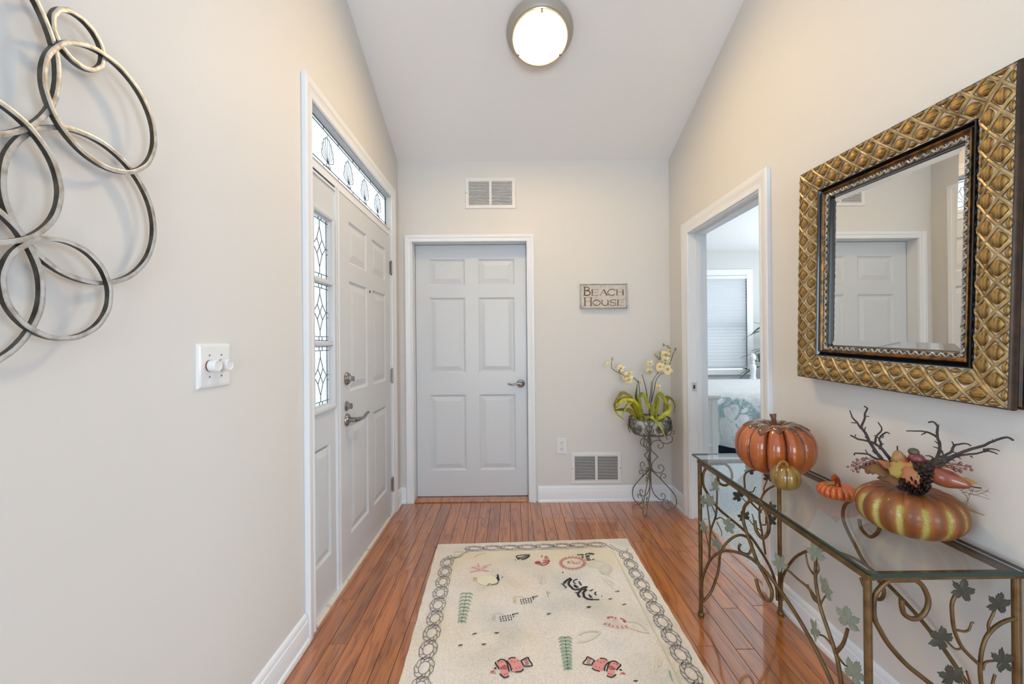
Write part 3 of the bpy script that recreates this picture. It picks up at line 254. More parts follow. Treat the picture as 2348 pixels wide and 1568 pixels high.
SEAM = {'s1': (.912,1.976),'s2': (.991,1.992),'s3': (1.065,1.991),'s4': (1.141,1.989),'j1': (.836,1.706),'j2a': (.914,1.686),'j2b': (.983,1.684),'j3a': (1.141,1.962),'jl1a': (-.84,2.052),'jl1b': (-.768,2.051),'jl2': (-.761,2.395),'jl2b': (-.691,2.394),'jl3': (-.611,2.318),'jl3b': (-.526,2.316),'jl4': (-.456,1.873),'rt': (.848,2.75),'rt2': (.913,2.748),'c1': (.297,3.056),'c2': (.387,3.054),'c3': (.437,2.906)}
STAND = {'foot': [(.008,.291),(.057,.244),(.103,.196),(.15,.144),(.181,.1),(.19,.055),(.177,.017),(.133,-.004),(.094,.012),(.083,.046),(.099,.068),(.125,.068),(.134,.054),(.124,.041)],'low': [(.004,.291),(.005,.229),(.009,.161),(.03,.109),(.066,.075),(.097,.076),(.11,.098),(.097,.116),(.079,.113),(.081,.101),(.088,.098)],'midup': [(.058,.391),(.017,.431),(.006,.467),(.018,.498),(.049,.513),(.08,.508),(.098,.482),(.09,.459),(.07,.454),(.057,.467),(.062,.48),(.071,.474)],'midlow': [(.058,.391),(.022,.353),(.01,.317),(.021,.288),(.052,.27),(.083,.274),(.102,.3),(.089,.326),(.068,.329),(.058,.314),(.071,.303)],'curl': [(.103,.196),(.078,.228),(.078,.254),(.099,.265),(.114,.246),(.105,.233),(.093,.241)],'top': [(.0,.548),(.034,.555),(.065,.529),(.091,.497),(.127,.489),(.161,.507),(.164,.538),(.141,.554),(.12,.541),(.123,.522),(.138,.528)],'top2': [(.128,.539),(.133,.575),(.157,.59),(.18,.577),(.172,.56),(.155,.567),(.16,.577)],'rod': [(1.042,.566),(1.041,.229)]}
BASKET = {'rimL': (.881,3.085,.682),'rimR': (1.191,3.085,.678),'botL': (.914,3.085,.58),'botR': (1.148,3.085,.567),'midL': (.883,3.085,.656)}
STANDX = 1.041
ORCHID = {'stems': [[(.979,3.085,.776),(.969,3.085,.871),(.96,3.085,.945),(.936,3.085,.981),(.901,3.085,.996),(.836,3.085,1.016),(.772,3.085,1.052),(.759,3.085,1.077),(.762,3.085,1.117)],[(1.029,3.085,.82),(1.01,3.085,.93),(.986,3.085,1.015)],[(1.044,3.1,.798),(1.057,3.1,.888),(1.063,3.1,.963)],[(1.053,3.09,.794),(1.064,3.09,.899),(1.072,3.09,.969),(1.103,3.09,1.018)],[(1.042,3.05,.805),(1.067,3.05,.913),(1.08,3.05,.972),(1.108,3.05,1.012),(1.138,3.05,1.026)],[(1.103,3.09,1.018),(1.138,3.09,1.058),(1.169,3.09,1.103),(1.199,3.09,1.152)],[(1.2,3.12,1.066),(1.221,3.12,1.121),(1.236,3.12,1.166),(1.252,3.12,1.191)],[(1.119,3.09,1.123),(1.099,3.09,1.148),(1.089,3.09,1.158)],[(1.126,3.09,1.123),(1.125,3.09,1.163)],[(1.208,3.1,1.202),(1.194,3.1,1.217),(1.159,3.1,1.233)],[(.96,3.085,.945),(.961,3.085,.97)]],'buds': [(.766,3.085,1.132),(.819,3.085,1.044),(1.089,3.09,1.161),(1.156,3.1,1.233),(1.191,3.1,1.217),(1.252,3.12,1.201),(1.127,3.09,1.171)],'flowers': [(.732,3.085,1.09,.018),(.829,3.085,1.061,.024),(.858,3.085,1.001,.028),(.886,3.085,.976,.03),(.896,3.085,1.021,.02),(1.045,3.08,1.094,.022),(1.036,3.07,1.035,.025),(1.175,3.12,1.157,.032),(1.21,3.13,1.181,.025),(1.164,3.09,1.118,.026),(1.112,3.06,1.07,.03),(1.163,3.05,1.05,.034),(1.094,3.04,.919,.022),(.975,3.085,.958,.012)],'leaves': [([(.963,3.085,.731),(.944,3.085,.821),(.942,3.085,.881),(.95,3.085,.941)],'dark'),([(.933,3.02,.733),(.914,3.02,.791),(.904,3.02,.821),(.86,3.02,.802),(.831,3.02,.753),(.815,3.02,.695)],'yellow'),([(.926,3.06,.736),(.912,3.06,.815),(.872,3.06,.865),(.833,3.06,.882),(.803,3.06,.851),(.773,3.06,.797),(.777,3.06,.747)],'olive'),([(.948,3.1,.739),(.888,3.1,.819),(.828,3.1,.82),(.783,3.1,.791),(.797,3.1,.725),(.857,3.1,.67)],'yellow'),([(.961,3.03,.74),(.947,3.03,.829),(.962,3.03,.87),(.986,3.03,.862),(1.01,3.03,.799),(1.044,3.03,.74),(1.058,3.03,.705)],'green'),([(.968,2.905,.761),(.982,2.905,.733),(1.028,2.905,.69),(1.066,2.905,.638),(1.086,2.905,.591)],'bright'),([(1.089,3.06,.719),(1.075,3.06,.784),(1.085,3.06,.843),(1.11,3.06,.872),(1.14,3.06,.837),(1.164,3.06,.778),(1.171,3.06,.733)],'green'),([(1.075,3.02,.717),(1.119,3.02,.719),(1.158,3.02,.745),(1.168,3.02,.789),(1.151,3.02,.804)],'bright'),([(1.08,3.05,.726),(1.091,3.05,.805),(1.096,3.05,.844)],'green'),([(1.153,3.14,.73),(1.185,3.14,.811),(1.205,3.14,.831),(1.235,3.14,.81),(1.25,3.14,.77),(1.242,3.14,.714)],'olive'),([(.936,3.0,.731),(.93,3.0,.784),(.899,3.0,.828),(.826,3.0,.839),(.787,3.0,.805),(.762,3.0,.772)],'yellow'),([(.942,3.08,.737),(.892,3.08,.743),(.832,3.08,.753),(.777,3.08,.749)],'olive'),([(1.024,3.0,.74),(1.034,3.0,.783),(1.054,3.0,.803)],'green')]}
TWL = [([(1.109,1.196,.9),(1.102,1.207,.921),(1.091,1.222,.943),(1.08,1.239,.952),(1.064,1.261,.954),(1.054,1.277,.963)],.0045),([(1.096,1.215,.905),(1.087,1.229,.928),(1.08,1.239,.952),(1.074,1.247,.977),(1.069,1.254,.992),(1.073,1.249,1.015),(1.074,1.247,1.034),(1.077,1.242,1.05),(1.073,1.249,1.057)],.0045),([(1.069,1.254,.987),(1.063,1.263,1.004),(1.057,1.273,1.019),(1.053,1.277,1.039)],.003),([(1.077,1.242,1.05),(1.076,1.244,1.053)],.002),([(1.094,1.218,.933),(1.095,1.217,.95),(1.093,1.22,.965),(1.101,1.208,.986),(1.106,1.2,.983)],.0035),([(1.087,1.228,.951),(1.089,1.225,.971),(1.096,1.215,.992),(1.091,1.222,1.013)],.003),([(1.093,1.22,.965),(1.088,1.227,.97),(1.086,1.229,.972)],.002),([(1.095,1.217,.9),(1.084,1.232,.906),(1.077,1.242,.913),(1.06,1.267,.909),(1.059,1.269,.902)],.0035),([(1.077,1.242,.913),(1.073,1.248,.926)],.002),([(1.074,1.247,1.026),(1.08,1.238,1.027)],.002),([(1.061,1.266,1.003),(1.055,1.276,1.002)],.002),([(1.061,1.267,.961),(1.061,1.266,.967)],.002),([(1.106,1.201,.899),(1.095,1.217,.905),(1.089,1.225,.916),(1.083,1.234,.927)],.003),([(1.096,1.216,.95),(1.099,1.211,.951)],.002),([(1.073,1.249,.982),(1.075,1.246,.995)],.002),([(1.079,1.239,.955),(1.073,1.249,.965)],.002),([(1.096,1.215,.968),(1.099,1.211,.975)],.002)]
TWR = [([(1.152,1.133,.898),(1.159,1.123,.921),(1.172,1.105,.938),(1.186,1.084,.957),(1.196,1.069,.971),(1.209,1.051,.984),(1.218,1.037,.999),(1.23,1.019,1.013),(1.236,1.01,1.007)],.005),([(1.157,1.126,.915),(1.162,1.119,.941),(1.164,1.116,.971),(1.161,1.12,.994),(1.162,1.119,1.021),(1.157,1.126,1.031),(1.152,1.134,1.029)],.004),([(1.161,1.12,.992),(1.15,1.137,1.002),(1.139,1.152,1.001),(1.126,1.171,.998)],.003),([(1.149,1.138,1.0),(1.143,1.146,.991)],.002),([(1.162,1.119,1.021),(1.164,1.116,1.025)],.002),([(1.164,1.116,.937),(1.175,1.099,.954),(1.179,1.094,.974),(1.186,1.084,.981),(1.192,1.074,.984),(1.196,1.068,.979)],.0035),([(1.179,1.094,.974),(1.177,1.097,.985)],.002),([(1.163,1.117,.91),(1.175,1.099,.937),(1.187,1.082,.952),(1.198,1.066,.959),(1.208,1.051,.968),(1.214,1.043,.975)],.0035),([(1.208,1.051,.975),(1.216,1.04,.979),(1.224,1.028,.977)],.0025),([(1.208,1.051,.973),(1.216,1.04,.972),(1.222,1.031,.968)],.0025),([(1.164,1.116,.971),(1.158,1.124,.98)],.002),([(1.159,1.123,.928),(1.154,1.13,.936),(1.148,1.139,.936)],.0025),([(1.218,1.037,.999),(1.217,1.038,1.003)],.002),([(1.165,1.114,.957),(1.168,1.11,.944)],.003),([(1.163,1.117,.961),(1.157,1.126,.964)],.002),([(1.196,1.069,.953),(1.198,1.066,.949)],.002),([(1.182,1.09,.947),(1.186,1.083,.941)],.002),([(1.175,1.099,.937),(1.18,1.092,.933)],.002),([(1.177,1.096,.957),(1.181,1.09,.956)],.002),([(1.164,1.116,.923),(1.17,1.108,.925),(1.175,1.099,.925)],.002),([(1.17,1.107,.942),(1.171,1.106,.949)],.002)]
BERL = [(1.055,1.275,.871),(1.053,1.278,.863),(1.059,1.269,.88),(1.061,1.266,.878),(1.064,1.262,.89),(1.068,1.256,.894),(1.072,1.249,.897),(1.076,1.244,.899),(1.057,1.272,.866),(1.066,1.258,.869),(1.072,1.25,.882),(1.075,1.246,.879),(1.07,1.253,.868),(1.066,1.259,.866),(1.063,1.264,.861),(1.06,1.268,.855),(1.053,1.279,.853),(1.076,1.244,.873),(1.079,1.24,.882),(1.082,1.236,.889),(1.084,1.232,.895),(1.087,1.229,.888),(1.089,1.225,.881),(1.082,1.236,.873),(1.085,1.231,.869),(1.09,1.224,.89),(1.094,1.219,.894),(1.096,1.215,.887),(1.092,1.221,.875),(1.096,1.215,.879),(1.099,1.21,.894),(1.1,1.209,.884),(1.103,1.205,.898),(1.106,1.201,.896),(1.105,1.202,.885),(1.107,1.199,.899),(1.089,1.225,.892),(1.079,1.24,.872),(1.095,1.217,.9),(1.081,1.237,.894)]
BERBIG = (1.077,1.243,.86)
BERR = [(1.172,1.103,.917),(1.178,1.096,.919),(1.18,1.093,.917),(1.184,1.087,.926),(1.187,1.083,.93),(1.186,1.083,.918),(1.182,1.09,.911),(1.186,1.083,.908),(1.192,1.075,.918),(1.179,1.094,.911),(1.185,1.085,.914),(1.194,1.071,.926),(1.195,1.07,.924),(1.176,1.098,.914)]
MISC = {'pear': (1.122,1.177,.916),'nut': (1.135,1.159,.941),'apple': (1.138,1.154,.924),'cone': (1.143,1.146,.894),'cone2': (1.14,1.151,.863),'pod0': (1.158,1.125,.884),'pod1': (1.191,1.077,.882),'podc': (1.172,1.104,.881)}
CFAR = [(.875,.063),(.91,.102),(.935,.162),(.951,.221),(.959,.286),(.992,.336),(1.037,.365),(1.077,.359),(1.104,.319),(1.087,.28),(1.052,.29),(1.044,.31),(1.052,.327)]
# ------------------------------------------------------------------ the room shell
XL, XR, YF, YB = -0.875, 1.276, 3.279, -4.0
YH = 0.40            # where the hall opens into the living room behind the viewpoint
WT = 0.12            # wall thickness

def wall_x(name, x0, x1, y0, y1, z1, holes, label):
    """wall slab between x0..x1 along y with rectangular holes (ya, yb, za, zb)"""
    mb = MB(); cur = y0
    for ya, yb, za, zb in sorted(holes):
        mb.box(x0, x1, cur, ya, 0, z1)
        if za > 0: mb.box(x0, x1, ya, yb, 0, za)
        mb.box(x0, x1, ya, yb, zb, z1)
        cur = yb
    mb.box(x0, x1, cur, y1, 0, z1)
    return struct(mb.build(name, M_wall, smooth=0), label)
def wall_y(name, y0, y1, x0, x1, z1, holes, label):
    mb = MB(); cur = x0
    for xa, xb, za, zb in sorted(holes):
        mb.box(cur, xa, y0, y1, 0, z1)
        if za > 0: mb.box(xa, xb, y0, y1, 0, za)
        mb.box(xa, xb, y0, y1, zb, z1)
        cur = xb
    mb.box(cur, x1, y0, y1, 0, z1)
    return struct(mb.build(name, M_wall, smooth=0), label)

DOOR1 = (1.835, 3.105, 0.0, 2.385)       # rough opening of the front door unit (y, z)
DOOR2 = (-0.770, 0.147, 0.0, 2.068)       # closet door opening in the far wall (x, z)
DOOR3 = (2.079, 2.936, 0.0, 2.03)        # bedroom doorway in the right wall (y, z)
wall_x('wall_left', XL - WT, XL, YH, YF + WT, 4.3, [DOOR1], 'pale greige wall with the ring sculpture and front door')
wall_x('wall_right', XR, XR + WT, YH, YF + WT, 4.3, [DOOR3], 'pale greige wall behind the mirror and console table')
wall_y('wall_far', YF, YF + WT, XL, XR, 4.3, [DOOR2], 'pale beige end wall with the white closet door and sign')
LX = 4.2
wall_y('wall_back', YB - WT, YB, -LX, LX, 4.3, [], 'living room wall behind the viewpoint')
wall_y('wall_front', YH - .0, YH + WT, -LX, XL - WT, 4.3, [], 'living room wall left of the hall')
wall_y('wall_front.001', YH - .0, YH + WT, XR + WT, LX, 4.3, [], 'living room wall right of the hall')
wall_x('wall_living_left', -LX - WT, -LX, YB, YH, 4.3, [], 'left living room wall out of sight')
wall_x('wall_living_right', LX, LX + WT, YB, YH, 4.3, [], 'right living room wall out of sight')
# closet back behind the far door
struct(MB().box(-0.95, 0.35, YF + 0.75, YF + 0.8, 0, 2.6).build('wall_closet', M_wall, smooth=0), 'closet wall hidden behind the closed white door')

# sloping ceiling that rises towards the viewer, then runs level
mb = MB()
def czl(y): return 2.705 + 0.435 * (YF - y)
def czr(y): return 2.70 + 0.36 * (YF - y)
ys = [YF - (YF - .5) * i / 16 for i in range(17)]
xs_ = [i / 12 for i in range(13)]
low = [[(XL + (XR - XL) * t, y, czl(y) * (1 - t) + czr(y) * t) for t in xs_] for y in ys]
low.append([(XL + (XR - XL) * t, YH, czl(.5) * (1 - t) + czr(.5) * t) for t in xs_])
mb.loft(low)
mb.loft([[(a[0], a[1], a[2] + .1) for a in r] for r in low])
o = mb.build('ceiling', M_ceiling, smooth=10, fix=False)
struct(o, 'off-white ceiling sloping down to the far wall')
struct(MB().box(-LX, LX, YB, YH + .05, 3.93, 4.05).build('ceiling_living', M_ceiling, smooth=0), 'level living room ceiling behind the viewpoint')

# ------------------------------------------------------------------ hardwood floor
mw = bpy.data.materials.new('oak_strip'); mw.use_nodes = True
nt = mw.node_tree; b = nt.nodes['Principled BSDF']
geo = nt.nodes.new('ShaderNodeNewGeometry'); oi = nt.nodes.new('ShaderNodeObjectInfo')
off = N(nt, 'ShaderNodeVectorMath', operation='SCALE'); off.inputs['Scale'].default_value = 1
comb = nt.nodes.new('ShaderNodeCombineXYZ')
m1 = N(nt, 'ShaderNodeMath', operation='MULTIPLY'); m1.inputs[1].default_value = 37.0
nt.links.new(oi.outputs['Random'], m1.inputs[0])
nt.links.new(m1.outputs[0], comb.inputs[0]); nt.links.new(m1.outputs[0], comb.inputs[1])
add = N(nt, 'ShaderNodeVectorMath', operation='ADD')
nt.links.new(geo.outputs['Position'], add.inputs[0]); nt.links.new(comb.outputs[0], add.inputs[1])
mp = nt.nodes.new('ShaderNodeMapping'); mp.inputs['Scale'].default_value = (11, 1.1, 1)
nt.links.new(add.outputs[0], mp.inputs['Vector'])
n1 = N(nt, 'ShaderNodeTexNoise', Scale=1.6, Detail=2.0, Distortion=0.6)
nt.links.new(mp.outputs[0], n1.inputs['Vector'])
mm = N(nt, 'ShaderNodeMath', operation='MULTIPLY'); mm.inputs[1].default_value = 8
nt.links.new(n1.outputs['Fac'], mm.inputs[0])
fr = N(nt, 'ShaderNodeMath', operation='PINGPONG'); fr.inputs[1].default_value = 1.0
nt.links.new(mm.outputs[0], fr.inputs[0])
mp2 = nt.nodes.new('ShaderNodeMapping'); mp2.inputs['Scale'].default_value = (160, 5, 1)
nt.links.new(add.outputs[0], mp2.inputs['Vector'])
n2 = N(nt, 'ShaderNodeTexNoise', Scale=1.0, Detail=3.0)
nt.links.new(mp2.outputs[0], n2.inputs['Vector'])
r1 = ramp_node(nt, [(0.0, (146, 78, 20)), (0.22, (180, 106, 36)), (1.0, (198, 122, 46))])
nt.links.new(fr.outputs[0], r1.inputs['Fac'])
r2 = ramp_node(nt, [(0.3, (206, 204, 200)), (0.6, (255, 255, 255))])
nt.links.new(n2.outputs['Fac'], r2.inputs['Fac'])
mx = N(nt, 'ShaderNodeMixRGB', blend_type='MULTIPLY'); mx.inputs[0].default_value = 0.7
nt.links.new(r1.outputs[0], mx.inputs[1]); nt.links.new(r2.outputs[0], mx.inputs[2])
r3 = ramp_node(nt, [(0.0, (222, 214, 210)), (0.5, (255, 246, 238)), (1.0, (255, 255, 255))])
nt.links.new(oi.outputs['Random'], r3.inputs['Fac'])
mx2 = N(nt, 'ShaderNodeMixRGB', blend_type='MULTIPLY'); mx2.inputs[0].default_value = 1.0
nt.links.new(mx.outputs[0], mx2.inputs[1]); nt.links.new(r3.outputs[0], mx2.inputs[2])
nt.links.new(mx2.outputs[0], b.inputs['Base Color'])
b.inputs['Roughness'].default_value = 0.35
b.inputs['Coat Weight'].default_value = 1.0; b.inputs['Coat Roughness'].default_value = 0.07; b.inputs['Coat IOR'].default_value = 1.95
n4 = N(nt, 'ShaderNodeTexNoise', Scale=9.0, Detail=1.0); nt.links.new(geo.outputs['Position'], n4.inputs['Vector'])
bp = N(nt, 'ShaderNodeBump', Strength=0.12, Distance=0.004); nt.links.new(n4.outputs['Fac'], bp.inputs['Height'])
nt.links.new(bp.outputs[0], b.inputs['Coat Normal'])
M_oak = mw
M_oak_edge = mat('oak_joint', (70, 38, 20), 0.6)

floor = MB().box(XL - .1, XR + .02, YH, YF + 0.15, -0.06, -0.004).box(-LX, LX, YB, YH, -.06, -.004).build('floor', [M_oak_edge], smooth=0)
struct(floor, 'glossy oak strip floor of the entry hall')
PW = 0.0765
def plank_mesh(w, l, name):
    mb = MB(); g = 0.0009; c = 0.0012
    x0, x1, y0, y1 = -w / 2 + g, w / 2 - g, -l / 2 + g, l / 2 - g
    top = [(x0 + c, y0 + c, 0), (x1 - c, y0 + c, 0), (x1 - c, y1 - c, 0), (x0 + c, y1 - c, 0)]
    mid = [(x0, y0, -c), (x1, y0, -c), (x1, y1, -c), (x0, y1, -c)]
    bot = [(x0, y0, -.0038), (x1, y0, -.0038), (x1, y1, -.0038), (x0, y1, -.0038)]
    mb.loft([bot, mid, top], cu=True); mb.poly(top)
    return mb.build(name, M_oak, smooth=0)
rng = random.Random(11)
# board ends that can be read in the photograph: row index from seam 0.912 -> y of the end joint
known = {-2: [1.706], -1: [2.749], 0: [1.686], 3: [1.962], -23: [2.052], -22: [2.394], -20: [2.317], -18: [1.873]}
known[-8] = [3.055]; known[-7] = [2.906]
k0 = -24; plank_lib = {}
x_first = 0.912
rows = range(-24, 5)
for k in rows:
    xa, xb = x_first + k * PW, x_first + (k + 1) * PW
    xa, xb = max(xa, XL + 0.001), min(xb, XR + 0.016)
    if xb - xa < 0.012: continue
    ends = sorted(known.get(k, []))
    lo = ends[0] if ends else 1.35 + rng.random() * .75
    js = list(ends) if ends else [lo]
    while js[0] > 0.35: js.insert(0, js[0] - (0.45 + rng.random() * .65))
    while js[-1] < YF: js.append(js[-1] + (0.4 + rng.random() * .7))
    js[0] = 0.3
    js[-1] = YF + 0.07 if -.745 < (xa + xb) / 2 < .135 else YF
    js = [j for i, j in enumerate(js) if i in (0, len(js) - 1) or (j > .5 and j < YF - .1)]
    for ya, yb in zip(js, js[1:]):
        o = plank_mesh(xb - xa, yb - ya, 'plank')
        o.location = ((xa + xb) / 2, (ya + yb) / 2, 0)
        put(o, floor)
# the boards behind the viewpoint
mb = MB()
for k in range(-68, 44):
    xa, xb = max(x_first + k * PW, -LX), min(x_first + (k + 1) * PW, LX)
    if xb - xa > .02: mb.box(xa + .001, xb - .001, YB, 0.298, -.0038, 0)
o = mb.build('plank_field', M_oak, floor, smooth=0); o['kind'] = 'stuff'

# ------------------------------------------------------------------ baseboards (profile swept along the wall)
BASE_PROF = [(0, 0), (0.022, 0), (0.022, .008), (.020, .016), (0.014, .021), (0.014, .088), (.013, .092), (0.010, .094), (0.010, .108), (.0075, .116), (.0035, .122), (0, .124)]
def baseboard(name, pfun, s0, s1, label):
    mb = MB()
    r0 = [pfun(s0, z, t) for t, z in BASE_PROF]; r1 = [pfun(s1, z, t) for t, z in BASE_PROF]
    mb.loft([r0, r1], cu=True); mb.poly(r0); mb.poly(r1)
    return struct(mb.build(name, M_trim, smooth=30), label)
PL = lambda s, z, t: (XL + t, s, z)
PR = lambda s, z, t: (XR - t, s, z)
PF = lambda s, z, t: (s, YF - t, z)
baseboard('baseboard_left', PL, YH, 1.757, 'white baseboard under the ring sculpture wall')
baseboard('baseboard_left.001', PL, 3.146, YF, 'short white baseboard between front door and corner')
baseboard('baseboard_right', PR, YH, 2.003, 'white baseboard behind the console table')
baseboard('baseboard_right.001', PR, 3.013, YF, 'short white baseboard beside the plant stand')
baseboard('baseboard_far', PF, 0.215, XR, 'white baseboard under the lower wall grille')
baseboard('baseboard_far.001', PF, XL, -0.823, 'short white baseboard left of the closet door')

# ------------------------------------------------------------------ door casings
CAS = [(0, 0), (0, .010), (.006, .013), (.014, .013), (.018, .010), (.040, .014), (.046, .018), (.060, .020), (.070, .021), (.075, .018), (.075, 0)]
def frame3(pfun, a, b, zt, prof, scale=1.0):
    mb = MB(); rows = []
    for u, t in prof:
        u *= scale
        rows.append([pfun(a - u, 0, t), pfun(a - u, zt + u, t), pfun(b + u, zt + u, t), pfun(b + u, 0, t)])
    mb.loft(rows)
    return mb
def frame4(pfun, a, b, c, d, prof):
    """closed mitred frame; u grows inward from the outer rectangle a..b x c..d"""
    mb = MB(); rows = []
    for u, t in prof:
        rows.append([pfun(a + u, c + u, t), pfun(b - u, c + u, t), pfun(b - u, d - u, t), pfun(a + u, d - u, t)])
    mb.loft(rows, cu=True)
    return mb

def raised_leaf(pfun, s0, s1, z0, z1, tf, panels, thick, root, leafname='door_leaf'):
    """panel door: slab with recessed sticking; each raised panel its own sub-part"""
    mb = MB(); g = 0.011; d = 0.009
    ss = sorted({s0, s1} | {v for p in panels for v in p[:2]}); zs = sorted({z0, z1} | {v for p in panels for v in p[2:]})
    for i in range(len(ss) - 1):
        for j in range(len(zs) - 1):
            cx, cz = (ss[i] + ss[i + 1]) / 2, (zs[j] + zs[j + 1]) / 2
            if any(p[0] < cx < p[1] and p[2] < cz < p[3] for p in panels): continue
            mb.poly([pfun(ss[i], zs[j], tf), pfun(ss[i + 1], zs[j], tf), pfun(ss[i + 1], zs[j + 1], tf), pfun(ss[i], zs[j + 1], tf)])
    for a, b_, c, e in panels:
        rows = []
        for u, t in ((0, tf), (g, tf - d), (g + .004, tf - d - .001), (g + .004, tf - d - .004)):
            rows.append([pfun(a + u, c + u, t), pfun(b_ - u, c + u, t), pfun(b_ - u, e - u, t), pfun(a + u, e - u, t)])
        mb.loft(rows, cu=True); mb.poly(rows[-1])
    r0 = [pfun(s0, z0, tf), pfun(s1, z0, tf), pfun(s1, z1, tf), pfun(s0, z1, tf)]
    r1 = [pfun(s0, z0, tf - thick), pfun(s1, z0, tf - thick), pfun(s1, z1, tf - thick), pfun(s0, z1, tf - thick)]
    mb.loft([r0, r1], cu=True); mb.poly(r1)
    leaf = mb.build(leafname, M_door, root, smooth=0)
    for a, b_, c, e in panels:
        pb = MB(); rows = []
        for u, t in ((g + .0045, tf - d - .003), (g + .0045, tf - d), (g + .010, tf - d), (g + .040, tf - .0015), (g + .042, tf - .001)):
            rows.append([pfun(a + u, c + u, t), pfun(b_ - u, c + u, t), pfun(b_ - u, e - u, t), pfun(a + u, e - u, t)])
        pb.loft(rows, cu=True); pb.poly(rows[-1])
        pb.build('panel', M_door, leaf, smooth=0)
    return leaf

def axis_mat(o, z, x=(0, 0, 1)):
    """matrix with local z along `z` at o"""
    z = Vector(z).normalized(); x = Vector(x); x = (x - z * x.dot(z)).normalized(); y = z.cross(x)
    return Matrix.Translation(Vector(o)) @ Matrix((x, y, z)).transposed().to_4x4()

# ---- door_2: closet door in the far wall
a, b_, _, zt = DOOR2
d2 = thing('door_2', 'white six-panel closet door in the end wall', 'door', ((a + b_) / 2, YF, 0), kind='structure')
frame3(PF, a + .003, b_ - .003, zt - .006, CAS, .72).build('casing', M_trim, d2, smooth=25)
mb = MB()
for x0, x1 in ((a, a + .006), (b_ - .006, b_)): mb.box(x0, x1, YF - .002, YF + .15, 0, zt)
mb.box(a + .006, b_ - .006, YF - .002, YF + .15, zt - .006, zt)
for x0, x1 in ((a + .006, a + .016), (b_ - .016, b_ - .006)): mb.box(x0, x1, YF + .134, YF + .15, 0, zt - .006)
mb.box(a + .016, b_ - .016, YF + .134, YF + .15, zt - .016, zt - .006)
mb.build('jamb', M_trim, d2, smooth=0)
PAN2 = [(-.648, -.355, 1.727, 1.937), (-.249, .044, 1.727, 1.937), (-.648, -.355, 1.021, 1.627), (-.249, .044, 1.021, 1.627), (-.648, -.355, .235, .845), (-.249, .044, .235, .845)]
K2 = 1.0105
PAN2 = [(x0 * K2, x1 * K2, CAM_H + (z0 - CAM_H) * K2, CAM_H + (z1 - CAM_H) * K2) for x0, x1, z0, z1 in PAN2]
leaf2 = raised_leaf(PF, a + .009, b_ - .009, 0.016, zt - .009, -.096, PAN2, .036, d2)
hw = thing('lever_handle', None, None, (.088, YF + .096, .9265)); put(hw, d2)
mb = MB(); M0 = axis_mat((.088, YF + .096, .9265), (0, -1, 0))
mb.lathe([(.033, 0), (.033, .006), (.030, .010), (.016, .014), (.0115, .02), (.0115, .042), (.014, .046), (.014, .054), (.008, .057), (0.0001, .057)], 28, M0)
mb.build('rosette', M_nickel, hw, smooth=35)
pth = cr([(.088, YF + .045, .9265), (.070, YF + .044, .9325), (.045, YF + .044, .9265), (.015, YF + .045, .9225), (-.008, YF + .051, .9275), (-.016, YF + .057, .9285)], 5)
MB().tube(pth, [.0095 - .0045 * i / (len(pth) - 1) for i in range(len(pth))], 10).build('lever', M_nickel, hw, smooth=60)
struct(MB().cbox(a + .006, b_ - .006, YF - .004, YF + .14, -.002, .011, .004).build('trim_2', M_oak, smooth=0), 'varnished oak threshold strip under the closet door')

# ---- door_1: front door with side light and transom, in the left wall
d1 = thing('door_1', 'white panelled front door with leaded side light and transom', 'front door', (XL, 2.45, 0), kind='structure')
CY0, CY1, CZT = 1.835, 3.070, 2.348
frame3(PL, CY0, CY1, CZT, CAS, 1.0).build('casing', M_trim, d1, smooth=25)
JR = -.055       # depth of frame faces behind the wall plane
mb = MB()
mb.box(XL - WT, XL - .001, DOOR1[0], CY0 + .012, 0, DOOR1[3]); mb.box(XL - WT, XL - .001, CY1 - .004, DOOR1[1], 0, DOOR1[3])
mb.box(XL - WT, XL - .001, CY0 + .012, CY1 - .004, CZT + .004, DOOR1[3])
# mullion between side light and door, moulded in steps
mb.box(XL - WT, XL - .012, 2.098, 2.158, 0, 2.085); mb.box(XL - .012, XL - .004, 2.108, 2.118, 0, 2.075); mb.box(XL - .012, XL - .004, 2.134, 2.154, 0, 2.075)
# transom bar
mb.box(XL - WT, XL - .006, CY0 + .012, CY1 - .004, 2.06, 2.112)
mb.box(XL - .012, XL - .002, CY0 + .012, 2.118, 2.060, 2.075); mb.box(XL - .012, XL - .002, CY0 + .012, 2.108, 2.038, 2.046)
mb.build('jamb', M_trim, d1, smooth=0)
MB().cbox(XL - WT, XL + .012, CY0 + .012, CY1, -.002, .016, .003).build('sill', mat('sill_paint', (226, 222, 212), .5, color2=(150, 140, 125), nscale=22, ramp=(.6, .8)), d1, smooth=0)
# door leaf
PAN1 = [(2.283, 2.568, 1.706, 1.937), (2.670, 2.948, 1.706, 1.937), (2.283, 2.568, 1.0, 1.608), (2.670, 2.948, 1.0, 1.608), (2.283, 2.568, .218, .822), (2.670, 2.948, .218, .822)]
leaf1 = raised_leaf(PL, 2.160, 3.064, 0.024, 2.055, -.006, PAN1, .045, d1)
def hinge(y, z):
    h = MB()
    h.tube([(XL + .004, y, z - .048), (XL + .004, y, z + .048)], .0065, 10)
    h.ball((XL + .004, y, z + .05), .006, 8, 4); h.ball((XL + .004, y, z - .05), .006, 8, 4)
    h.box(XL - .006, XL + .001, y - .02, y + .018, z - .045, z + .045)
    h.build('hinge', M_nickel, leaf1, smooth=40)
for z in (1.822, 1.026, .222): hinge(3.067, z)
S1 = XL - .006
mb = MB().lathe([(.034, 0), (.034, .006), (.028, .014), (.022, .018), (.0001, .018)], 28, axis_mat((S1, 2.236, 1.074), (1, 0, 0))); mb.cbox(S1 + .016, S1 + .042, 2.231, 2.241, 1.060, 1.088, .002)
mb.build('deadbolt', M_nickel, leaf1, smooth=35)
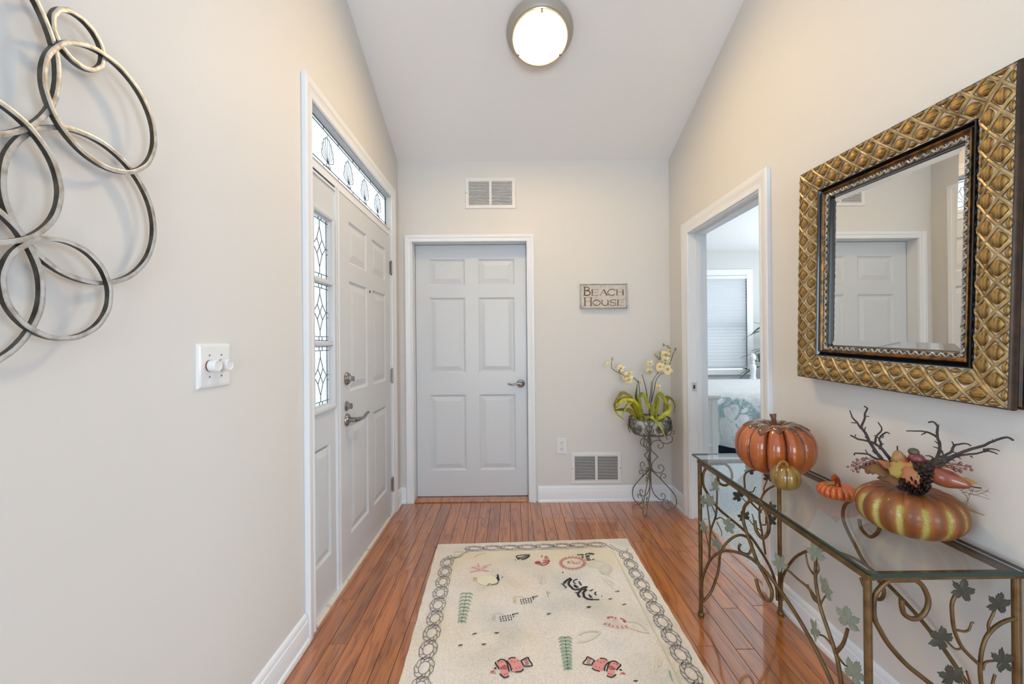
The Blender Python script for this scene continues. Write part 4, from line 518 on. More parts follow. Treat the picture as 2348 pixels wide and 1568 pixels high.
mb = MB().lathe([(.026, 0), (.026, .005), (.020, .008), (.0001, .008)], 24, axis_mat((S1, 2.232, .927), (1, 0, 0))); mb.cbox(S1 + .006, S1 + .032, 2.226, 2.238, .912, .942, .002)
mb.build('thumb_turn', M_nickel, leaf1, smooth=35)
mb = MB().lathe([(.033, 0), (.033, .006), (.028, .012), (.014, .016), (.0125, .05), (.0001, .052)], 28, axis_mat((S1, 2.236, .852), (1, 0, 0)))
pth = cr([(S1 + .045, 2.236, .852), (S1 + .056, 2.262, .852), (S1 + .058, 2.30, .849), (S1 + .056, 2.345, .849), (S1 + .058, 2.372, .860), (S1 + .064, 2.392, .868)], 5)
mb.tube(pth, [.0115 - .004 * i / (len(pth) - 1) for i in range(len(pth))], 10)
mb.build('lever_handle', M_nickel, leaf1, smooth=50)
mb = MB().lathe([(.008, 0), (.008, .003), (.004, .004), (.0001, .004)], 14, axis_mat((S1, 2.619, 1.59), (1, 0, 0)))
mb.build('peephole', mat('peephole_black', (30, 28, 26), .3), leaf1, smooth=35)
# side light panel (fixed)
sl = MB(); SF = XL - .010
ss = [CY0 + .012, 1.862, 2.028, 2.098]; zs = [.016, .975, 1.858, 2.040]
pz = (1.862, 2.040, .234, .776)
SS = sorted(set(ss + [pz[0], pz[1]])); ZZ = sorted(set(zs + [pz[2], pz[3]]))
for i in range(len(SS) - 1):
    for j in range(len(ZZ) - 1):
        cx, cz = (SS[i] + SS[i + 1]) / 2, (ZZ[j] + ZZ[j + 1]) / 2
        if 1.862 < cx < 2.028 and .975 < cz < 1.858: continue
        if pz[0] < cx < pz[1] and pz[2] < cz < pz[3]: continue
        sl.box(XL - .05, SF, SS[i], SS[i + 1], ZZ[j], ZZ[j + 1])
rows = []
for u, t in ((0, -.010), (.012, -.020), (.014, -.024)):
    rows.append([PL(pz[0] + u, pz[2] + u, t), PL(pz[1] - u, pz[2] + u, t), PL(pz[1] - u, pz[3] - u, t), PL(pz[0] + u, pz[3] - u, t)])
sl.loft(rows, cu=True); sl.poly(rows[-1])
side = sl.build('side_light', M_door, d1, smooth=0)
pb = MB(); rows = []
for u, t in ((.0145, -.022), (.0145, -.018), (.020, -.018), (.046, -.010), (.048, -.0098)):
    rows.append([PL(pz[0] + u, pz[2] + u, t), PL(pz[1] - u, pz[2] + u, t), PL(pz[1] - u, pz[3] - u, t), PL(pz[0] + u, pz[3] - u, t)])
pb.loft(rows, cu=True); pb.poly(rows[-1]); pb.build('panel', M_door, side, smooth=0)
# projecting glazing frame with two bars
gf = frame4(PL, 1.832, 2.082, .938, 1.897, [(0, -.011), (0, .002), (.008, .006), (.020, .006), (.028, .002), (.030, -.008), (.033, -.014)])
gf.build('glazing_frame', M_door, side, smooth=25)
for zc in (1.558, 1.263): MB().cbox(XL - .016, XL + .004, 1.862, 2.052, zc - .013, zc + .013, .006).build('glazing_bar', M_door, side, smooth=40)
mb = MB()
for zc in (1.84, 1.59, 1.53, 1.29, 1.24, .99):
    mb.lathe([(.0035, 0), (.0035, .002), (.0001, .0022)], 8, axis_mat((XL - .012, 2.0515, zc), (0, -1, 0)))
mb.build('screw', M_nickel, side, smooth=30)
# leaded glass
mg = bpy.data.materials.new('frosted_leaded_glass'); mg.use_nodes = True
nt = mg.node_tree; nt.nodes.remove(nt.nodes['Principled BSDF']); out = nt.nodes['Material Output']
tr = N(nt, 'ShaderNodeBsdfTranslucent'); tr.inputs['Color'].default_value = (.93, .97, 1, 1)
tp = N(nt, 'ShaderNodeBsdfTransparent'); tp.inputs['Color'].default_value = (.86, .93, .98, 1)
gl = N(nt, 'ShaderNodeBsdfGlossy'); gl.inputs['Roughness'].default_value = 0.12
ns = N(nt, 'ShaderNodeTexNoise', Scale=60.0, Detail=3.0); tcn = N(nt, 'ShaderNodeTexCoord'); nt.links.new(tcn.outputs['Object'], ns.inputs['Vector'])
rr = ramp_node(nt, [(0.3, (212, 212, 212)), (0.75, (246, 246, 246))]); nt.links.new(ns.outputs['Fac'], rr.inputs['Fac'])
mxa = N(nt, 'ShaderNodeMixShader'); nt.links.new(rr.outputs[0], mxa.inputs[0]); nt.links.new(tp.outputs[0], mxa.inputs[1]); nt.links.new(tr.outputs[0], mxa.inputs[2])
mxb = N(nt, 'ShaderNodeMixShader'); mxb.inputs[0].default_value = 0.06; nt.links.new(mxa.outputs[0], mxb.inputs[1]); nt.links.new(gl.outputs[0], mxb.inputs[2])
nt.links.new(mxb.outputs[0], out.inputs['Surface'])
M_pane = mg
M_lead = mat('lead_came', (38, 42, 46), 0.5, 0.3)
M_lead2 = mat('lead_came_light', (96, 104, 110), 0.5, 0.2)
GX = XL - .013
def came(path, r, mbx): mbx.tube(path, r, 6)
for zlo, zhi in ((1.571, 1.865), (1.276, 1.545), (.970, 1.250)):
    ya, yb = 1.863, 2.032
    pane = MB().box(GX - .005, GX, ya, yb, zlo, zhi).build('pane', M_pane, side, smooth=0)
    mb = MB(); P = lambda y, z: (GX + .001, y, z); r = .0017; m = .020
    yi0, yi1, zi0, zi1 = ya + m * .2, yb - m, zlo + m, zhi - m
    for z in (zi0, zi1, zlo + .002, zhi - .002): came([P(ya, z), P(yb, z)], r, mb)
    for y in (yi1, yb - .002): came([P(y, zlo), P(y, zhi)], r * 1.2, mb)
    for f_ in (.40, .58):
        y = ya + (yb - ya) * f_
        for z0_, z1_ in ((zlo, zi0), (zi1, zhi)): came([P(y, z0_), P(y, z1_)], r, mb)
    yc, zc = ya + (yb - ya) * .47, (zlo + zhi) / 2
    for dz in (-.012, .012): came([P(yi1, zc + dz - .01), P(yb, zc + dz - .01)], r, mb)
    hz, hy = (zhi - zlo) * .32, .062
    q = [(0, hz), (-.026, .035), (-hy, 0), (-.026, -.035), (0, -hz), (.026, -.035), (hy, 0), (.026, .035)]
    for i in range(8):
        p, p2 = q[i], q[(i + 1) % 8]; came([P(yc + p[0], zc + p[1]), P(yc + p2[0], zc + p2[1])], r, mb)
    came([P(yc - .026, zc + .035), P(yc + .026, zc - .035)], r, mb); came([P(yc + .026, zc + .035), P(yc - .026, zc - .035)], r, mb)
    came([P(yc, zc + hz), P(yc, zi1)], r, mb); came([P(yc, zc - hz), P(yc, zi0)], r, mb)
    mb.build('came', M_lead, pane, smooth=50) if False else mb.build('came', M_lead, side, smooth=50)
# transom with four scallop shells
tl = frame4(PL, CY0 + .012, CY1 - .004, 2.102, CZT + .004, [(0, -.002), (.004, -.008), (.008, -.010), (.010, -.020), (.018, -.022), (.020, -.028), (.020, -.05)])
tz = tl.build('transom', M_door, d1, smooth=25)
TXc = XL - .030
ty0, ty1, tz0, tz1 = CY0 + .030, CY1 - .022, 2.122, 2.332
MB().box(TXc - .005, TXc, ty0, ty1, tz0 - .02, tz1 + .02).build('pane', M_pane, tz, smooth=0)
mb = MB(); P = lambda y, z: (TXc + .001, y, z); r = .0020; sc = 0.96
T = lambda y: y * .968
for z in (tz0 + .004, tz0 + .022, tz1 - .018, tz1 - .002): came([P(ty0, z), P(ty1, z)], r if z != tz0 + .004 else r * .4, mb)
for y in (ty1 - .016, ty1 - .002, ty0 + .016): came([P(y, tz0), P(y, tz1)], r, mb)
for y in (2.10, 2.281, 2.493, 2.599, 2.809, 2.994):
    came([P(T(y), tz1 - .018), P(T(y), tz1)], r, mb); came([P(T(y), tz0), P(T(y), tz0 + .022)], r, mb)
mb.build('came', M_lead, tz, smooth=50)
for yc in (2.140, 2.418, 2.690, 2.952):
    mb = MB(); y0 = T(yc) + .012; zb = tz0 + .046; h = .118
    tips = []
    for i in range(9):
        a_ = math.radians(-78 + i * 19.5) - .06
        L = h * (1.02 - .30 * abs(i - 3.6) / 5)
        tips.append((y0 + L * .72 * math.sin(a_) + (.0), zb + L * math.cos(a_)))
    for i, tp_ in enumerate(tips):
        came(cr([P(y0, zb), P((y0 * .45 + tp_[0] * .55) + (.004 if i > 4 else -.004), zb * .5 + tp_[1] * .5), P(*tp_)], 3), r * .55 if 0 < i < 8 else r * .8, mb)
    for i in range(8):
        p, q_ = tips[i], tips[i + 1]; mx_, mz_ = (p[0] + q_[0]) / 2, (p[1] + q_[1]) / 2
        dx, dz = mx_ - y0, mz_ - zb; k_ = 1.10
        came(cr([P(*p), P(y0 + dx * k_, zb + dz * k_), P(*q_)], 3), r * .8, mb)
    for s_ in (-1, 1): came(cr([P(y0, zb), P(y0 + s_ * .020, zb - .010), P(y0 + s_ * .022, zb - .022), P(y0 + s_ * .006, zb - .016), P(y0, zb - .020)], 3), r * .8, mb)
    came([P(y0 - .006, zb + h * 1.02), P(y0 - .006, tz1 - .018)], r * .5, mb); came([P(y0, zb - .02), P(y0, tz0 + .022)], r * .5, mb)
    mb.build('shell_came', M_lead, tz, smooth=50)
# porch slab outside so that daylight bounces
struct(MB().box(-5, XL - WT - .02, -1, 6, -.2, -.06).build('ground', mat('porch_concrete', (170, 172, 172), .9), smooth=0), 'porch slab outside the front door')

# ---- door_3: cased opening to the bedroom in the right wall
d3 = thing('door_3', 'white cased doorway opening into the bright bedroom', 'doorway', (XR, 2.5, 0), kind='structure')
a, b_, _, zt = DOOR3
frame3(PR, a + .006, b_ - .006, zt - .006, CAS, 1.08).build('casing', M_trim, d3, smooth=25)
PR2 = lambda s, z, t: (XR + WT + t, s, z)
frame3(PR2, a + .006, b_ - .006, zt - .006, CAS, 1.0).build('casing', M_trim, d3, smooth=25)
mb = MB()
for y0, y1 in ((a, a + .014), (b_ - .014, b_)): mb.box(XR - .002, XR + WT + .002, y0, y1, 0, zt)
mb.box(XR - .002, XR + WT + .002, a + .014, b_ - .014, zt - .014, zt)
for y0, y1 in ((a + .014, a + .025), (b_ - .025, b_ - .014)): mb.box(XR + .045, XR + .080, y0, y1, 0, zt - .014)
mb.box(XR + .045, XR + .080, a + .025, b_ - .025, zt - .025, zt - .014)
mb.build('jamb', M_trim, d3, smooth=0)
mb = MB(); mb.cbox(XR + .012, XR + .042, b_ - .0165, b_ - .0135, .905, .965, .001, 0); mb.box(XR + .021, XR + .033, b_ - .0172, b_ - .0160, .922, .948, 1)
mb.build('strike_plate', [mat('bright_strike_plate', (206, 206, 204), .3, .3), M_dark], d3, smooth=0)
struct(MB().cbox(XR + .018, XR + .062, a, b_, -.002, .007, .003).build('trim_1', M_oak, smooth=0), 'oak reducer strip where hardwood meets bedroom carpet')

# ------------------------------------------------------------------ bedroom beyond the doorway
M_bwall = mat('bedroom_wall_paint', (208, 211, 211), 0.65)
M_bceil = mat('bedroom_ceiling_paint', (236, 238, 239), 0.7)
BX0, BX1, BY0, BY1, BZ = XR + WT, 5.25, 0.7, 6.6, 2.70
mb = MB(); w1 = (2.55, 3.80, .74, 2.30)
for x0, x1, z0, z1 in ((BX0, w1[0], 0, BZ), (w1[1], BX1 + .1, 0, BZ), (w1[0], w1[1], 0, w1[2]), (w1[0], w1[1], w1[3], BZ)): mb.box(x0, x1, BY1, BY1 + .14, z0, z1)
struct(mb.build('wall_bedroom_far', M_bwall, smooth=0), 'white bedroom wall holding the shaded window')
struct(MB().box(BX1, BX1 + .1, BY0, BY1, 0, BZ).build('wall_bedroom_right', M_bwall, smooth=0), 'bedroom side wall out of sight')
struct(MB().box(BX0, BX1 + .1, BY0 - .1, BY0, 0, BZ).build('wall_bedroom_near', M_bwall, smooth=0), 'bedroom wall near the viewer, out of sight')
struct(MB().box(BX0, BX1 + .1, BY0 - .1, BY1 + .14, BZ, BZ + .1).build('ceiling_bedroom', M_bceil, smooth=0), 'white bedroom ceiling')
struct(MB().box(BX0, BX0 + .002, BY0, a - .075, 0, BZ).box(BX0, BX0 + .002, b_ + .075, BY1, 0, BZ).build('wall_bedroom_left', M_bwall, smooth=0), 'bedroom face of the hall wall')
mcar = mat('loop_carpet', (198, 204, 206), 0.95, color2=(168, 178, 184), nscale=70, ramp=(.4, .6), bump=1.0, bscale=120)
struct(MB().box(XR + .06, BX1, BY0, BY1, -.05, -.001).build('floor_bedroom', mcar, smooth=0), 'pale blue-grey loop carpet of the bedroom')
# window
w = thing('window_1', 'white framed bedroom window behind the pleated shade', 'window', (3.175, BY1, .74), kind='structure')
PB = lambda s, z, t: (s, BY1 - t, z)
frame4(PB, w1[0] - .09, w1[1] + .09, w1[2] - .03, w1[3] + .10, [(0, 0), (0, .020), (.03, .022), (.075, .014), (.09, .012), (.09, -.06)]).build('window_casing', M_trim, w, smooth=25)
MB().cbox(w1[0] - .12, w1[1] + .12, BY1 - .05, BY1 + .02, .715, .742, .006).build('window_sill', M_trim, w, smooth=0)
frame4(PB, w1[0], w1[1], w1[2], w1[3], [(0, -.06), (.04, -.06), (.04, -.10), (0, -.10)]).build('sash', M_trim, w, smooth=0)
MB().box(w1[0], w1[1], BY1 + .06, BY1 + .10, 1.49, 1.54).build('sash_rail', M_trim, w, smooth=0)
gpane = bpy.data.materials.new('clear_pane'); gpane.use_nodes = True
nt = gpane.node_tree; nt.nodes.remove(nt.nodes['Principled BSDF'])
tp = N(nt, 'ShaderNodeBsdfTransparent'); gl = N(nt, 'ShaderNodeBsdfGlossy'); gl.inputs['Roughness'].default_value = .02; mxs = N(nt, 'ShaderNodeMixShader'); mxs.inputs[0].default_value = .06
nt.links.new(tp.outputs[0], mxs.inputs[1]); nt.links.new(gl.outputs[0], mxs.inputs[2]); nt.links.new(mxs.outputs[0], nt.nodes['Material Output'].inputs['Surface'])
MB().box(w1[0] + .03, w1[1] - .03, BY1 + .078, BY1 + .082, w1[2] + .03, w1[3] - .03).build('pane', gpane, w, smooth=0)
# pleated shade
msh = bpy.data.materials.new('translucent_shade_fabric'); msh.use_nodes = True
nt = msh.node_tree; bs = nt.nodes['Principled BSDF']; bs.inputs['Base Color'].default_value = (*lin((222, 230, 236)), 1); bs.inputs['Roughness'].default_value = .8
trl = N(nt, 'ShaderNodeBsdfTranslucent'); trl.inputs['Color'].default_value = (.36, .39, .42, 1)
mxs = N(nt, 'ShaderNodeMixShader'); mxs.inputs[0].default_value = .5
nt.links.new(bs.outputs[0], mxs.inputs[1]); nt.links.new(trl.outputs[0], mxs.inputs[2]); nt.links.new(mxs.outputs[0], nt.nodes['Material Output'].inputs['Surface'])
sh = thing('window_shade', 'pale blue pleated shade pulled down over the bedroom window', 'window shade', (3.18, BY1 - .02, .75))
rows = []; z = 2.255; k = 0
while z > .80:
    rows += [[(w1[0] + .003, BY1 + .012, z), (w1[1] - .003, BY1 + .012, z)], [(w1[0] + .003, BY1 + .003, z - .026), (w1[1] - .003, BY1 + .003, z - .026)]]
    z -= .052
MB().loft(rows).build('pleated_fabric', msh, sh, smooth=0, fix=False)
MB().cbox(w1[0] + .003, w1[1] - .003, BY1 - .014, BY1 + .02, 2.250, 2.299, .004).build('head_rail', M_trim, sh, smooth=0)
MB().cbox(w1[0] + .003, w1[1] - .003, BY1 - .016, BY1 + .018, z + .02, z + .052, .004).build('bottom_rail', mat('shade_rail', (205, 212, 218), .4), sh, smooth=0)
baseboard('baseboard_bedroom', lambda s, zz, t: (s, BY1 - t, zz), BX0, BX1, 'white bedroom baseboard below the window')
# ------------------------------------------------------------------ ceiling light
LC = Vector((.19, 2.385, 2.70 + .39 * (YF - 2.385) + .004)); LN = Vector((0, -.37, -1)).normalized()
ML = axis_mat(LC, LN, (1, 0, 0))
lamp = thing('ceiling_light', 'round brushed nickel flush-mount light glowing on the sloped ceiling', 'ceiling light', LC)
M_brush = mat('brushed_nickel_pan', (176, 170, 160), 0.5, 0.35)
MB().lathe([(.02, -.012), (.150, -.012), (.186, .0), (.192, .004), (.192, .010), (.187, .016), (.178, .034), (.172, .046), (.166, .050), (.150, .050)], 64, ML).build('pan', M_brush, lamp, smooth=30)
MB().lathe([(.160, .048), (.166, .052), (.166, .058), (.162, .062), (.156, .060), (.154, .051)], 64, ML, caps=False).build('rim', mat('nickel_rim', (196, 184, 164), .3, .8), lamp, smooth=40)
me_ = bpy.data.materials.new('lit_frosted_glass'); me_.use_nodes = True
nt = me_.node_tree; b = nt.nodes['Principled BSDF']
tc = N(nt, 'ShaderNodeTexCoord'); ln = N(nt, 'ShaderNodeVectorMath', operation='LENGTH'); nt.links.new(tc.outputs['Object'], ln.inputs[0])
rr = ramp_node(nt, [(0.0, (255, 216, 156)), (0.095, (255, 214, 152)), (0.135, (255, 212, 146)), (0.160, (250, 206, 136))])
nt.links.new(ln.outputs['Value'], rr.inputs['Fac'])
st = N(nt, 'ShaderNodeMapRange'); st.inputs['From Min'].default_value = .075; st.inputs['From Max'].default_value = .162; st.inputs['To Min'].default_value = LAMP_STRENGTH; st.inputs['To Max'].default_value = 1.0
st.interpolation_type = 'SMOOTHSTEP'
nt.links.new(ln.outputs['Value'], st.inputs['Value'])
b.inputs['Base Color'].default_value = (.9, .88, .82, 1); b.inputs['Roughness'].default_value = .4
nt.links.new(rr.outputs[0], b.inputs['Emission Color']); nt.links.new(st.outputs[0], b.inputs['Emission Strength'])
MB().lathe([(.157, .056), (.150, .062), (.120, .070), (.08, .076), (.04, .079), (.0001, .080)], 48, ML, caps=False).build('glass_diffuser', me_, lamp, origin=LC + LN * .06, smooth=60)
for ang in (90, 215, -35):
    a_ = math.radians(ang); d_ = Vector((math.cos(a_), math.sin(a_), 0))
    p = ML @ (d_ * .160 + Vector((0, 0, .061))); q = ML @ (d_ * .148 + Vector((0, 0, .066)))
    mb = MB(); mb.tube([p, (p + q) / 2 + LN * .006, q], .005, 8); mb.ball(q, .0075, 8, 6)
    mb.build('clip', M_nickel, lamp, smooth=50)

# ------------------------------------------------------------------ wall grilles
def grille(name, x0, x1, z0, z1, fx, fz, mid, nrow, label, lit):
    g = thing(name, label, 'wall grille', ((x0 + x1) / 2, YF, (z0 + z1) / 2), 'white return air grilles on the end wall')
    xm = (x0 + x1) / 2
    mb = frame4(PF, x0, x1, z0, z1, [(0, .0005), (.003, .007), (.008, .008), (fx - .004, .008), (fx, .006), (fx, .0005)])
    mb.build('frame', M_slate, g, smooth=0)
    MB().box(xm - mid / 2, xm + mid / 2, YF - .008, YF - .001, z0 + fx, z1 - fx).build('centre_bar', M_slate, g, smooth=0)
    MB().box(x0 + fx - .004, x1 - fx + .004, YF - .0012, YF - .0003, z0 + fx - .004, z1 - fx + .004).build('backing', M_shadowgap, g, smooth=0)
    h = (z1 - z0 - 2 * fx) / nrow
    wv = xm - mid / 2 - (x0 + fx)
    sl_ = MB()
    pr = [(-.0006, -h * .50), (-.0085, -h * .0), (-.0082, -h * .42), (.0, -h * .56)]
    r0 = [(-wv / 2, t, zz) for t, zz in pr]; r1 = [(wv / 2, t, zz) for t, zz in pr]
    sl_.loft([r0, r1], cu=True); sl_.poly(r0); sl_.poly(r1)
    first = None
    for i in range(nrow):
        for xc in (x0 + fx + wv / 2, x1 - fx - wv / 2):
            z = z1 - fx - h * (i + .18)
            if first is None:
                first = sl_.build('slat', M_slate, None, smooth=0); first.location = (xc, YF - .001, z); put(first, g)
            else:
                o = first.copy(); scene.collection.objects.link(o); o.location = (xc, YF - .001, z)
    for xs in (x0 + .010, x1 - .010):
        MB().lathe([(.004, 0), (.0036, .0014), (.0001, .0016)], 10, axis_mat((xs, YF - .008, (z0 + z1) / 2), (0, -1, 0))).build('screw', M_nickel, g, smooth=30)
grille('air_grille', -.343, .060, 2.323, 2.571, .030, .03, .018, 16, 'white louvred air grille high above the closet door', True)
grille('air_grille', .477, .878, .137, .385, .030, .03, .018, 16, 'white louvred air grille low on wall above the baseboard', False)

# ------------------------------------------------------------------ outlet and dimmer plate
o_ = thing('outlet', 'white duplex outlet low on the end wall left of the grille', 'outlet', (.405, YF, .438))
MB().cbox(.365, .446, YF - .006, YF, .377, .500, .003).build('cover_plate', M_plate, o_, smooth=0)
for zc in (.463, .414):
    mb = MB(); mb.prism([(.405 + .020 * math.cos(t) * 1.0, YF - .0055, zc + max(-.0165, min(.0165, .021 * math.sin(t)))) for t in [2 * PI * i / 24 for i in range(24)]], (0, -.0025, 0))
    rc_ = mb.build('receptacle', M_plate, o_, smooth=0)
    mb = MB()
    for dx in (-.0075, .0075): mb.box(.405 + dx - .0016, .405 + dx + .0016, YF - .0085, YF - .0078, zc - .001, zc + .009)
    mb.lathe([(.0032, 0), (.0001, .0004)], 10, axis_mat((.405, YF - .008, zc - .008), (0, -1, 0)))
    mb.build('slot', M_dark, rc_, smooth=0)
MB().lathe([(.003, 0), (.0026, .001), (.0001, .0012)], 10, axis_mat((.405, YF - .006, .438), (0, -1, 0))).build('screw', M_nickel, o_, smooth=30)

sw = thing('dimmer_switch', 'white double dimmer plate with two round knobs', 'light switch', (XL, 1.224, 1.20))
y0, y1, z0, z1 = 1.157, 1.292, 1.136, 1.264
rows = []
for u, t in ((0, 0), (0, .003), (.003, .0065), (.010, .008)):
    rows.append([PL(y0 + u, z0 + u, t), PL(y1 - u, z0 + u, t), PL(y1 - u, z1 - u, t), PL(y0 + u, z1 - u, t)])
mb = MB(); mb.loft(rows, cu=True); mb.poly(rows[-1]); mb.build('cover_plate', M_plate, sw, smooth=0)
for yc in (1.200, 1.249):
    MB().lathe([(.017, 0), (.017, .004), (.0001, .004)], 24, axis_mat((XL + .008, yc, 1.200), (1, 0, 0))).build('bushing', M_copper, sw, smooth=30)
    kn = MB().lathe([(.016, .002), (.0175, .005), (.017, .022), (.0155, .026), (.0142, .026), (.0138, .0235), (.0001, .0235)], 28, axis_mat((XL + .008, yc, 1.200), (1, 0, 0))).build('knob', M_plate, sw, smooth=35)
    for zc in (1.230, 1.168):
        MB().lathe([(.003, 0), (.0026, .001), (.0001, .0012)], 8, axis_mat((XL + .008, yc, zc), (1, 0, 0))).build('screw', M_nickel, sw, smooth=30)

# ------------------------------------------------------------------ painted sign
sx0, sx1, sz0, sz1 = .560, .929, 1.524, 1.717
sg = thing('wall_sign', 'small white framed wooden sign lettered in brown capitals', 'sign', ((sx0 + sx1) / 2, YF, 1.62))
mb = MB().cbox(sx0 + .006, sx1 - .006, YF - .022, YF - .004, sz0 + .006, sz1 - .006, .003)
mb.build('board', mat('weathered_white_board', (204, 200, 192), .6, color2=(178, 176, 170), nscale=30, ramp=(.45, .75)), sg, smooth=0)
mb = MB()
yb_ = YF - .022
for z in (sz0 + .003, sz1 - .003): mb.tube([(sx0 - .003, yb_, z), (sx1 + .003, yb_, z)], .004, 8)
for x in (sx0 + .003, sx1 - .003): mb.tube([(x, yb_, sz0 - .003), (x, yb_, sz1 + .003)], .004, 8)
for x in (sx0 + .003, sx1 - .003):
    for z in (sz0 + .003, sz1 - .003): mb.ball((x, yb_ - .001, z), .0065, 8, 6)
mb.build('wire_frame', mat('grey_wire', (186, 183, 174), .5, .3, color2=(130, 112, 92), nscale=25, ramp=(.5, .75)), sg, smooth=50)
GLY = [
 [([(487, 265), (487, 575)], 46), ([(425, 268), (560, 268)], 15), ([(420, 577), (570, 577)], 15), ([(500, 268), (610, 278), (655, 325), (620, 380), (500, 398)], 30), ([(500, 398), (625, 408), (688, 480), (640, 560), (500, 577)], 38)],
 [([(757, 365), (757, 577)], 40), ([(722, 368), (975, 368)], 14), ([(968, 366), (968, 400)], 12), ([(770, 460), (945, 460)], 12), ([(945, 436), (945, 490)], 12), ([(720, 577), (965, 577), (992, 528)], 14)],
 [([(1172, 360), (1045, 577)], 18), ([(1165, 362), (1285, 577)], 44), ([(1110, 497), (1225, 497)], 12), ([(1010, 577), (1085, 577)], 12), ([(1225, 577), (1315, 577)], 12)],
 [([(1558, 415), (1552, 375), (1470, 360), (1385, 378), (1325, 425), (1312, 490), (1350, 550), (1440, 580), (1525, 570), (1562, 525)], 26)],
 [([(1640, 367), (1640, 577)], 38), ([(1858, 367), (1858, 577)], 38), ([(1650, 462), (1850, 462)], 12)] + [([(x - 45, z), (x + 45, z)], 12) for x in (1640, 1858) for z in (369, 577)],
 [([(495, 655), (495, 950)], 44), ([(715, 655), (715, 950)], 44), ([(500, 785), (710, 785)], 14)] + [([(x - 62, z), (x + 62, z)], 14) for x in (495, 715) for z in (652, 950)],
 [([(912 + 130 * math.cos(t), 845 + 98 * math.sin(t)) for t in [2 * PI * i / 22 for i in range(23)]], 30)],
 [([(1105, 745), (1110, 870), (1145, 930), (1215, 950), (1285, 925), (1315, 860), (1315, 745)], 28), ([(1065, 745), (1145, 745)], 12), ([(1255, 745), (1335, 745)], 12), ([(1325, 860), (1325, 945)], 26)],
 [([(1590, 790), (1585, 745), (1500, 740), (1410, 765), (1400, 815), (1470, 845), (1560, 855), (1605, 890), (1570, 935), (1480, 952), (1410, 940), (1398, 890)], 26)],
 [([(1672, 745), (1672, 950)], 38), ([(1635, 745), (1875, 745)], 14), ([(1868, 742), (1868, 775)], 12), ([(1680, 835), (1855, 835)], 12), ([(1858, 808), (1858, 870)], 12), ([(1635, 950), (1865, 950), (1890, 905)], 14)]]
M_ink = mat('brown_lettering', (84, 50, 30), .7, color2=(134, 94, 60), nscale=40)
def sp(x, y): return Vector((sx0 + (x - 330) / 1665 * (sx1 - sx0), 0, sz1 - (y - 160) / 890 * (sz1 - sz0)))
def flat_ribbon(mb, P, w, nrm, closed=False):
    """ribbon of width w (number or list) along points P lying in a plane with normal nrm"""
    m = len(P); L_, R_ = [], []
    for i in range(m):
        a_ = P[max(i - 1, 0)]; c_ = P[min(i + 1, m - 1)]; t = (c_ - a_)
        t = t.normalized() if t.length > 1e-9 else Vector((1, 0, 0))
        s_ = nrm.cross(t); ww = w[i] if isinstance(w, (list, tuple)) else w
        L_.append(P[i] + s_ * ww / 2); R_.append(P[i] - s_ * ww / 2)
    mb.loft([L_, R_])
for gi, strokes in enumerate(GLY):
    mb = MB()
    for k, (pts, wpx) in enumerate(strokes):
        P = [sp(*p) + Vector((0, YF - .0224 - .00008 * k, 0)) for p in (cr([(a_, c_, 0) for a_, c_ in pts], 4) if False else pts)]
        if len(pts) > 4: P = cr(P, 4)
        flat_ribbon(mb, P, wpx / 1665 * .369, Vector((0, -1, 0)))
    mb.build('letter', M_ink, sg, smooth=0, fix=False)

# ------------------------------------------------------------------ ring wall sculpture
ms = mat('silver_leaf_metal', (188, 189, 190), .40, .6, color2=(146, 138, 122), nscale=46, detail=6, ramp=(.46, .74), bump=.35, bscale=90, stretch=(1, 1, 1))
ms_side = mat('dark_ring_side', (92, 88, 78), .45, .7, color2=(60, 56, 48), nscale=40)  # darker metal colour for the sides of the rings
ring_t = thing('ring_sculpture', 'silver metal wall sculpture of overlapping rings', 'wall art', (XL, .70, 1.5))
RINGS = [(.817, 1.860, .048, 2), (.865, 1.747, .1165, 3), (.844, 1.537, .148, 1), (.595, 1.768, .183, 2), (.657, 1.546, .118, 3), (.598, 1.361, .151, 2), (.778, 1.366, .092, 3), (.46, 1.50, .14, 1), (.52, 1.98, .15, 3)]
for y, z, r_, lay in RINGS:
    mb = MB(); n = 72; hw_, x0 = .0044, XL + .016 + lay * .0058; x1 = x0 + .0095
    rows = []
    for k in range(n):
        t = 2 * PI * k / n; j = .0004 * math.sin(13 * t + y * 40)
        c_, s_ = math.cos(t), math.sin(t)
        rows.append([(x0, y + (r_ - hw_) * c_, z + (r_ - hw_) * s_), (x1, y + (r_ - hw_ + j) * c_, z + (r_ - hw_ + j) * s_), (x1 + .001, y + r_ * c_, z + r_ * s_), (x1, y + (r_ + hw_ + j) * c_, z + (r_ + hw_ + j) * s_), (x0, y + (r_ + hw_) * c_, z + (r_ + hw_) * s_)])
    mb.loft(rows, cu=True, cv=True)
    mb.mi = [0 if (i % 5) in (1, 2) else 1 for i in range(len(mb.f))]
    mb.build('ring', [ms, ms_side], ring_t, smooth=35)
mb = MB()
for y, z, r_, t in ((.844, 1.537, .148, 200), (.598, 1.361, .151, 60)):
    y += r_ * math.cos(math.radians(t)); z += r_ * math.sin(math.radians(t)); mb.tube([(XL + .001, y, z), (XL + .018, y, z)], .004, 8)
mb.build('standoff', M_nickel, ring_t, smooth=40)

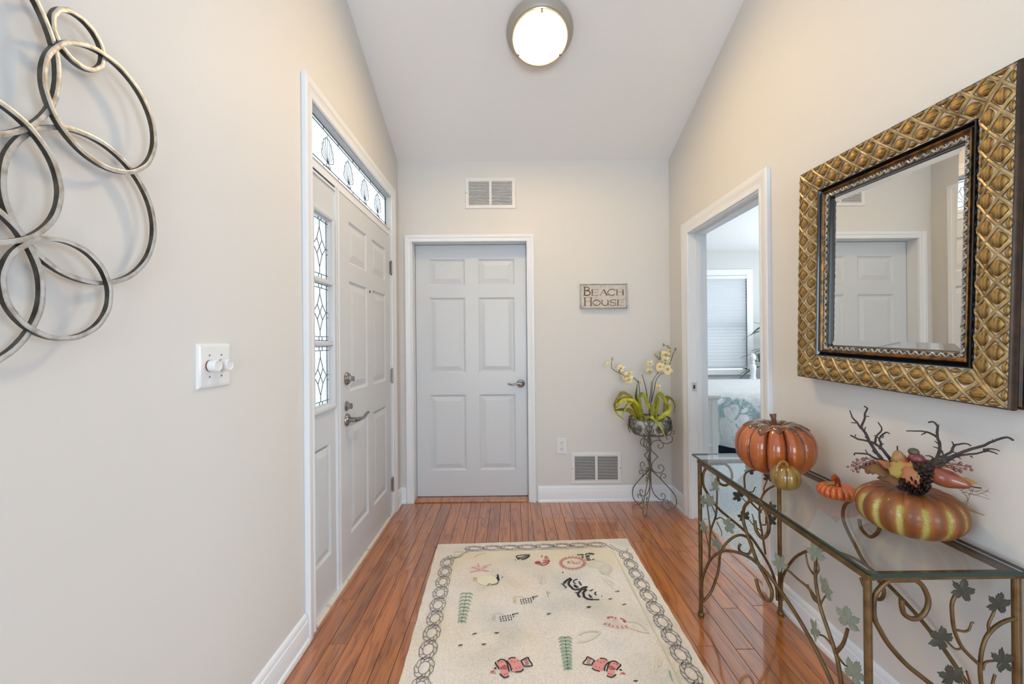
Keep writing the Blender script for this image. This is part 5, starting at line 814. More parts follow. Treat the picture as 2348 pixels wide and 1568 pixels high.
# ------------------------------------------------------------------ mirror
MA = math.radians(-1.9)   # hangs a touch out of level
mc = Vector((XR, 1.3605, 1.5145)); HW, HH = .3725, .4205
def PM(s, z, t):
    dy, dz = s, z
    return Vector((XR - t, mc.y + dy * math.cos(MA) + dz * math.sin(MA), mc.z - dy * math.sin(MA) + dz * math.cos(MA)))
mir = thing('wall_mirror', 'square wall mirror in a wide gold lattice frame', 'mirror', mc)
M_gold = mat('antique_gold', (172, 140, 80), .38, .65, color2=(96, 70, 36), nscale=1.2, detail=6, ramp=(.36, .66), bump=.5, bscale=6, rough2=.5, stretch=(.5, 3, 1))
M_goldS = mat('gold_strap', (188, 164, 116), .42, .5, color2=(124, 98, 58), nscale=40, detail=4, ramp=(.4, .7), bump=.25, bscale=150)
M_groove = mat('silver_groove', (214, 208, 198), .5, .1, color2=(150, 132, 100), nscale=60, ramp=(.55, .8))
M_bronze = mat('dark_bronze_edge', (64, 42, 22), .42, .4, color2=(40, 26, 16), nscale=30)
M_black = mat('black_lacquer', (18, 18, 22), .22, .0, coat=.4)
M_silver = mat('carved_silver', (200, 196, 186), .4, .35, color2=(120, 110, 94), nscale=70, ramp=(.45, .7))
W_ = .093
def ft(u):    # height of the gold field over the wall
    x = u / W_
    return .058 + .009 * math.sin(PI * min(1, x * 1.05 + .06)) - .010 * x
prof = [(0.0, 0.0), (.0, .018), (.006, .020), (.009, .026), (.008, .032), (.002, .036), (0, .040), (-.001, .050), (.001, .057), (.004, .0595)]
frame4(PM, -HW, HW, -HH, HH, prof).build('edge_moulding', M_bronze, mir, smooth=35)
field = [(.004, .0585)] + [(W_ * (.04 + .96 * k / 8), ft(W_ * (.04 + .96 * k / 8)) - .004) for k in range(9)]
fr_ = frame4(PM, -HW, HW, -HH, HH, field).build('gold_field', M_groove, mir, smooth=40)
p_ = .0678; TAN = 1.08; FW = .0122
def side_fn(k):
    """maps (s along side, u inward from outer edge, t) for the four sides; length of the outer edge"""
    if k == 0: return (lambda s, u, t: PM(HW - u, -HH + s, t)), 2 * HH
    if k == 1: return (lambda s, u, t: PM(-HW + u, HH - s, t)), 2 * HH
    if k == 2: return (lambda s, u, t: PM(HW - s, HH - u, t)), 2 * HW
    return (lambda s, u, t: PM(-HW + s, -HH + u, t)), 2 * HW
bmb = MB(); prf = [(1.0, -.5), (.97, .12), (.86, .50), (.62, .80), (.32, .96), (.0001, 1.0)]
bmb.loft([[(r0 * math.cos(t) / ((abs(math.cos(t)) ** 1.35 + abs(math.sin(t)) ** 1.35) ** (1 / 1.35)), r0 * math.sin(t) / ((abs(math.cos(t)) ** 1.35 + abs(math.sin(t)) ** 1.35) ** (1 / 1.35)), z0) for t in [2 * PI * i / 20 for i in range(20)]] for r0, z0 in prf], cu=True)
boss_mesh = bmb.build('boss', M_gold, None, smooth=60)
boss_first = True
for k in range(4):
    fn, Ln = side_fn(k); n = round(Ln / p_); p2 = Ln / n
    inside = lambda s, u: u + .0005 <= s <= Ln - u - .0005
    for i in range(-2, n + 3):
        for sg_ in (1, -1):
            rows = []; K = 18
            for q in range(K + 1):
                u = .004 + (W_ - .006) * q / K; s = i * p2 + sg_ * u * TAN * p2 / p_
                if not inside(s, u): continue
                rows.append((s, u))
            if len(rows) < 3: continue
            mb = MB(); L = []
            for s, u in rows:
                h = ft(u) + (.0015 if sg_ > 0 else .0006)
                L.append([fn(s - FW * .62, u, h - .006), fn(s - FW * .52, u, h - .001), fn(s, u, h + .0010), fn(s + FW * .52, u, h - .001), fn(s + FW * .62, u, h - .006)])
            mb.loft(L); mb.poly(L[0]); mb.poly(L[-1])
            mb.build('lattice_strap', M_goldS, fr_, smooth=45)
    du = p_ / (2 * TAN)
    for m_ in range(0, 4):
        u = m_ * du
        for i in range(-1, n + 2):
            s = (i + (.5 if m_ % 2 == 0 else 0.0)) * p2
            if not (u + .014 < s < Ln - u - .014): continue
            if m_ == 0: u2, ru = .0105, .0075
            elif m_ == 3: u2, ru = W_ - .009, .0075
            else: u2, ru = u, .0200
            X = (fn(s + .001, u2, ft(u2)) - fn(s, u2, ft(u2))).normalized(); Z = Vector((-1, 0, 0)); Y = Z.cross(X)
            M_ = Matrix.Translation(fn(s, u2, ft(u2) - .0045)) @ Matrix((X, Y, Z)).transposed().to_4x4() @ Matrix.Diagonal((.0222 if m_ in (1, 2) else .016, ru, .0082, 1))
            if boss_first:
                l, r, s3 = M_.decompose(); boss_mesh.location = l; boss_mesh.rotation_mode = 'QUATERNION'; boss_mesh.rotation_quaternion = r; boss_mesh.scale = s3; put(boss_mesh, fr_); boss_first = False
            else:
                o = boss_mesh.copy(); scene.collection.objects.link(o)
                l, r, s3 = M_.decompose(); o.location = l; o.rotation_quaternion = r; o.scale = s3
a_, b2 = HW - W_, HH - W_
frame4(PM, -a_, a_, -b2, b2, [(0, .046), (.001, .052), (.004, .053), (.006, .046), (.010, .040), (.012, .044), (.014, .042), (.015, .034)]).build('black_band', M_black, mir, smooth=35)
frame4(PM, -a_, a_, -b2, b2, [(.0145, .040), (.016, .0465), (.019, .048), (.022, .045), (.023, .041), (.027, .039)]).build('gold_bead', mat('burnished_gold', (150, 104, 50), .3, .85, color2=(70, 62, 54), nscale=40), mir, smooth=35)
frame4(PM, -a_, a_, -b2, b2, [(.0265, .039), (.038, .036), (.0395, .037), (.041, .036)]).build('silver_slope', mat('pewter_slope', (140, 134, 124), .4, .5, color2=(84, 76, 66), nscale=60), mir, smooth=35)
frame4(PM, -a_, a_, -b2, b2, [(.0405, .036), (.043, .033), (.043, .024)]).build('inner_lip', M_black, mir, smooth=35)
# carved running vine on the inner slope
for k in range(4):
    fn, Ln = side_fn(k); mb = MB(); lo_, hi_ = W_ + .030, Ln - W_ - .030
    n = int((hi_ - lo_) / .0125)
    pts = []
    for i in range(n * 4 + 1):
        s = lo_ + (hi_ - lo_) * i / (n * 4); ph = i / 4 * PI
        pts.append(fn(s, W_ + .0325 + .0048 * math.sin(ph), .0395 + .001 * math.cos(ph)))
    mb.tube(pts, .0021, 5)
    for i in range(n):
        s = lo_ + (hi_ - lo_) * (i + .5) / n
        mb.tube(cr([fn(s, W_ + .0285, .041), fn(s + .003, W_ + .033, .0415), fn(s + .007 * (1 if i % 2 else -1), W_ + .0375, .039)], 2), .0014, 5)
    mb.build('carved_vine', M_silver, mir, smooth=60)
M_mirror = mat('mirror_silver', (242, 240, 234), 0.0, 1.0)
g0 = .0425; bw = .022
mb = MB(); rows = []
for u, t in ((0, .0245), (bw, .0268)):
    x, z = a_ - g0 - u, b2 - g0 - u
    rows.append([PM(-x, -z, t), PM(x, -z, t), PM(x, z, t), PM(-x, z, t)])
mb.loft(rows, cu=True); mb.poly(rows[-1])
mb.build('mirror_glass', M_mirror, mir, smooth=0, fix=False)
MB().prism([PM(-HW + .03, -HH + .03, .002), PM(HW - .03, -HH + .03, .002), PM(HW - .03, HH - .03, .002), PM(-HW + .03, HH - .03, .002)], (-.016, 0, 0)).build('backing', M_bronze, mir, smooth=0)

# ------------------------------------------------------------------ rug
rug_m = bpy.data.materials.new('hooked_wool_rug'); rug_m.use_nodes = True
nt = rug_m.node_tree; b = nt.nodes['Principled BSDF']; b.inputs['Roughness'].default_value = .95
tc = N(nt, 'ShaderNodeTexCoord')
na = N(nt, 'ShaderNodeTexNoise', Scale=2.2, Detail=2.0); nb = N(nt, 'ShaderNodeTexNoise', Scale=3.1, Detail=2.0); nc = N(nt, 'ShaderNodeTexNoise', Scale=150.0, Detail=3.0)
for n_ in (na, nb, nc): nt.links.new(tc.outputs['Object'], n_.inputs['Vector'])
mpz = nt.nodes.new('ShaderNodeMapping'); mpz.inputs['Location'].default_value = (7.3, 2.1, 0); nt.links.new(tc.outputs['Object'], mpz.inputs['Vector']); nt.links.new(mpz.outputs[0], nb.inputs['Vector'])
r1 = ramp_node(nt, [(.35, (236, 231, 226)), (.55, (234, 226, 214)), (.75, (224, 212, 188))]); nt.links.new(na.outputs['Fac'], r1.inputs['Fac'])
r2 = ramp_node(nt, [(.48, (255, 255, 255)), (.62, (238, 242, 246)), (.75, (228, 234, 240))]); nt.links.new(nb.outputs['Fac'], r2.inputs['Fac'])
r3 = ramp_node(nt, [(.3, (228, 224, 218)), (.6, (255, 255, 255))]); nt.links.new(nc.outputs['Fac'], r3.inputs['Fac'])
x1 = N(nt, 'ShaderNodeMixRGB', blend_type='MULTIPLY'); x1.inputs[0].default_value = .9; nt.links.new(r1.outputs[0], x1.inputs[1]); nt.links.new(r2.outputs[0], x1.inputs[2])
x2 = N(nt, 'ShaderNodeMixRGB', blend_type='MULTIPLY'); x2.inputs[0].default_value = .7; nt.links.new(x1.outputs[0], x2.inputs[1]); nt.links.new(r3.outputs[0], x2.inputs[2])
# the dyed field: a straw tint along the top of the inner panel, fading away from it
sxyz = N(nt, 'ShaderNodeSeparateXYZ'); nt.links.new(tc.outputs['Object'], sxyz.inputs[0])
mrT = N(nt, 'ShaderNodeMapRange'); mrT.inputs['From Min'].default_value = 2.22; mrT.inputs['From Max'].default_value = 2.44; nt.links.new(sxyz.outputs['Y'], mrT.inputs['Value'])
lt = N(nt, 'ShaderNodeMath', operation='LESS_THAN'); lt.inputs[1].default_value = 2.478; nt.links.new(sxyz.outputs['Y'], lt.inputs[0])
gx = N(nt, 'ShaderNodeMath', operation='GREATER_THAN'); gx.inputs[1].default_value = -.325; nt.links.new(sxyz.outputs['X'], gx.inputs[0])
lx = N(nt, 'ShaderNodeMath', operation='LESS_THAN'); lx.inputs[1].default_value = .60; nt.links.new(sxyz.outputs['X'], lx.inputs[0])
ml1 = N(nt, 'ShaderNodeMath', operation='MULTIPLY'); ml2 = N(nt, 'ShaderNodeMath', operation='MULTIPLY'); ml3 = N(nt, 'ShaderNodeMath', operation='MULTIPLY'); ml4 = N(nt, 'ShaderNodeMath', operation='MULTIPLY'); ml4.inputs[1].default_value = .55
nt.links.new(mrT.outputs[0], ml1.inputs[0]); nt.links.new(lt.outputs[0], ml1.inputs[1]); nt.links.new(ml1.outputs[0], ml2.inputs[0]); nt.links.new(gx.outputs[0], ml2.inputs[1]); nt.links.new(ml2.outputs[0], ml3.inputs[0]); nt.links.new(lx.outputs[0], ml3.inputs[1]); nt.links.new(ml3.outputs[0], ml4.inputs[0])
x3 = N(nt, 'ShaderNodeMixRGB', blend_type='MIX'); x3.inputs[2].default_value = (*lin((224, 214, 176)), 1)
nt.links.new(ml4.outputs[0], x3.inputs[0]); nt.links.new(x2.outputs[0], x3.inputs[1]); nt.links.new(x3.outputs[0], b.inputs['Base Color'])
bp = N(nt, 'ShaderNodeBump', Strength=.5, Distance=.002); nt.links.new(nc.outputs['Fac'], bp.inputs['Height']); nt.links.new(bp.outputs[0], b.inputs['Normal'])
rug = thing('area_rug', 'cream hooked wool rug with seashells and a chain border', 'rug', (.15, 1.7, 0))
RZ = .011
def redge(s, y):
    fy = (2.60 - y) / 1.08
    return (-.459 + .040 * min(fy, 1.7)) if s < 0 else (.735 + .002 * fy)
mb = MB(); rows = []; ny, nx = 46, 28; rr_ = random.Random(5)
for j in range(ny + 1):
    row = []
    for i in range(nx + 1):
        fx_ = i / nx; ytop = 2.583 + .051 * fx_
        y = ytop + (.80 - ytop) * j / ny
        x = redge(-1, y) * (1 - fx_) + redge(1, y) * fx_
        e = min(i, nx - i, j, ny - j)
        if e == 0: x += rr_.uniform(-.002, .002); y += rr_.uniform(-.0025, .0025)
        z = RZ + .0012 * math.sin(x * 9 + y * 5) * math.sin(y * 7) if e else RZ - .004
        row.append((x, y, z))
    rows.append(row)
mb.loft(rows)
rim = [rows[0][i] for i in range(nx + 1)] + [rows[j][nx] for j in range(1, ny + 1)] + [rows[ny][i] for i in range(nx - 1, -1, -1)] + [rows[j][0] for j in range(ny - 1, 0, -1)]
mb.loft([rim, [(p[0], p[1], .0003) for p in rim]], cu=True)
mb.build('pile', rug_m, rug, smooth=60)
RC = dict(black=(44, 42, 44), pale_pink=(232, 196, 188), coral=(214, 136, 128), dark_red=(180, 70, 68), red=(196, 92, 86), grey_olive=(206, 204, 190), pale_grey=(214, 211, 202), olive=(222, 217, 196), fern_green=(146, 172, 148), pale_olive=(222, 213, 190), pink=(226, 160, 154), peach=(230, 190, 156), pale_yellow=(232, 226, 204), chain=(140, 134, 132), field=(212, 204, 172))
RM = {k: mat('rug_yarn_' + k, v, .95) for k, v in RC.items()}
order = []
for s_ in RUG:
    if (s_[0], s_[2]) not in order: order.append((s_[0], s_[2]))
def rz(x, y): return RZ + .0012 * math.sin(x * 9 + y * 5) * math.sin(y * 7)
lvl = {'p': .0012, 'l': .0018}
part_mb = {}
for n_, kind, col, w_, pts in RUG:
    part_mb.setdefault(n_, {}).setdefault(col, MB())
    mb = part_mb[n_][col]
    zz = RZ + (.0016 if kind == 'p' else .0022) + (.0003 if col in ('black', 'pale_grey') else 0)
    P = [Vector((x, y, zz)) for x, y in pts]
    if kind == 'p': mb.poly(P)
    else:
        fernleaf = n_.startswith('fern') and len(P) == 3
        if len(P) > 2: P = cr(P, 3)
        flat_ribbon(mb, P, [.012 * math.sin(PI * (.12 + .86 * k / (len(P) - 1))) for k in range(len(P))] if fernleaf else w_, Vector((0, 0, 1)))
for n_, cols in part_mb.items():
    whole = MB(); mats_ = []
    for ci, (col, mb) in enumerate(cols.items()):
        whole.add(mb.v, mb.f, ci); mats_.append(RM[col])
    whole.build(n_.split('#')[0], mats_, rug, smooth=0, fix=False)
# rope chain border
def chain_link(mb, c, rx, ry, seed):
    r_ = random.Random(seed); Z_ = RZ + .0024
    ring = lambda k, ph=0: [Vector((c[0] + rx * k * (1 + .09 * abs(math.sin(4.5 * t)) * (k > .9)) * math.cos(t), c[1] + ry * k * (1 + .09 * abs(math.sin(4.5 * t)) * (k > .9)) * math.sin(t), Z_)) for t in [2 * PI * i / 36 for i in range(37)]]
    flat_ribbon(mb, [p + Vector((r_.uniform(-.0008, .0008), r_.uniform(-.0008, .0008), 0)) for p in ring(.96)], .0036, Vector((0, 0, 1)))
    flat_ribbon(mb, ring(.60), .0036, Vector((0, 0, 1)))
    for i in range(9):
        t = 2 * PI * (i + r_.random() * .3) / 9; t2 = t + .34
        flat_ribbon(mb, [Vector((c[0] + rx * math.cos(t), c[1] + ry * math.sin(t), Z_)), Vector((c[0] + rx * .8 * math.cos(t + .2), c[1] + ry * .8 * math.sin(t + .2), Z_)), Vector((c[0] + rx * .6 * math.cos(t2), c[1] + ry * .6 * math.sin(t2), Z_))], .0036, Vector((0, 0, 1)))
for side_ in (-1, 1):
    y = 2.41 if side_ > 0 else 2.36; i = 0
    while y > .85:
        xe = redge(side_, y); x = xe + (.082 if side_ < 0 else -.068)
        mb = MB(); chain_link(mb, (x, y), .036, .053, i * 2 + side_); mb.build('chain_link', RM['chain'], rug, smooth=0, fix=False)
        y -= .0955; i += 1
x = -.225; i = 0
while x < .60:
    mb = MB(); chain_link(mb, (x, 2.512 + .0425 * (x + .276)), .058, .030, 100 + i); mb.build('chain_link', RM['chain'], rug, smooth=0, fix=False)
    x += .107; i += 1
# corner ties of the chain and the thin line around the inner field
mb = MB(); Zc = RZ + .0022
for q in ([(-.375, 2.435), (-.365, 2.405), (-.345, 2.40), (-.315, 2.425), (-.285, 2.46), (-.26, 2.475)], [(-.36, 2.44), (-.34, 2.415), (-.315, 2.41), (-.285, 2.44)], [(.605, 2.545), (.63, 2.50), (.655, 2.465)], [(.585, 2.535), (.615, 2.49), (.645, 2.45)], [(.70, 2.49), (.69, 2.47), (.675, 2.455)]):
    flat_ribbon(mb, cr([Vector((a0, b0, Zc)) for a0, b0 in q], 4), .0042, Vector((0, 0, 1)))
mb.build('chain_tie', RM['chain'], rug, smooth=0, fix=False)
mb = MB()
flat_ribbon(mb, [Vector((-.337, 2.478, Zc)), Vector((-.318, 1.9, Zc)), Vector((-.30, .9, Zc))], .006, Vector((0, 0, 1)))
flat_ribbon(mb, [Vector((-.337, 2.478, Zc)), Vector((.605, 2.512, Zc))], .006, Vector((0, 0, 1)))
flat_ribbon(mb, [Vector((.605, 2.512, Zc)), Vector((.612, 1.9, Zc)), Vector((.615, .9, Zc))], .006, Vector((0, 0, 1)))
mb.build('inner_line', RM['field'], rug, smooth=0, fix=False)
# ------------------------------------------------------------------ console table
M_brass = mat('antique_brass', (112, 87, 54), .42, .6, color2=(76, 56, 34), nscale=30, detail=4, ramp=(.45, .75))
M_vleaf = mat('verdigris_leaf', (136, 144, 130), .5, .2, color2=(104, 104, 86), nscale=26, ramp=(.4, .7))
TX0, TX1, TY0, TY1 = .867, 1.232, 1.005, 1.895
def tz(y, z): return z * (1 - .033 * (1.9 - y) / .9)
def nz(y, z): return z / (1 - .033 * (1.9 - y) / .9)
tab = thing('console_table', 'wrought metal console table with glass top and trailing ivy leaves', 'table', ((TX0 + TX1) / 2, 1.45, 0))
for x in (TX0, TX1):
    for y in (TY0, TY1):
        lg = MB().tube([(x, y, .012), (x, y, tz(y, .699))], .0088, 14).build('leg', M_brass, tab, smooth=50)
        MB().lathe([(.009, .018), (.0125, .016), (.0145, .010), (.0145, .004), (.010, 0)], 16, Matrix.Translation((x, y, .0005))).build('foot', M_brass, lg, smooth=40)
mb = MB(); e = .009
def bar(p, q, w, h):
    p, q = Vector(p), Vector(q); d = (q - p).normalized(); s_ = d.cross(Vector((0, 0, 1))).normalized() * w / 2; u_ = Vector((0, 0, h / 2))
    r0 = [p - s_ - u_, p + s_ - u_, p + s_ + u_, p - s_ + u_]; r1 = [v + (q - p) for v in r0]
    mb.loft([r0, r1], cu=True); mb.poly(r0); mb.poly(r1)
for x in (TX0, TX1): bar((x, TY0 - e, tz(TY0, .7055)), (x, TY1 + e, tz(TY1, .7055)), .017, .0135)
for y in (TY0, TY1): bar((TX0 - e, y, tz(y, .7055)), (TX1 + e, y, tz(y, .7055)), .017, .0135)
mb.build('top_rail', M_brass, tab, smooth=0)
# glass top
def arch_glass(name, tint, refl):
    m = bpy.data.materials.new(name); m.use_nodes = True; nt = m.node_tree; nt.nodes.remove(nt.nodes['Principled BSDF'])
    t_ = N(nt, 'ShaderNodeBsdfTransparent'); t_.inputs['Color'].default_value = tint
    if refl:
        g_ = N(nt, 'ShaderNodeBsdfGlossy'); g_.inputs['Roughness'].default_value = 0.0
        f_ = N(nt, 'ShaderNodeFresnel', IOR=1.62); mx_ = N(nt, 'ShaderNodeMixShader')
        nt.links.new(f_.outputs[0], mx_.inputs[0]); nt.links.new(t_.outputs[0], mx_.inputs[1]); nt.links.new(g_.outputs[0], mx_.inputs[2])
        nt.links.new(mx_.outputs[0], nt.nodes['Material Output'].inputs['Surface'])
    else: nt.links.new(t_.outputs[0], nt.nodes['Material Output'].inputs['Surface'])
    return m
M_gtop = arch_glass('glass_face', (.965, .985, .975, 1), True); M_gbot = arch_glass('glass_underside', (.985, .995, .99, 1), False)
M_gedge = mat('green_glass_edge', (10, 46, 38), .08, 0, coat=.5)
gx0, gx1, gy0, gy1 = TX0 - .004, 1.246, .984, 1.966
q = lambda x, y, z: (x, y, tz(y, z))
ZB, ZT = .7128, .7222
gm = MB()
B_ = [q(gx0, gy0, ZB), q(gx1, gy0, ZB), q(gx1, gy1, ZB), q(gx0, gy1, ZB)]
c_ = .002
E_ = [q(gx0, gy0, ZT - c_), q(gx1, gy0, ZT - c_), q(gx1, gy1, ZT - c_), q(gx0, gy1, ZT - c_)]
T_ = [q(gx0 + c_, gy0 + c_, ZT), q(gx1 - c_, gy0 + c_, ZT), q(gx1 - c_, gy1 - c_, ZT), q(gx0 + c_, gy1 - c_, ZT)]
gm.poly(T_, 0); gm.poly(B_, 1); gm.loft([B_, E_, T_], cu=True, mi=2)
gm.build('glass_top', [M_gtop, M_gbot, M_gedge], tab, smooth=0)
def ztop(y): return tz(y, ZT)
# scrollwork
CY = 1.447
ARCH = [(1.882, .074), (1.879, .174), (1.808, .297), (1.731, .373), (1.661, .418), (1.589, .450), (1.515, .473), (CY, .481)]
ARCH = ARCH + [(2 * CY - y, z) for y, z in ARCH[-2::-1]]
SCR = [(1.463, .621), (1.454, .589), (1.417, .580), (1.384, .621), (1.392, .672), (1.425, .699), (1.479, .686), (1.527, .644), (1.535, .592), (1.511, .551), (1.475, .510), (CY, .480), (1.39, .447), (1.370, .425), (1.378, .392), (1.408, .376), (1.440, .386), (1.460, .416)]
SCR = [(y, nz(y, z)) for y, z in SCR]
for x in (TX0, TX1):
    MB().tube([(x, y, tz(y, z)) for y, z, _ in cr([(a0, b0, 0) for a0, b0 in ARCH], 5)], .0058, 9).build('arch_bar', M_brass, tab, smooth=60)
    MB().tube([(x + (.004 if x > 1 else -.004), y, tz(y, z)) for y, z, _ in cr([(a0, b0, 0) for a0, b0 in SCR], 5)], .0058, 9).build('scroll_bar', M_brass, tab, smooth=60)
ENDS = [(.950, .624), (.951, .604), (.958, .586), (.978, .576), (.998, .582), (1.013, .603), (1.015, .627), (1.002, .656), (.981, .672), (.955, .677), (.924, .673), (.899, .654), (.885, .634), (.881, .605), (.884, .576), (.896, .551), (.914, .52), (.94, .487), (.967, .459), (.994, .437)]
ENDS = [(x, z / .967) for x, z in ENDS] + [(1.068, .389), (1.117, .334), (1.186, .219), (1.213, .133), (1.218, .066)]
for y in (TY0, TY1):
    MB().tube([(x, y, tz(y, min(z, .694))) for x, z, _ in cr([(a0, b0, 0) for a0, b0 in ENDS], 5)], .0058, 9).build('scroll_bar', M_brass, tab, smooth=60)
    MB().tube([(x, y, tz(y, z)) for x, z, _ in cr([(a0, b0, 0) for a0, b0 in CFAR], 5)], .0058, 9).build('scroll_bar', M_brass, tab, smooth=60)
# ivy stems
def stems(lists, mapf, name='vine_stem'):
    mb = MB()
    for pts, r0, r1 in lists:
        P = cr([(a0, b0, 0) for a0, b0 in pts], 4); k = len(P) - 1
        mb.tube([mapf(p[0], p[1]) for p in P], [r0 + (r1 - r0) * i / k for i in range(k + 1)], 7)
    return mb.build(name, M_brass, tab, smooth=60)
FV = [([(1.806, .292), (1.802, .36), (1.791, .436), (1.747, .516), (1.735, .57), (1.731, .640)], .005, .0035), ([(1.791, .436), (1.809, .499), (1.823, .549)], .004, .003), ([(1.747, .507), (1.70, .535), (1.66, .530)], .003, .002), ([(1.803, .35), (1.825, .385), (1.84, .415)], .003, .002), ([(1.79, .44), (1.75, .43), (1.735, .41)], .003, .002), ([(1.742, .53), (1.765, .545), (1.78, .555)], .003, .002), ([(1.735, .5), (1.70, .48), (1.695, .46)], .0025, .0015)]
FVr = [([(1.084, .29), (1.085, .362), (1.093, .404), (1.103, .434), (1.129, .478), (1.153, .518), (1.167, .558), (1.174, .605), (1.171, .66)], .006, .0042), ([(1.164, .533), (1.201, .55), (1.245, .55), (1.284, .552), (1.305, .55)], .004, .003), ([(1.103, .434), (1.077, .48), (1.062, .53)], .005, .004), ([(1.158, .525), (1.148, .548), (1.135, .572)], .003, .002), ([(1.11, .445), (1.14, .45), (1.165, .440)], .003, .002), ([(1.10, .432), (1.075, .425), (1.06, .432)], .003, .002), ([(1.171, .6), (1.20, .615), (1.212, .65)], .003, .002), ([(1.16, .53), (1.185, .532), (1.205, .56)], .003, .002), ([(1.17, .61), (1.16, .63), (1.165, .65)], .003, .002), ([(1.085, .36), (1.06, .38), (1.045, .40)], .003, .002)]
stems(FV, lambda y, z: (TX0 - .003, y, tz(y, z))); stems(FVr, lambda y, z: (TX0 - .003, y, tz(y, z)))
EV = [([(1.164, .270), (1.150, .36), (1.140, .419), (1.138, .450), (1.139, .472), (1.143, .5), (1.154, .531), (1.174, .554), (1.202, .57), (1.232, .577)], .0045, .0045), ([(1.134, .466), (1.113, .486), (1.094, .508), (1.081, .534), (1.074, .559), (1.071, .588), (1.071, .615), (1.080, .636)], .0042, .0042), ([(1.08, .55), (1.1, .546), (1.112, .551), (1.118, .566), (1.123, .567)], .003, .002), ([(1.16, .544), (1.16, .563), (1.171, .587), (1.175, .60)], .003, .003), ([(1.144, .452), (1.151, .47), (1.175, .474)], .003, .0025), ([(1.094, .505), (1.077, .504), (1.055, .525)], .0025, .002), ([(1.113, .42), (1.104, .45)], .0028, .002), ([(1.167, .40), (1.168, .419), (1.174, .44)], .003, .003), ([(1.15, .37), (1.11, .40), (1.085, .43)], .0025, .002), ([(1.15, .40), (1.167, .40)], .003, .003)]
for y in (TY0, TY1): stems(EV, lambda x, z, y=y: (x, y - .003, tz(y, z / .967)))
# ivy leaves: one mesh shared by all
half = [(0, 1.0), (7, .86), (12, .90), (19, .72), (24, .75), (33, .46), (41, .70), (46, .70), (57, 1.0), (64, .84), (71, .86), (80, .68), (88, .44), (97, .62), (104, .62), (114, .82), (123, .68), (131, .72), (143, .56), (152, .58), (166, .36), (176, .14)]
outl = half + [(360 - a0, r0) for a0, r0 in half[1:]][::-1]
lm = MB(); pts = []
for a0, r0 in outl:
    t = math.radians(a0); pts.append((r0 * math.cos(t), r0 * math.sin(t), -.10 * r0 * r0 + .05 * math.cos(5 * t)))
n_ = len(pts)
lm.add([(0, 0, .06)] + pts, [(0, 1 + i, 1 + (i + 1) % n_) for i in range(n_)])
lm.add([(0, 0, .01)] + [(x, y, z - .05) for x, y, z in pts], [(0, 1 + (i + 1) % n_, 1 + i) for i in range(n_)])
lm.loft([pts, [(x, y, z - .05) for x, y, z in pts]], cu=True)
M_vshade = mat('shaded_verdigris_leaf', (70, 68, 56), .5, .3, color2=(54, 50, 40), nscale=26, ramp=(.4, .7))  # verdigris leaf with shade put into its colour, for the end panels
leaf_src = {}
def ivy(o, normal, up, size, tilt=(0, 0), lmat=M_vleaf):
    nrm_ = Vector(normal); Mx = axis_mat(o, nrm_, up) @ Euler((tilt[0], tilt[1], 0)).to_matrix().to_4x4() @ Matrix.Diagonal((size, size, size, 1))
    if lmat.name not in leaf_src:
        ob = lm.build('ivy_leaf', lmat, None, smooth=45); ob.rotation_mode = 'QUATERNION'; leaf_src[lmat.name] = ob; new = True
    else:
        ob = leaf_src[lmat.name].copy(); scene.collection.objects.link(ob); new = False
    l, r, s3 = Mx.decompose(); ob.location = l; ob.rotation_quaternion = r; ob.scale = s3
    if new: put(ob, tab)
rl = random.Random(8)
for (y, z), up in [((1.739, .650), (0, .3, 1)), ((1.783, .567), (0, .6, 1)), ((1.848, .540), (0, .8, .6)), ((1.846, .424), (0, .8, .5)), ((1.639, .530), (0, -.8, .3)), ((1.738, .412), (0, -.3, -1)),
                   ((1.321, .552), (0, .7, .7)), ((1.165, .672), (0, .5, .9)), ((1.131, .590), (0, -.2, 1)), ((1.172, .441), (0, .8, .5)), ((1.057, .556), (0, .1, 1)), ((1.041, .430), (0, -.2, 1)), ((1.25, .66), (0, .2, 1))][:12]:
    ivy((TX0 - .009, y, tz(y, z)), (-1, rl.uniform(-.25, .05), rl.uniform(-.1, .2)), up, .036, (rl.uniform(-.2, .2), rl.uniform(-.2, .2)))
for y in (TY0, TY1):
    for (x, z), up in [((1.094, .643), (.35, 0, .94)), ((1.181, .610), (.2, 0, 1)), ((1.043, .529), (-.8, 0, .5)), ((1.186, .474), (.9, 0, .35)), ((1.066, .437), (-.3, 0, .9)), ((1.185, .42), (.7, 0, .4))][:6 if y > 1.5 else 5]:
        ivy((x, y - .008, tz(y, z / .967)), (rl.uniform(-.1, .1), -1, rl.uniform(-.1, .1)), up, .0335, (rl.uniform(-.1, .1), rl.uniform(-.1, .1)), M_vshade)

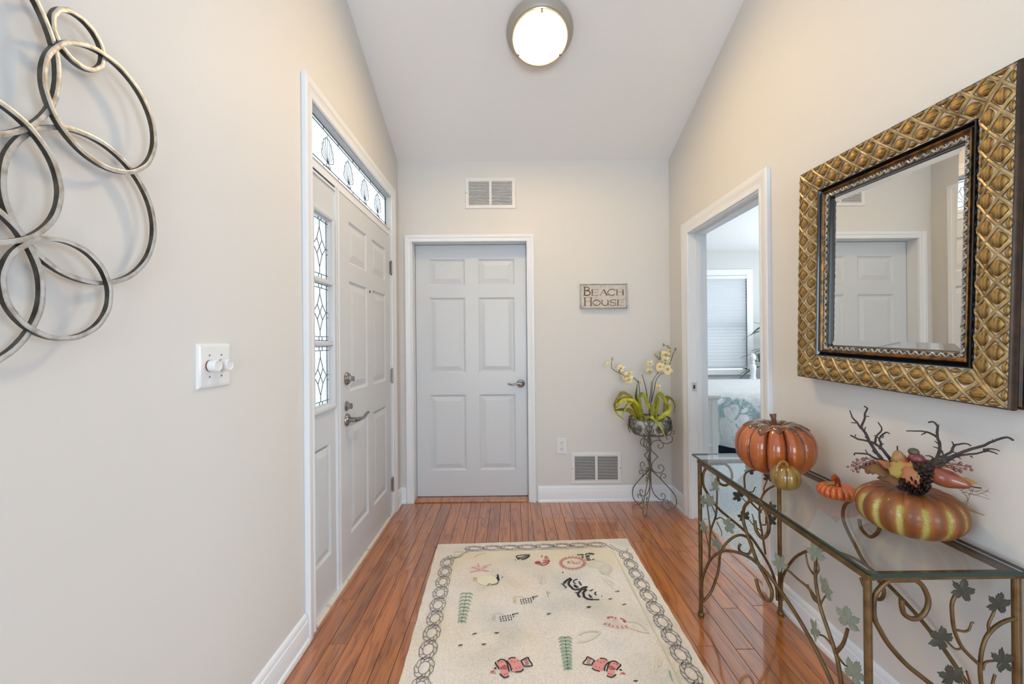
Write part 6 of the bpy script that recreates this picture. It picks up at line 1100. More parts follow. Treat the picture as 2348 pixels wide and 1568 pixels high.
# ------------------------------------------------------------------ pumpkins
def psurf(R, h, n, depth, pw=.6, sx=.72, dip=.25, dipw=.30, bdip=.12):
    def f(th, ph, off=0.0):
        g = abs(math.cos(n * th / 2)) ** pw
        rho = (R + off) * (math.sin(ph) ** sx if math.sin(ph) > 0 else 0)
        k = 1 - depth * (1 - g) * min(1, 1.25 * math.sin(ph) + .15)
        z = (h / 2 + off) * (abs(math.cos(ph)) ** .92) * (1 if math.cos(ph) > 0 else -1)
        if math.cos(ph) > 0: z -= dip * h * math.exp(-(rho / (dipw * R)) ** 2) + .04 * h * (1 - g) * math.sin(2 * ph)
        else: z += bdip * h * math.exp(-(rho / (.35 * R)) ** 2)
        return Vector((rho * k * math.cos(th), rho * k * math.sin(th), z + h / 2))
    return f
def pbody(f, o, seg, rows, twist=0, shift=lambda p: p):
    mb = MB(); R_ = []
    for i in range(rows + 1):
        ph = PI * i / rows; ph = min(max(ph, 1e-4), PI - 1e-4)
        R_.append([shift(f(2 * PI * k / seg, ph)) + o for k in range(seg)])
    mb.loft(R_, cu=True); mb.poly(R_[0]); mb.poly(R_[-1]); return mb
def glaze(name, c1, c2, gro, n, phase=0, rough=.12, ns=7):
    """glossy glazed ceramic, darker colour in the grooves between n lobes"""
    m = bpy.data.materials.new(name); m.use_nodes = True; nt = m.node_tree; b = nt.nodes['Principled BSDF']
    tc = N(nt, 'ShaderNodeTexCoord'); sp_ = N(nt, 'ShaderNodeSeparateXYZ'); nt.links.new(tc.outputs['Object'], sp_.inputs[0])
    at = N(nt, 'ShaderNodeMath', operation='ARCTAN2'); nt.links.new(sp_.outputs['Y'], at.inputs[0]); nt.links.new(sp_.outputs['X'], at.inputs[1])
    mu = N(nt, 'ShaderNodeMath', operation='MULTIPLY_ADD'); mu.inputs[1].default_value = n / 2; mu.inputs[2].default_value = phase; nt.links.new(at.outputs[0], mu.inputs[0])
    co = N(nt, 'ShaderNodeMath', operation='COSINE'); nt.links.new(mu.outputs[0], co.inputs[0])
    ab = N(nt, 'ShaderNodeMath', operation='ABSOLUTE'); nt.links.new(co.outputs[0], ab.inputs[0])
    rp = ramp_node(nt, [(0.0, gro), (.55, c1), (1.0, c1)]); nt.links.new(ab.outputs[0], rp.inputs['Fac'])
    no = N(nt, 'ShaderNodeTexNoise', Scale=float(ns), Detail=4.0); nt.links.new(tc.outputs['Object'], no.inputs['Vector'])
    mr = N(nt, 'ShaderNodeMapRange'); mr.inputs['From Min'].default_value = .42; mr.inputs['From Max'].default_value = .68; nt.links.new(no.outputs['Fac'], mr.inputs['Value'])
    mx_ = N(nt, 'ShaderNodeMixRGB'); mx_.inputs[2].default_value = (*lin(c2), 1); nt.links.new(mr.outputs[0], mx_.inputs[0]); nt.links.new(rp.outputs[0], mx_.inputs[1])
    nt.links.new(mx_.outputs[0], b.inputs['Base Color']); b.inputs['Roughness'].default_value = .35
    b.inputs['Coat Weight'].default_value = .8; b.inputs['Coat Roughness'].default_value = rough * .5
    return m
# large glazed pumpkin
PC1 = Vector((1.082, 1.690, ztop(1.690) + .0005)); R1, H1 = .144, .212
pk = thing('ceramic_pumpkin', 'large glossy orange ceramic pumpkin at the far end of the table', 'pumpkin', PC1)
f1 = psurf(R1, H1, 12, .14, .55, .66, .16, .34, .06)
pbody(f1, PC1, 144, 36).build('body', glaze('orange_glaze', (166, 78, 20), (188, 106, 38), (98, 38, 10), 12), pk, origin=PC1, smooth=80)
M_brown = mat('brown_glaze', (84, 50, 32), .14, 0, color2=(128, 84, 52), nscale=22, coat=.7)
rp_ = random.Random(3)
for i in range(12):
    th0 = 2 * PI * i / 12 + .1; mx_ph = .74 + rp_.random() * .26; mb = MB(); rows = []
    for k in range(9):
        t = k / 8; ph = .10 + (mx_ph - .10) * t; wd = .26 * (math.sin(PI * min(1, t * .92 + .12)) ** .8) + .01 + (.06 * math.sin(t * 22) * (t > .35) * (t < .95))
        rows.append([f1(th0 + wd * s_, ph, .0026 + .0026 * (1 - abs(s_))) + PC1 for s_ in (-1, -.5, 0, .5, 1)])
    mb.loft(rows); under = [[f1(th0, ph, .0) + PC1 for _ in (0,)] for ph in (0,)]
    mb.loft([[r[0] for r in rows], [Vector(r[0]) - Vector((0, 0, .002)) for r in rows]]); mb.loft([[r[-1] for r in rows], [Vector(r[-1]) - Vector((0, 0, .002)) for r in rows]])
    mb.build('cap_leaf', M_brown, pk, smooth=60)
zs_ = PC1.z + f1(0, .01).z
P = cr([PC1 + Vector((0, 0, f1(0, .001).z - .002)), PC1 + Vector((0, 0, f1(0, .001).z + .02)), PC1 + Vector((-.003, 0, f1(0, .001).z + .045)), PC1 + Vector((-.004, .003, f1(0, .001).z + .062))], 4)
MB().tube(P, [.020, .016, .0125, .010, .0092, .0088, .0088, .009, .0095, .0105, .0115, .0125, .013][:len(P)], 10).build('stem', M_brown, pk, smooth=60)
# small green gourd
PC2 = Vector((1.006, 1.512, ztop(1.512) + .0005)); f2 = psurf(.0495, .088, 8, .10, .6, .72, .12, .3, .06)
gd = thing('green_gourd', 'small mustard olive ceramic gourd in front of the big orange pumpkin', 'gourd', PC2)
pbody(f2, PC2, 96, 28).build('body', glaze('olive_glaze', (146, 108, 38), (120, 100, 42), (98, 72, 24), 8, .4, ns=16), gd, origin=PC2, smooth=80)
zt_ = f2(0, .001).z
P = cr([PC2 + Vector(v) for v in ((.008, 0, zt_ - .002), (.006, 0, zt_ + .014), (-.006, 0, zt_ + .024), (-.022, -.004, zt_ + .020), (-.034, -.008, zt_ + .006), (-.038, -.010, zt_ - .008))], 5)
MB().tube(P, [.0068 - .0035 * i / (len(P) - 1) for i in range(len(P))], 9).build('stem', mat('ochre_glaze', (150, 108, 50), .15, 0, coat=.6), gd, smooth=60)
# small flat orange pumpkin
PC3 = Vector((1.128, 1.423, ztop(1.423) + .0005)); f3 = psurf(.060, .052, 18, .10, .7, .70, .22, .35, .08)
po = thing('mini_pumpkin', 'tiny flat orange ceramic pumpkin between the gourd and the striped pumpkin', 'pumpkin', PC3)
pbody(f3, PC3, 144, 24).build('body', glaze('bright_orange_glaze', (198, 88, 18), (212, 110, 30), (140, 50, 8), 18, ns=20), po, origin=PC3, smooth=80)
zt_ = f3(0, .001).z
P = cr([PC3 + Vector(v) for v in ((.0, 0, zt_ - .004), (.001, 0, zt_ + .012), (-.002, 0, zt_ + .026), (-.012, .002, zt_ + .034))], 4)
MB().tube(P, [.015, .012, .0105, .0095, .009, .009, .009, .009, .0095, .010, .011, .0115, .012][:len(P)], 9).build('stem', mat('rust_glaze', (150, 66, 22), .18, 0, coat=.6), po, smooth=60)
P = cr([PC3 + Vector(v) for v in ((-.014, -.002, zt_ + .004), (-.026, -.006, zt_ + .012), (-.036, -.002, zt_ + .010), (-.034, .008, zt_ + .010), (-.022, .006, zt_ + .012))], 5)
MB().tube(P, .003, 7).build('tendril', mat('olive_tendril', (140, 122, 50), .2, 0, coat=.5), po, smooth=60)
# striped centrepiece pumpkin
PC4 = Vector((1.149, 1.190, ztop(1.190) + .0005)); f4 = psurf(.1225, .131, 14, .075, .6, .62, .12, .36, .06)
cp = thing('pumpkin_centrepiece', 'striped crackled pumpkin topped with twigs, berries, pears and leaves', 'centrepiece', PC4)
m = bpy.data.materials.new('crackled_stripe_paint'); m.use_nodes = True; nt = m.node_tree; b = nt.nodes['Principled BSDF']
tc = N(nt, 'ShaderNodeTexCoord'); sp_ = N(nt, 'ShaderNodeSeparateXYZ'); nt.links.new(tc.outputs['Object'], sp_.inputs[0])
at = N(nt, 'ShaderNodeMath', operation='ARCTAN2'); nt.links.new(sp_.outputs['Y'], at.inputs[0]); nt.links.new(sp_.outputs['X'], at.inputs[1])
mu = N(nt, 'ShaderNodeMath', operation='MULTIPLY_ADD'); mu.inputs[1].default_value = 14; mu.inputs[2].default_value = 3.0; nt.links.new(at.outputs[0], mu.inputs[0])
no = N(nt, 'ShaderNodeTexNoise', Scale=26.0, Detail=3.0); nt.links.new(tc.outputs['Object'], no.inputs['Vector'])
nm = N(nt, 'ShaderNodeMath', operation='MULTIPLY_ADD'); nm.inputs[1].default_value = 1.1; nt.links.new(no.outputs['Fac'], nm.inputs[0]); nt.links.new(mu.outputs[0], nm.inputs[2])
co = N(nt, 'ShaderNodeMath', operation='COSINE'); nt.links.new(nm.outputs[0], co.inputs[0])
rp = ramp_node(nt, [(.0, (112, 60, 22)), (.5, (138, 80, 30)), (.74, (146, 102, 42)), (.87, (160, 142, 72)), (1.0, (172, 160, 84))])
mh = N(nt, 'ShaderNodeMapRange'); mh.inputs['From Min'].default_value = -1; mh.inputs['From Max'].default_value = 1; nt.links.new(co.outputs[0], mh.inputs['Value'])
mt = N(nt, 'ShaderNodeMapRange'); mt.inputs['From Min'].default_value = .122; mt.inputs['From Max'].default_value = .096; nt.links.new(sp_.outputs['Z'], mt.inputs['Value'])
mtm = N(nt, 'ShaderNodeMath', operation='MULTIPLY'); nt.links.new(mh.outputs[0], mtm.inputs[0]); nt.links.new(mt.outputs[0], mtm.inputs[1]); nt.links.new(mtm.outputs[0], rp.inputs['Fac'])
vo = N(nt, 'ShaderNodeTexVoronoi', feature='DISTANCE_TO_EDGE', Scale=76.0); nt.links.new(tc.outputs['Object'], vo.inputs['Vector'])
cl = N(nt, 'ShaderNodeMapRange'); cl.inputs['From Max'].default_value = .03; nt.links.new(vo.outputs['Distance'], cl.inputs['Value'])
n5 = N(nt, 'ShaderNodeTexNoise', Scale=12.0, Detail=2.0); nt.links.new(tc.outputs['Object'], n5.inputs['Vector'])
th = N(nt, 'ShaderNodeMapRange'); th.inputs['From Min'].default_value = .42; th.inputs['From Max'].default_value = .6; nt.links.new(n5.outputs['Fac'], th.inputs['Value'])
mxc = N(nt, 'ShaderNodeMath', operation='MAXIMUM'); nt.links.new(cl.outputs[0], mxc.inputs[0])
sub_ = N(nt, 'ShaderNodeMath', operation='SUBTRACT'); sub_.inputs[0].default_value = .95; nt.links.new(th.outputs[0], sub_.inputs[1]); nt.links.new(sub_.outputs[0], mxc.inputs[1])
mxk = N(nt, 'ShaderNodeMixRGB'); mxk.inputs[1].default_value = (*lin((96, 50, 20)), 1); nt.links.new(mxc.outputs[0], mxk.inputs[0]); nt.links.new(rp.outputs[0], mxk.inputs[2])
nt.links.new(mxk.outputs[0], b.inputs['Base Color']); b.inputs['Roughness'].default_value = .5; b.inputs['Coat Weight'].default_value = .15
bp = N(nt, 'ShaderNodeBump', Strength=.3, Distance=.001); nt.links.new(mxc.outputs[0], bp.inputs['Height']); nt.links.new(bp.outputs[0], b.inputs['Normal'])
pbody(f4, PC4, 140, 32).build('body', m, cp, origin=PC4, smooth=80)
M_twig = mat('dark_twig', (62, 54, 50), .8, 0, color2=(44, 38, 36), nscale=60)
def twig(lst, name):
    mb = MB(); rt = random.Random(len(lst)); PCc = Vector((0, 0, 0))
    for pts, r0 in lst:
        P = [Vector(p) for p in pts]; k = len(P)
        P = cr(P, 3); k = len(P) - 1
        P = [p + Vector((rt.uniform(-.0008, .0008), rt.uniform(-.0008, .0008), rt.uniform(-.0006, .0006))) for p in P]
        mb.tube(P, [r0 * 1.05 * (1 - .55 * i / k) for i in range(k + 1)], 6)
    return mb.build(name, M_twig, cp, smooth=60)
twig(TWL, 'antler_twig'); twig(TWR, 'antler_twig')
top4 = PC4 + Vector((0, 0, .112))
# dark cone bed under everything
M_cone = mat('pine_cone_brown', (50, 32, 24), .6, 0, color2=(32, 21, 18), nscale=40, spec=.25)
def pine_cone(c, axis, L, R, name='pine_cone'):
    Mx = axis_mat(c, axis, (0, 0, 1) if abs(Vector(axis).normalized().z) < .9 else (1, 0, 0)); mb = MB()
    mb.ball((0, 0, 0), 1, 8, 6, (R * .6, R * .6, L * .45), None); mb.v = [tuple(Mx @ Vector(v)) for v in mb.v]
    g = 2.399; n = 70
    for i in range(n):
        t = i / n; a0 = i * g; zz = -L * .5 + L * t; rr0 = R * (math.sin(PI * (.12 + .80 * t)) ** .8)
        p = Mx @ Vector((rr0 * math.cos(a0), rr0 * math.sin(a0), zz)); d = (Mx.to_3x3() @ Vector((math.cos(a0), math.sin(a0), .55))).normalized()
        X = (Mx.to_3x3() @ Vector((-math.sin(a0), math.cos(a0), 0)))
        Y = d.cross(X); R3 = Matrix((X, Y, d)).transposed()
        mb.ball(p, 1, 6, 4, (R * .26, R * .10, R * .30), R3)
    return mb.build(name, M_cone, cp, smooth=60)
mc_ = MISC
pine_cone(Vector(mc_['cone']) + Vector((-.008, -.010, -.004)), (-.5, -.6, .6), .046, .026)
pine_cone(Vector(mc_['cone2']) + Vector((-.02, -.008, -.004)), (-.7, .3, .1), .06, .028)
mb = MB()
for k in range(16):
    a0 = 2.399 * k; rr0 = .012 + .0035 * k
    mb.ball(top4 + Vector((rr0 * math.cos(a0) * .75, rr0 * math.sin(a0) * .75, .004 - .0008 * k)), .013, 7, 5, (1.2, 1.2, .8))
mb.build('moss_base', mat('dark_moss', (52, 34, 28), .9, color2=(34, 22, 20), nscale=80, bump=1, bscale=200), cp, smooth=50)
# fruit
def pear(c, axis, L, R, material, name, stem=True):
    Mx = axis_mat(c, axis, (0, 0, 1) if abs(Vector(axis).normalized().z) < .9 else (1, 0, 0)); mb = MB()
    pr = [(.0001, -L * .5), (R * .45, -L * .49), (R * .85, -L * .36), (R, -L * .16), (R * .92, L * .06), (R * .66, L * .26), (R * .42, L * .42), (R * .2, L * .5), (.0001, L * .51)]
    pr = [(p[0], p[1]) for p in cr([(r0, z0, 0) for r0, z0 in pr], 3)]; pr = [(max(r0, 1e-5), z0) for r0, z0 in pr]
    mb.lathe(pr, 20, Mx, caps=False)
    ob = mb.build(name, material, cp, origin=Vector(c), smooth=80)
    if stem: MB().tube([Mx @ Vector((0, 0, L * .48)), Mx @ Vector((.002, 0, L * .62)), Mx @ Vector((.005, .002, L * .72))], .0018, 6).build('stalk', M_twig, ob, smooth=60)
    return ob
M_pear = mat('blushed_pear', (158, 122, 62), .22, 0, color2=(124, 58, 50), nscale=16, ramp=(.42, .62), coat=.4)
M_pod = mat('red_pear', (124, 56, 36), .3, 0, color2=(140, 84, 54), nscale=22, ramp=(.45, .7), coat=.35)
M_plum = mat('dusky_plum', (112, 54, 52), .4, 0, color2=(70, 44, 46), nscale=24, ramp=(.45, .6))
M_nut = mat('green_acorn', (76, 74, 58), .45, 0)
pear(Vector(mc_['pear']) + Vector((-.01, 0, -.003)), (-.15, .1, 1), .054, .021, M_pear, 'pear')
pd0, pd1 = Vector(mc_['pod0']), Vector(mc_['pod1'])
pear((pd0 + pd1) / 2 + Vector((-.004, -.002, .0)), (pd1 - pd0) + Vector((0, 0, -.010)), .080, .024, M_pod, 'pear')
MB().ball(Vector(mc_['apple']), .016, 16, 10, (1.15, 1.15, .9)).build('plum', M_plum, cp, smooth=80)
MB().ball(Vector(mc_['nut']), .0115, 14, 10, (1.1, 1.1, .95)).build('acorn', M_nut, cp, smooth=80)
# berry sprays, each berry its own piece
M_berry = mat('wine_berry', (92, 36, 38), .3, 0, color2=(134, 76, 66), nscale=60, coat=.4); M_stalk = mat('berry_stalk', (128, 84, 60), .7)
def spray(pts, root, name, big_=None):
    mb = MB(); c0 = Vector(root)
    for p in pts:
        p = Vector(p); md = c0.lerp(p, .6) + Vector((0, 0, .006)); mb.tube([c0.lerp(p, .25), md, p], .0007, 4)
    sp_o = mb.build(name, M_stalk, cp, smooth=60); src = None; rb_ = random.Random(9)
    for p in pts:
        p = Vector(p) + Vector((rb_.uniform(-.006, .006), rb_.uniform(-.01, .006), 0))
        if src is None:
            src = MB().ball((0, 0, 0), .0042, 8, 6, (1, 1, 1.15)).build('berry', M_berry, None, smooth=80); src.location = p; put(src, sp_o)
        else:
            ob = src.copy(); scene.collection.objects.link(ob); ob.location = p; s0 = rb_.uniform(.75, 1.15); ob.scale = (s0, s0, s0)
    if big_ is not None:
        ob = src.copy(); scene.collection.objects.link(ob); ob.location = big_; ob.scale = (1.7, 1.7, 1.5)
spray(BERL, Vector(BERL[-1]) + Vector((.01, -.01, 0)), 'berry_spray', Vector(BERBIG))
spray(BERR, Vector(BERR[0]) + Vector((-.02, .03, -.01)), 'berry_spray')
# autumn leaves on the centrepiece
M_l1 = mat('autumn_leaf_green', (150, 128, 48), .55, 0, color2=(176, 92, 44), nscale=28, ramp=(.45, .6)); M_l2 = mat('autumn_leaf_brown', (108, 72, 34), .6, 0, color2=(74, 48, 28), nscale=26); M_l3 = mat('autumn_leaf_red', (164, 88, 56), .5, 0, color2=(140, 98, 46), nscale=24)
def soft_leaf(c, nrm_, up, L, Wd, material, curl=.2):
    Mx = axis_mat(c, nrm_, up); mb = MB(); top_, bot_ = [], []
    n = 9; rows = []
    for i in range(n + 1):
        t = i / n; w0 = Wd * (math.sin(PI * t ** .8) ** .8) * (1 + .22 * math.sin(t * 21)) + .0006
        x = (t - .5) * L; zc_ = -curl * L * (t - .4) ** 2 * 2
        rows.append([Mx @ Vector((x, -w0, zc_ - .15 * w0)), Mx @ Vector((x, -w0 * .5, zc_ + .08 * w0)), Mx @ Vector((x, 0, zc_ - .03 * w0)), Mx @ Vector((x, w0 * .5, zc_ + .08 * w0)), Mx @ Vector((x, w0, zc_ - .15 * w0))])
    mb.loft(rows)
    dn = Mx.to_3x3() @ Vector((0, 0, -.0009)); mb.loft([[p + dn for p in r] for r in rows])
    mb.loft([[r[0] for r in rows], [r[0] + dn for r in rows]]); mb.loft([[r[-1] for r in rows], [r[-1] + dn for r in rows]])
    return mb.build('leaf', material, cp, smooth=60)
lc_ = Vector(mc_['pear'])
vw = Vector((-.66, -.7, .25))
soft_leaf(lc_ + Vector((-.030, -.028, -.020)), vw, (.5, -.4, .5), .062, .023, M_l1)
soft_leaf(lc_ + Vector((-.022, -.048, -.036)), vw, (.35, -.25, -1), .058, .019, M_l3)
soft_leaf(lc_ + Vector((-.03, .005, -.024)), vw, (-.75, .75, .5), .07, .012, M_l3)
soft_leaf(lc_ + Vector((-.02, -.01, -.046)), vw + Vector((0, 0, .5)), (-.6, .75, -.35), .10, .028, M_l2)
soft_leaf(lc_ + Vector((-.045, .03, -.036)), vw + Vector((0, 0, .7)), (-.6, .8, -.1), .075, .020, M_l2)
soft_leaf(Vector(mc_['cone']) + Vector((.02, -.01, .018)), vw, (.6, -.6, .5), .05, .014, M_l2)
soft_leaf(Vector(BERR[7]) + Vector((.0, -.0, -.022)), vw + Vector((0, 0, .5)), (.75, -.7, .1), .06, .011, mat('autumn_leaf_tan', (160, 116, 60), .6))
soft_leaf(Vector(mc_['podc']) + Vector((-.035, .01, .008)), vw, (-.7, .7, .25), .03, .010, M_l2)
# fibre tendrils
mb = MB(); rt = random.Random(21); base = Vector(mc_['pod1']) + Vector((0, 0, -.02))
for k in range(11):
    p = base + Vector((rt.uniform(-.03, .0), rt.uniform(-.02, .02), rt.uniform(-.01, .01))); P = [p]
    d = Vector((rt.uniform(0, .6), rt.uniform(-1, .2), rt.uniform(-.5, .5))).normalized()
    for j in range(5):
        d = (d + Vector((rt.uniform(-.6, .3), rt.uniform(-.5, .5), rt.uniform(-.7, .5)))).normalized(); P.append(P[-1] + d * rt.uniform(.008, .014))
    P = [Vector((min(v.x, 1.26), v.y, max(v.z, PC4.z + .06))) for v in P]
    mb.tube(cr(P, 3), .0006, 4)
for k in range(9):
    a0 = -.9 + .12 * k; P = [top4 + Vector((.03 + .004 * k, -.035, .005)), top4 + Vector((.075, -.065 - .002 * k, .0 - .002 * k)), top4 + Vector((.095, -.085 - .003 * k, -.022))]
    mb.tube(cr(P, 3), .001, 4)
mb.build('raffia', mat('dry_raffia', (124, 98, 66), .8), cp, smooth=60)
# ------------------------------------------------------------------ scrolled plant stand
M_sage = mat('weathered_sage_metal', (122, 126, 108), .5, .45, color2=(86, 86, 72), nscale=30, ramp=(.4, .7))
SC = Vector((STANDX, 3.085, 0)); DZ = .009
ps = thing('plant_stand', 'tall scrolled green-grey metal plant stand in the far corner', 'plant stand', SC)
for ang in (-4, -124, 116):
    ca, sa = math.cos(math.radians(ang)), math.sin(math.radians(ang))
    mp_ = lambda r, z: (SC.x + r * ca, SC.y + r * sa, z + DZ)
    for key, nm, rad in (('foot', 'leg', .0040), ('low', 'scroll', .0036), ('midup', 'scroll', .0036), ('midlow', 'scroll', .0036), ('curl', 'scroll', .0032), ('top', 'scroll', .0036), ('top2', 'scroll', .0030)):
        if key in ('top', 'top2') and ang == 116: continue
        P = [Vector((r, z, 0)) for r, z in STAND[key]]; P = cr(P, 5)
        MB().tube([mp_(p.x, p.y) for p in P], [rad * (1 - .35 * i / len(P)) for i in range(len(P))], 7).build(nm, M_sage, ps, smooth=60)
mb = MB()
for k in range(3):
    a0 = 2 * PI * k / 3 + .5; dx, dy = .0055 * math.cos(a0), .0055 * math.sin(a0)
    mb.tube([(SC.x + dx, SC.y + dy, .585), (SC.x + dx, SC.y + dy, .225)], .0042, 7)
for z in (.30, .52): mb.lathe([(.012, -.008), (.013, 0), (.012, .008)], 12, Matrix.Translation((SC.x, SC.y, z)))
mb.build('centre_rod', M_sage, ps, smooth=50)
BPROF = [(.118, .577), (.142, .600), (.154, .640), (.150, .672), (.146, .690)]
def bp_(z):
    for (r0, z0), (r1, z1) in zip(BPROF, BPROF[1:]):
        if z0 <= z <= z1: return r0 + (r1 - r0) * (z - z0) / (z1 - z0)
    return BPROF[-1][0] if z > .68 else BPROF[0][0]
circ_ = lambda r, z, n=48: [(SC.x + r * math.cos(2 * PI * i / n), SC.y + r * math.sin(2 * PI * i / n), z) for i in range(n)]
MB().tube(circ_(.118, .577), .0055, 8, True).tube(circ_(.146, .690), .0055, 8, True).tube([(SC.x - .118, SC.y, .577), (SC.x + .118, SC.y, .577)], .004, 6).tube([(SC.x, SC.y - .118, .577), (SC.x, SC.y + .118, .577)], .004, 6).build('basket_ring', M_sage, ps, smooth=60)
on_b = lambda th, z, o=0: (SC.x + (bp_(z) + o) * math.cos(th), SC.y + (bp_(z) + o) * math.sin(th), z)
rb_src = None
for k in range(7):
    th0 = 2 * PI * k / 7 - PI / 2 - .35
    mb = MB()
    for s_ in (-1, 1):
        mb.tube([on_b(th0 + s_ * (.03 + .26 * t * t), .577 + .112 * t) for t in [i / 8 for i in range(9)]], .0040, 6)
        mb.tube(cr([on_b(th0 + s_ * a0, z) for a0, z in ((.05, .59), (.16, .60), (.20, .625), (.13, .640), (.09, .622), (.13, .612))], 4), .0032, 6)
        mb.tube(cr([on_b(th0 + s_ * a0, z) for a0, z in ((.12, .685), (.05, .675), (.03, .655), (.09, .648), (.11, .664))], 4), .0032, 6)
    mb.tube([on_b(th0, z) for z in (.577, .60, .64, .67, .69)], .0040, 6)
    mb.build('basket_rib', M_sage, ps, smooth=60)
    th1 = th0 + PI / 7; mb = MB()
    c = Vector(on_b(th1, .632, .004)); n_ = Vector((math.cos(th1), math.sin(th1), 0)); X = Vector((-math.sin(th1), math.cos(th1), 0)); Z_ = Vector((0, 0, 1))
    R3 = Matrix((X, Z_, n_)).transposed()
    for q_ in range(6):
        a0 = 2 * PI * q_ / 6; mb.ball(c + X * .017 * math.cos(a0) + Z_ * .017 * math.sin(a0), 1, 7, 5, (.0115, .0115, .0035), R3)
    mb.ball(c + n_ * .003, 1, 8, 5, (.009, .009, .005), R3)
    mb.tube([c - Z_ * .025, c - Z_ * .055 - n_ * .012], .003, 6)
    mb.build('rosette', M_sage, ps, smooth=60)
# ------------------------------------------------------------------ orchid
orch = thing('potted_orchid', 'artificial cream orchid with strappy lime leaves in the plant stand', 'plant', SC + Vector((0, 0, .582)))
M_pot = mat('white_ceramic', (226, 228, 226), .2, coat=.4)
MB().lathe([(.07, .583), (.095, .586), (.112, .62), (.115, .66), (.110, .684), (.104, .684), (.106, .655), (.0001, .655)], 40, Matrix.Translation((SC.x, SC.y, 0))).build('pot', M_pot, orch, smooth=50)
MB().lathe([(.104, .655), (.09, .668), (.05, .676), (.0001, .678)], 30, Matrix.Translation((SC.x, SC.y, 0)), caps=False).build('moss', mat('dark_planting_moss', (58, 56, 40), .9, color2=(34, 34, 26), nscale=60, bump=1, bscale=150), orch, smooth=60)
M_stem = mat('orchid_stem', (70, 84, 56), .5); M_cane = mat('support_cane', (44, 46, 36), .6)
for i, pts in enumerate(ORCHID['stems']):
    P = cr([Vector(p) for p in pts], 4) if len(pts) > 2 else [Vector(p) for p in pts]
    if i < 5:
        b0 = P[0]; P = [Vector((b0.x * .6 + SC.x * .4, b0.y, .665))] + P if b0.z < .80 else P
    MB().tube(P, [.0032 * (1 - .45 * k / len(P)) for k in range(len(P))], 7).build('stem', M_cane if i in (1, 2) else M_stem, orch, smooth=60)
M_bud = mat('orchid_bud', (96, 122, 84), .5, color2=(186, 178, 120), nscale=20)
for p in ORCHID['buds']:
    MB().ball(p, .0095, 10, 7, (.85, .85, 1.5)).build('bud', M_bud, orch, smooth=80)
# flower: five petals and a lip, one mesh shared by all blooms
M_pet = mat('cream_petal', (238, 228, 188), .6, color2=(230, 206, 136), nscale=30, ramp=(.45, .8)); M_lip = mat('yellow_lip', (206, 160, 64), .5)
fm = MB()
for k in range(5):
    a0 = 2 * PI * k / 5 + PI / 2; wide = .52 if k in (1, 4) else .36; rows = []
    for i in range(7):
        t = i / 6; w0 = wide * math.sin(PI * min(1, t * .86 + .10)) ** .8; r0 = .10 + .92 * t; zc_ = .30 * t * (1 - t) * 2 - .18 * t * t + .03 * math.sin(9 * t + k)
        rows.append([(r0 * math.cos(a0) - s_ * w0 * math.sin(a0), r0 * math.sin(a0) + s_ * w0 * math.cos(a0), zc_ + .14 * abs(s_) * (1 - t)) for s_ in (-1, -.5, 0, .5, 1)])
    fm.loft(rows); fm.loft([[(x, y, z - .03) for x, y, z in r] for r in rows])
    fm.loft([[r[0] for r in rows], [(r[0][0], r[0][1], r[0][2] - .03) for r in rows]]); fm.loft([[r[-1] for r in rows], [(r[-1][0], r[-1][1], r[-1][2] - .03) for r in rows]])
fm.ball((0, -.06, .14), .18, 8, 6, (1, 1.1, .9), mi=1); fm.ball((0, -.22, .16), .13, 8, 6, (1.2, 1, .6), mi=1)
fsrc = None; rf = random.Random(12)
for x, y, z, s_ in ORCHID['flowers']:
    nrm_ = (rf.uniform(-1.2, .8), -1, rf.uniform(-.9, .6)); Mx = axis_mat((x, y, z), nrm_, (rf.uniform(-.6, .6), 0, 1)) @ Matrix.Diagonal((s_ * rf.uniform(1.0, 1.6), s_ * rf.uniform(1.1, 1.6), s_ * rf.uniform(1.1, 2.0), 1))
    if fsrc is None:
        ob = fm.build('bloom', [M_pet, M_lip], None, smooth=70); ob.rotation_mode = 'QUATERNION'; fsrc = ob; new = True
    else: ob = fsrc.copy(); scene.collection.objects.link(ob); new = False
    l, r, s3 = Mx.decompose(); ob.location = l; ob.rotation_quaternion = r; ob.scale = s3
    if new: put(ob, orch)
LEAFM = dict(dark=mat('strap_leaf_dark', (128, 128, 34), .4, color2=(88, 94, 26), nscale=30, stretch=(3, 3, 1)), yellow=mat('strap_leaf_yellow', (204, 192, 40), .4, color2=(150, 146, 30), nscale=30), olive=mat('strap_leaf_olive', (152, 140, 34), .4, color2=(118, 106, 30), nscale=30), green=mat('strap_leaf_green', (182, 182, 48), .4, color2=(136, 144, 38), nscale=26), bright=mat('strap_leaf_bright', (206, 204, 70), .4, color2=(160, 166, 44), nscale=22))
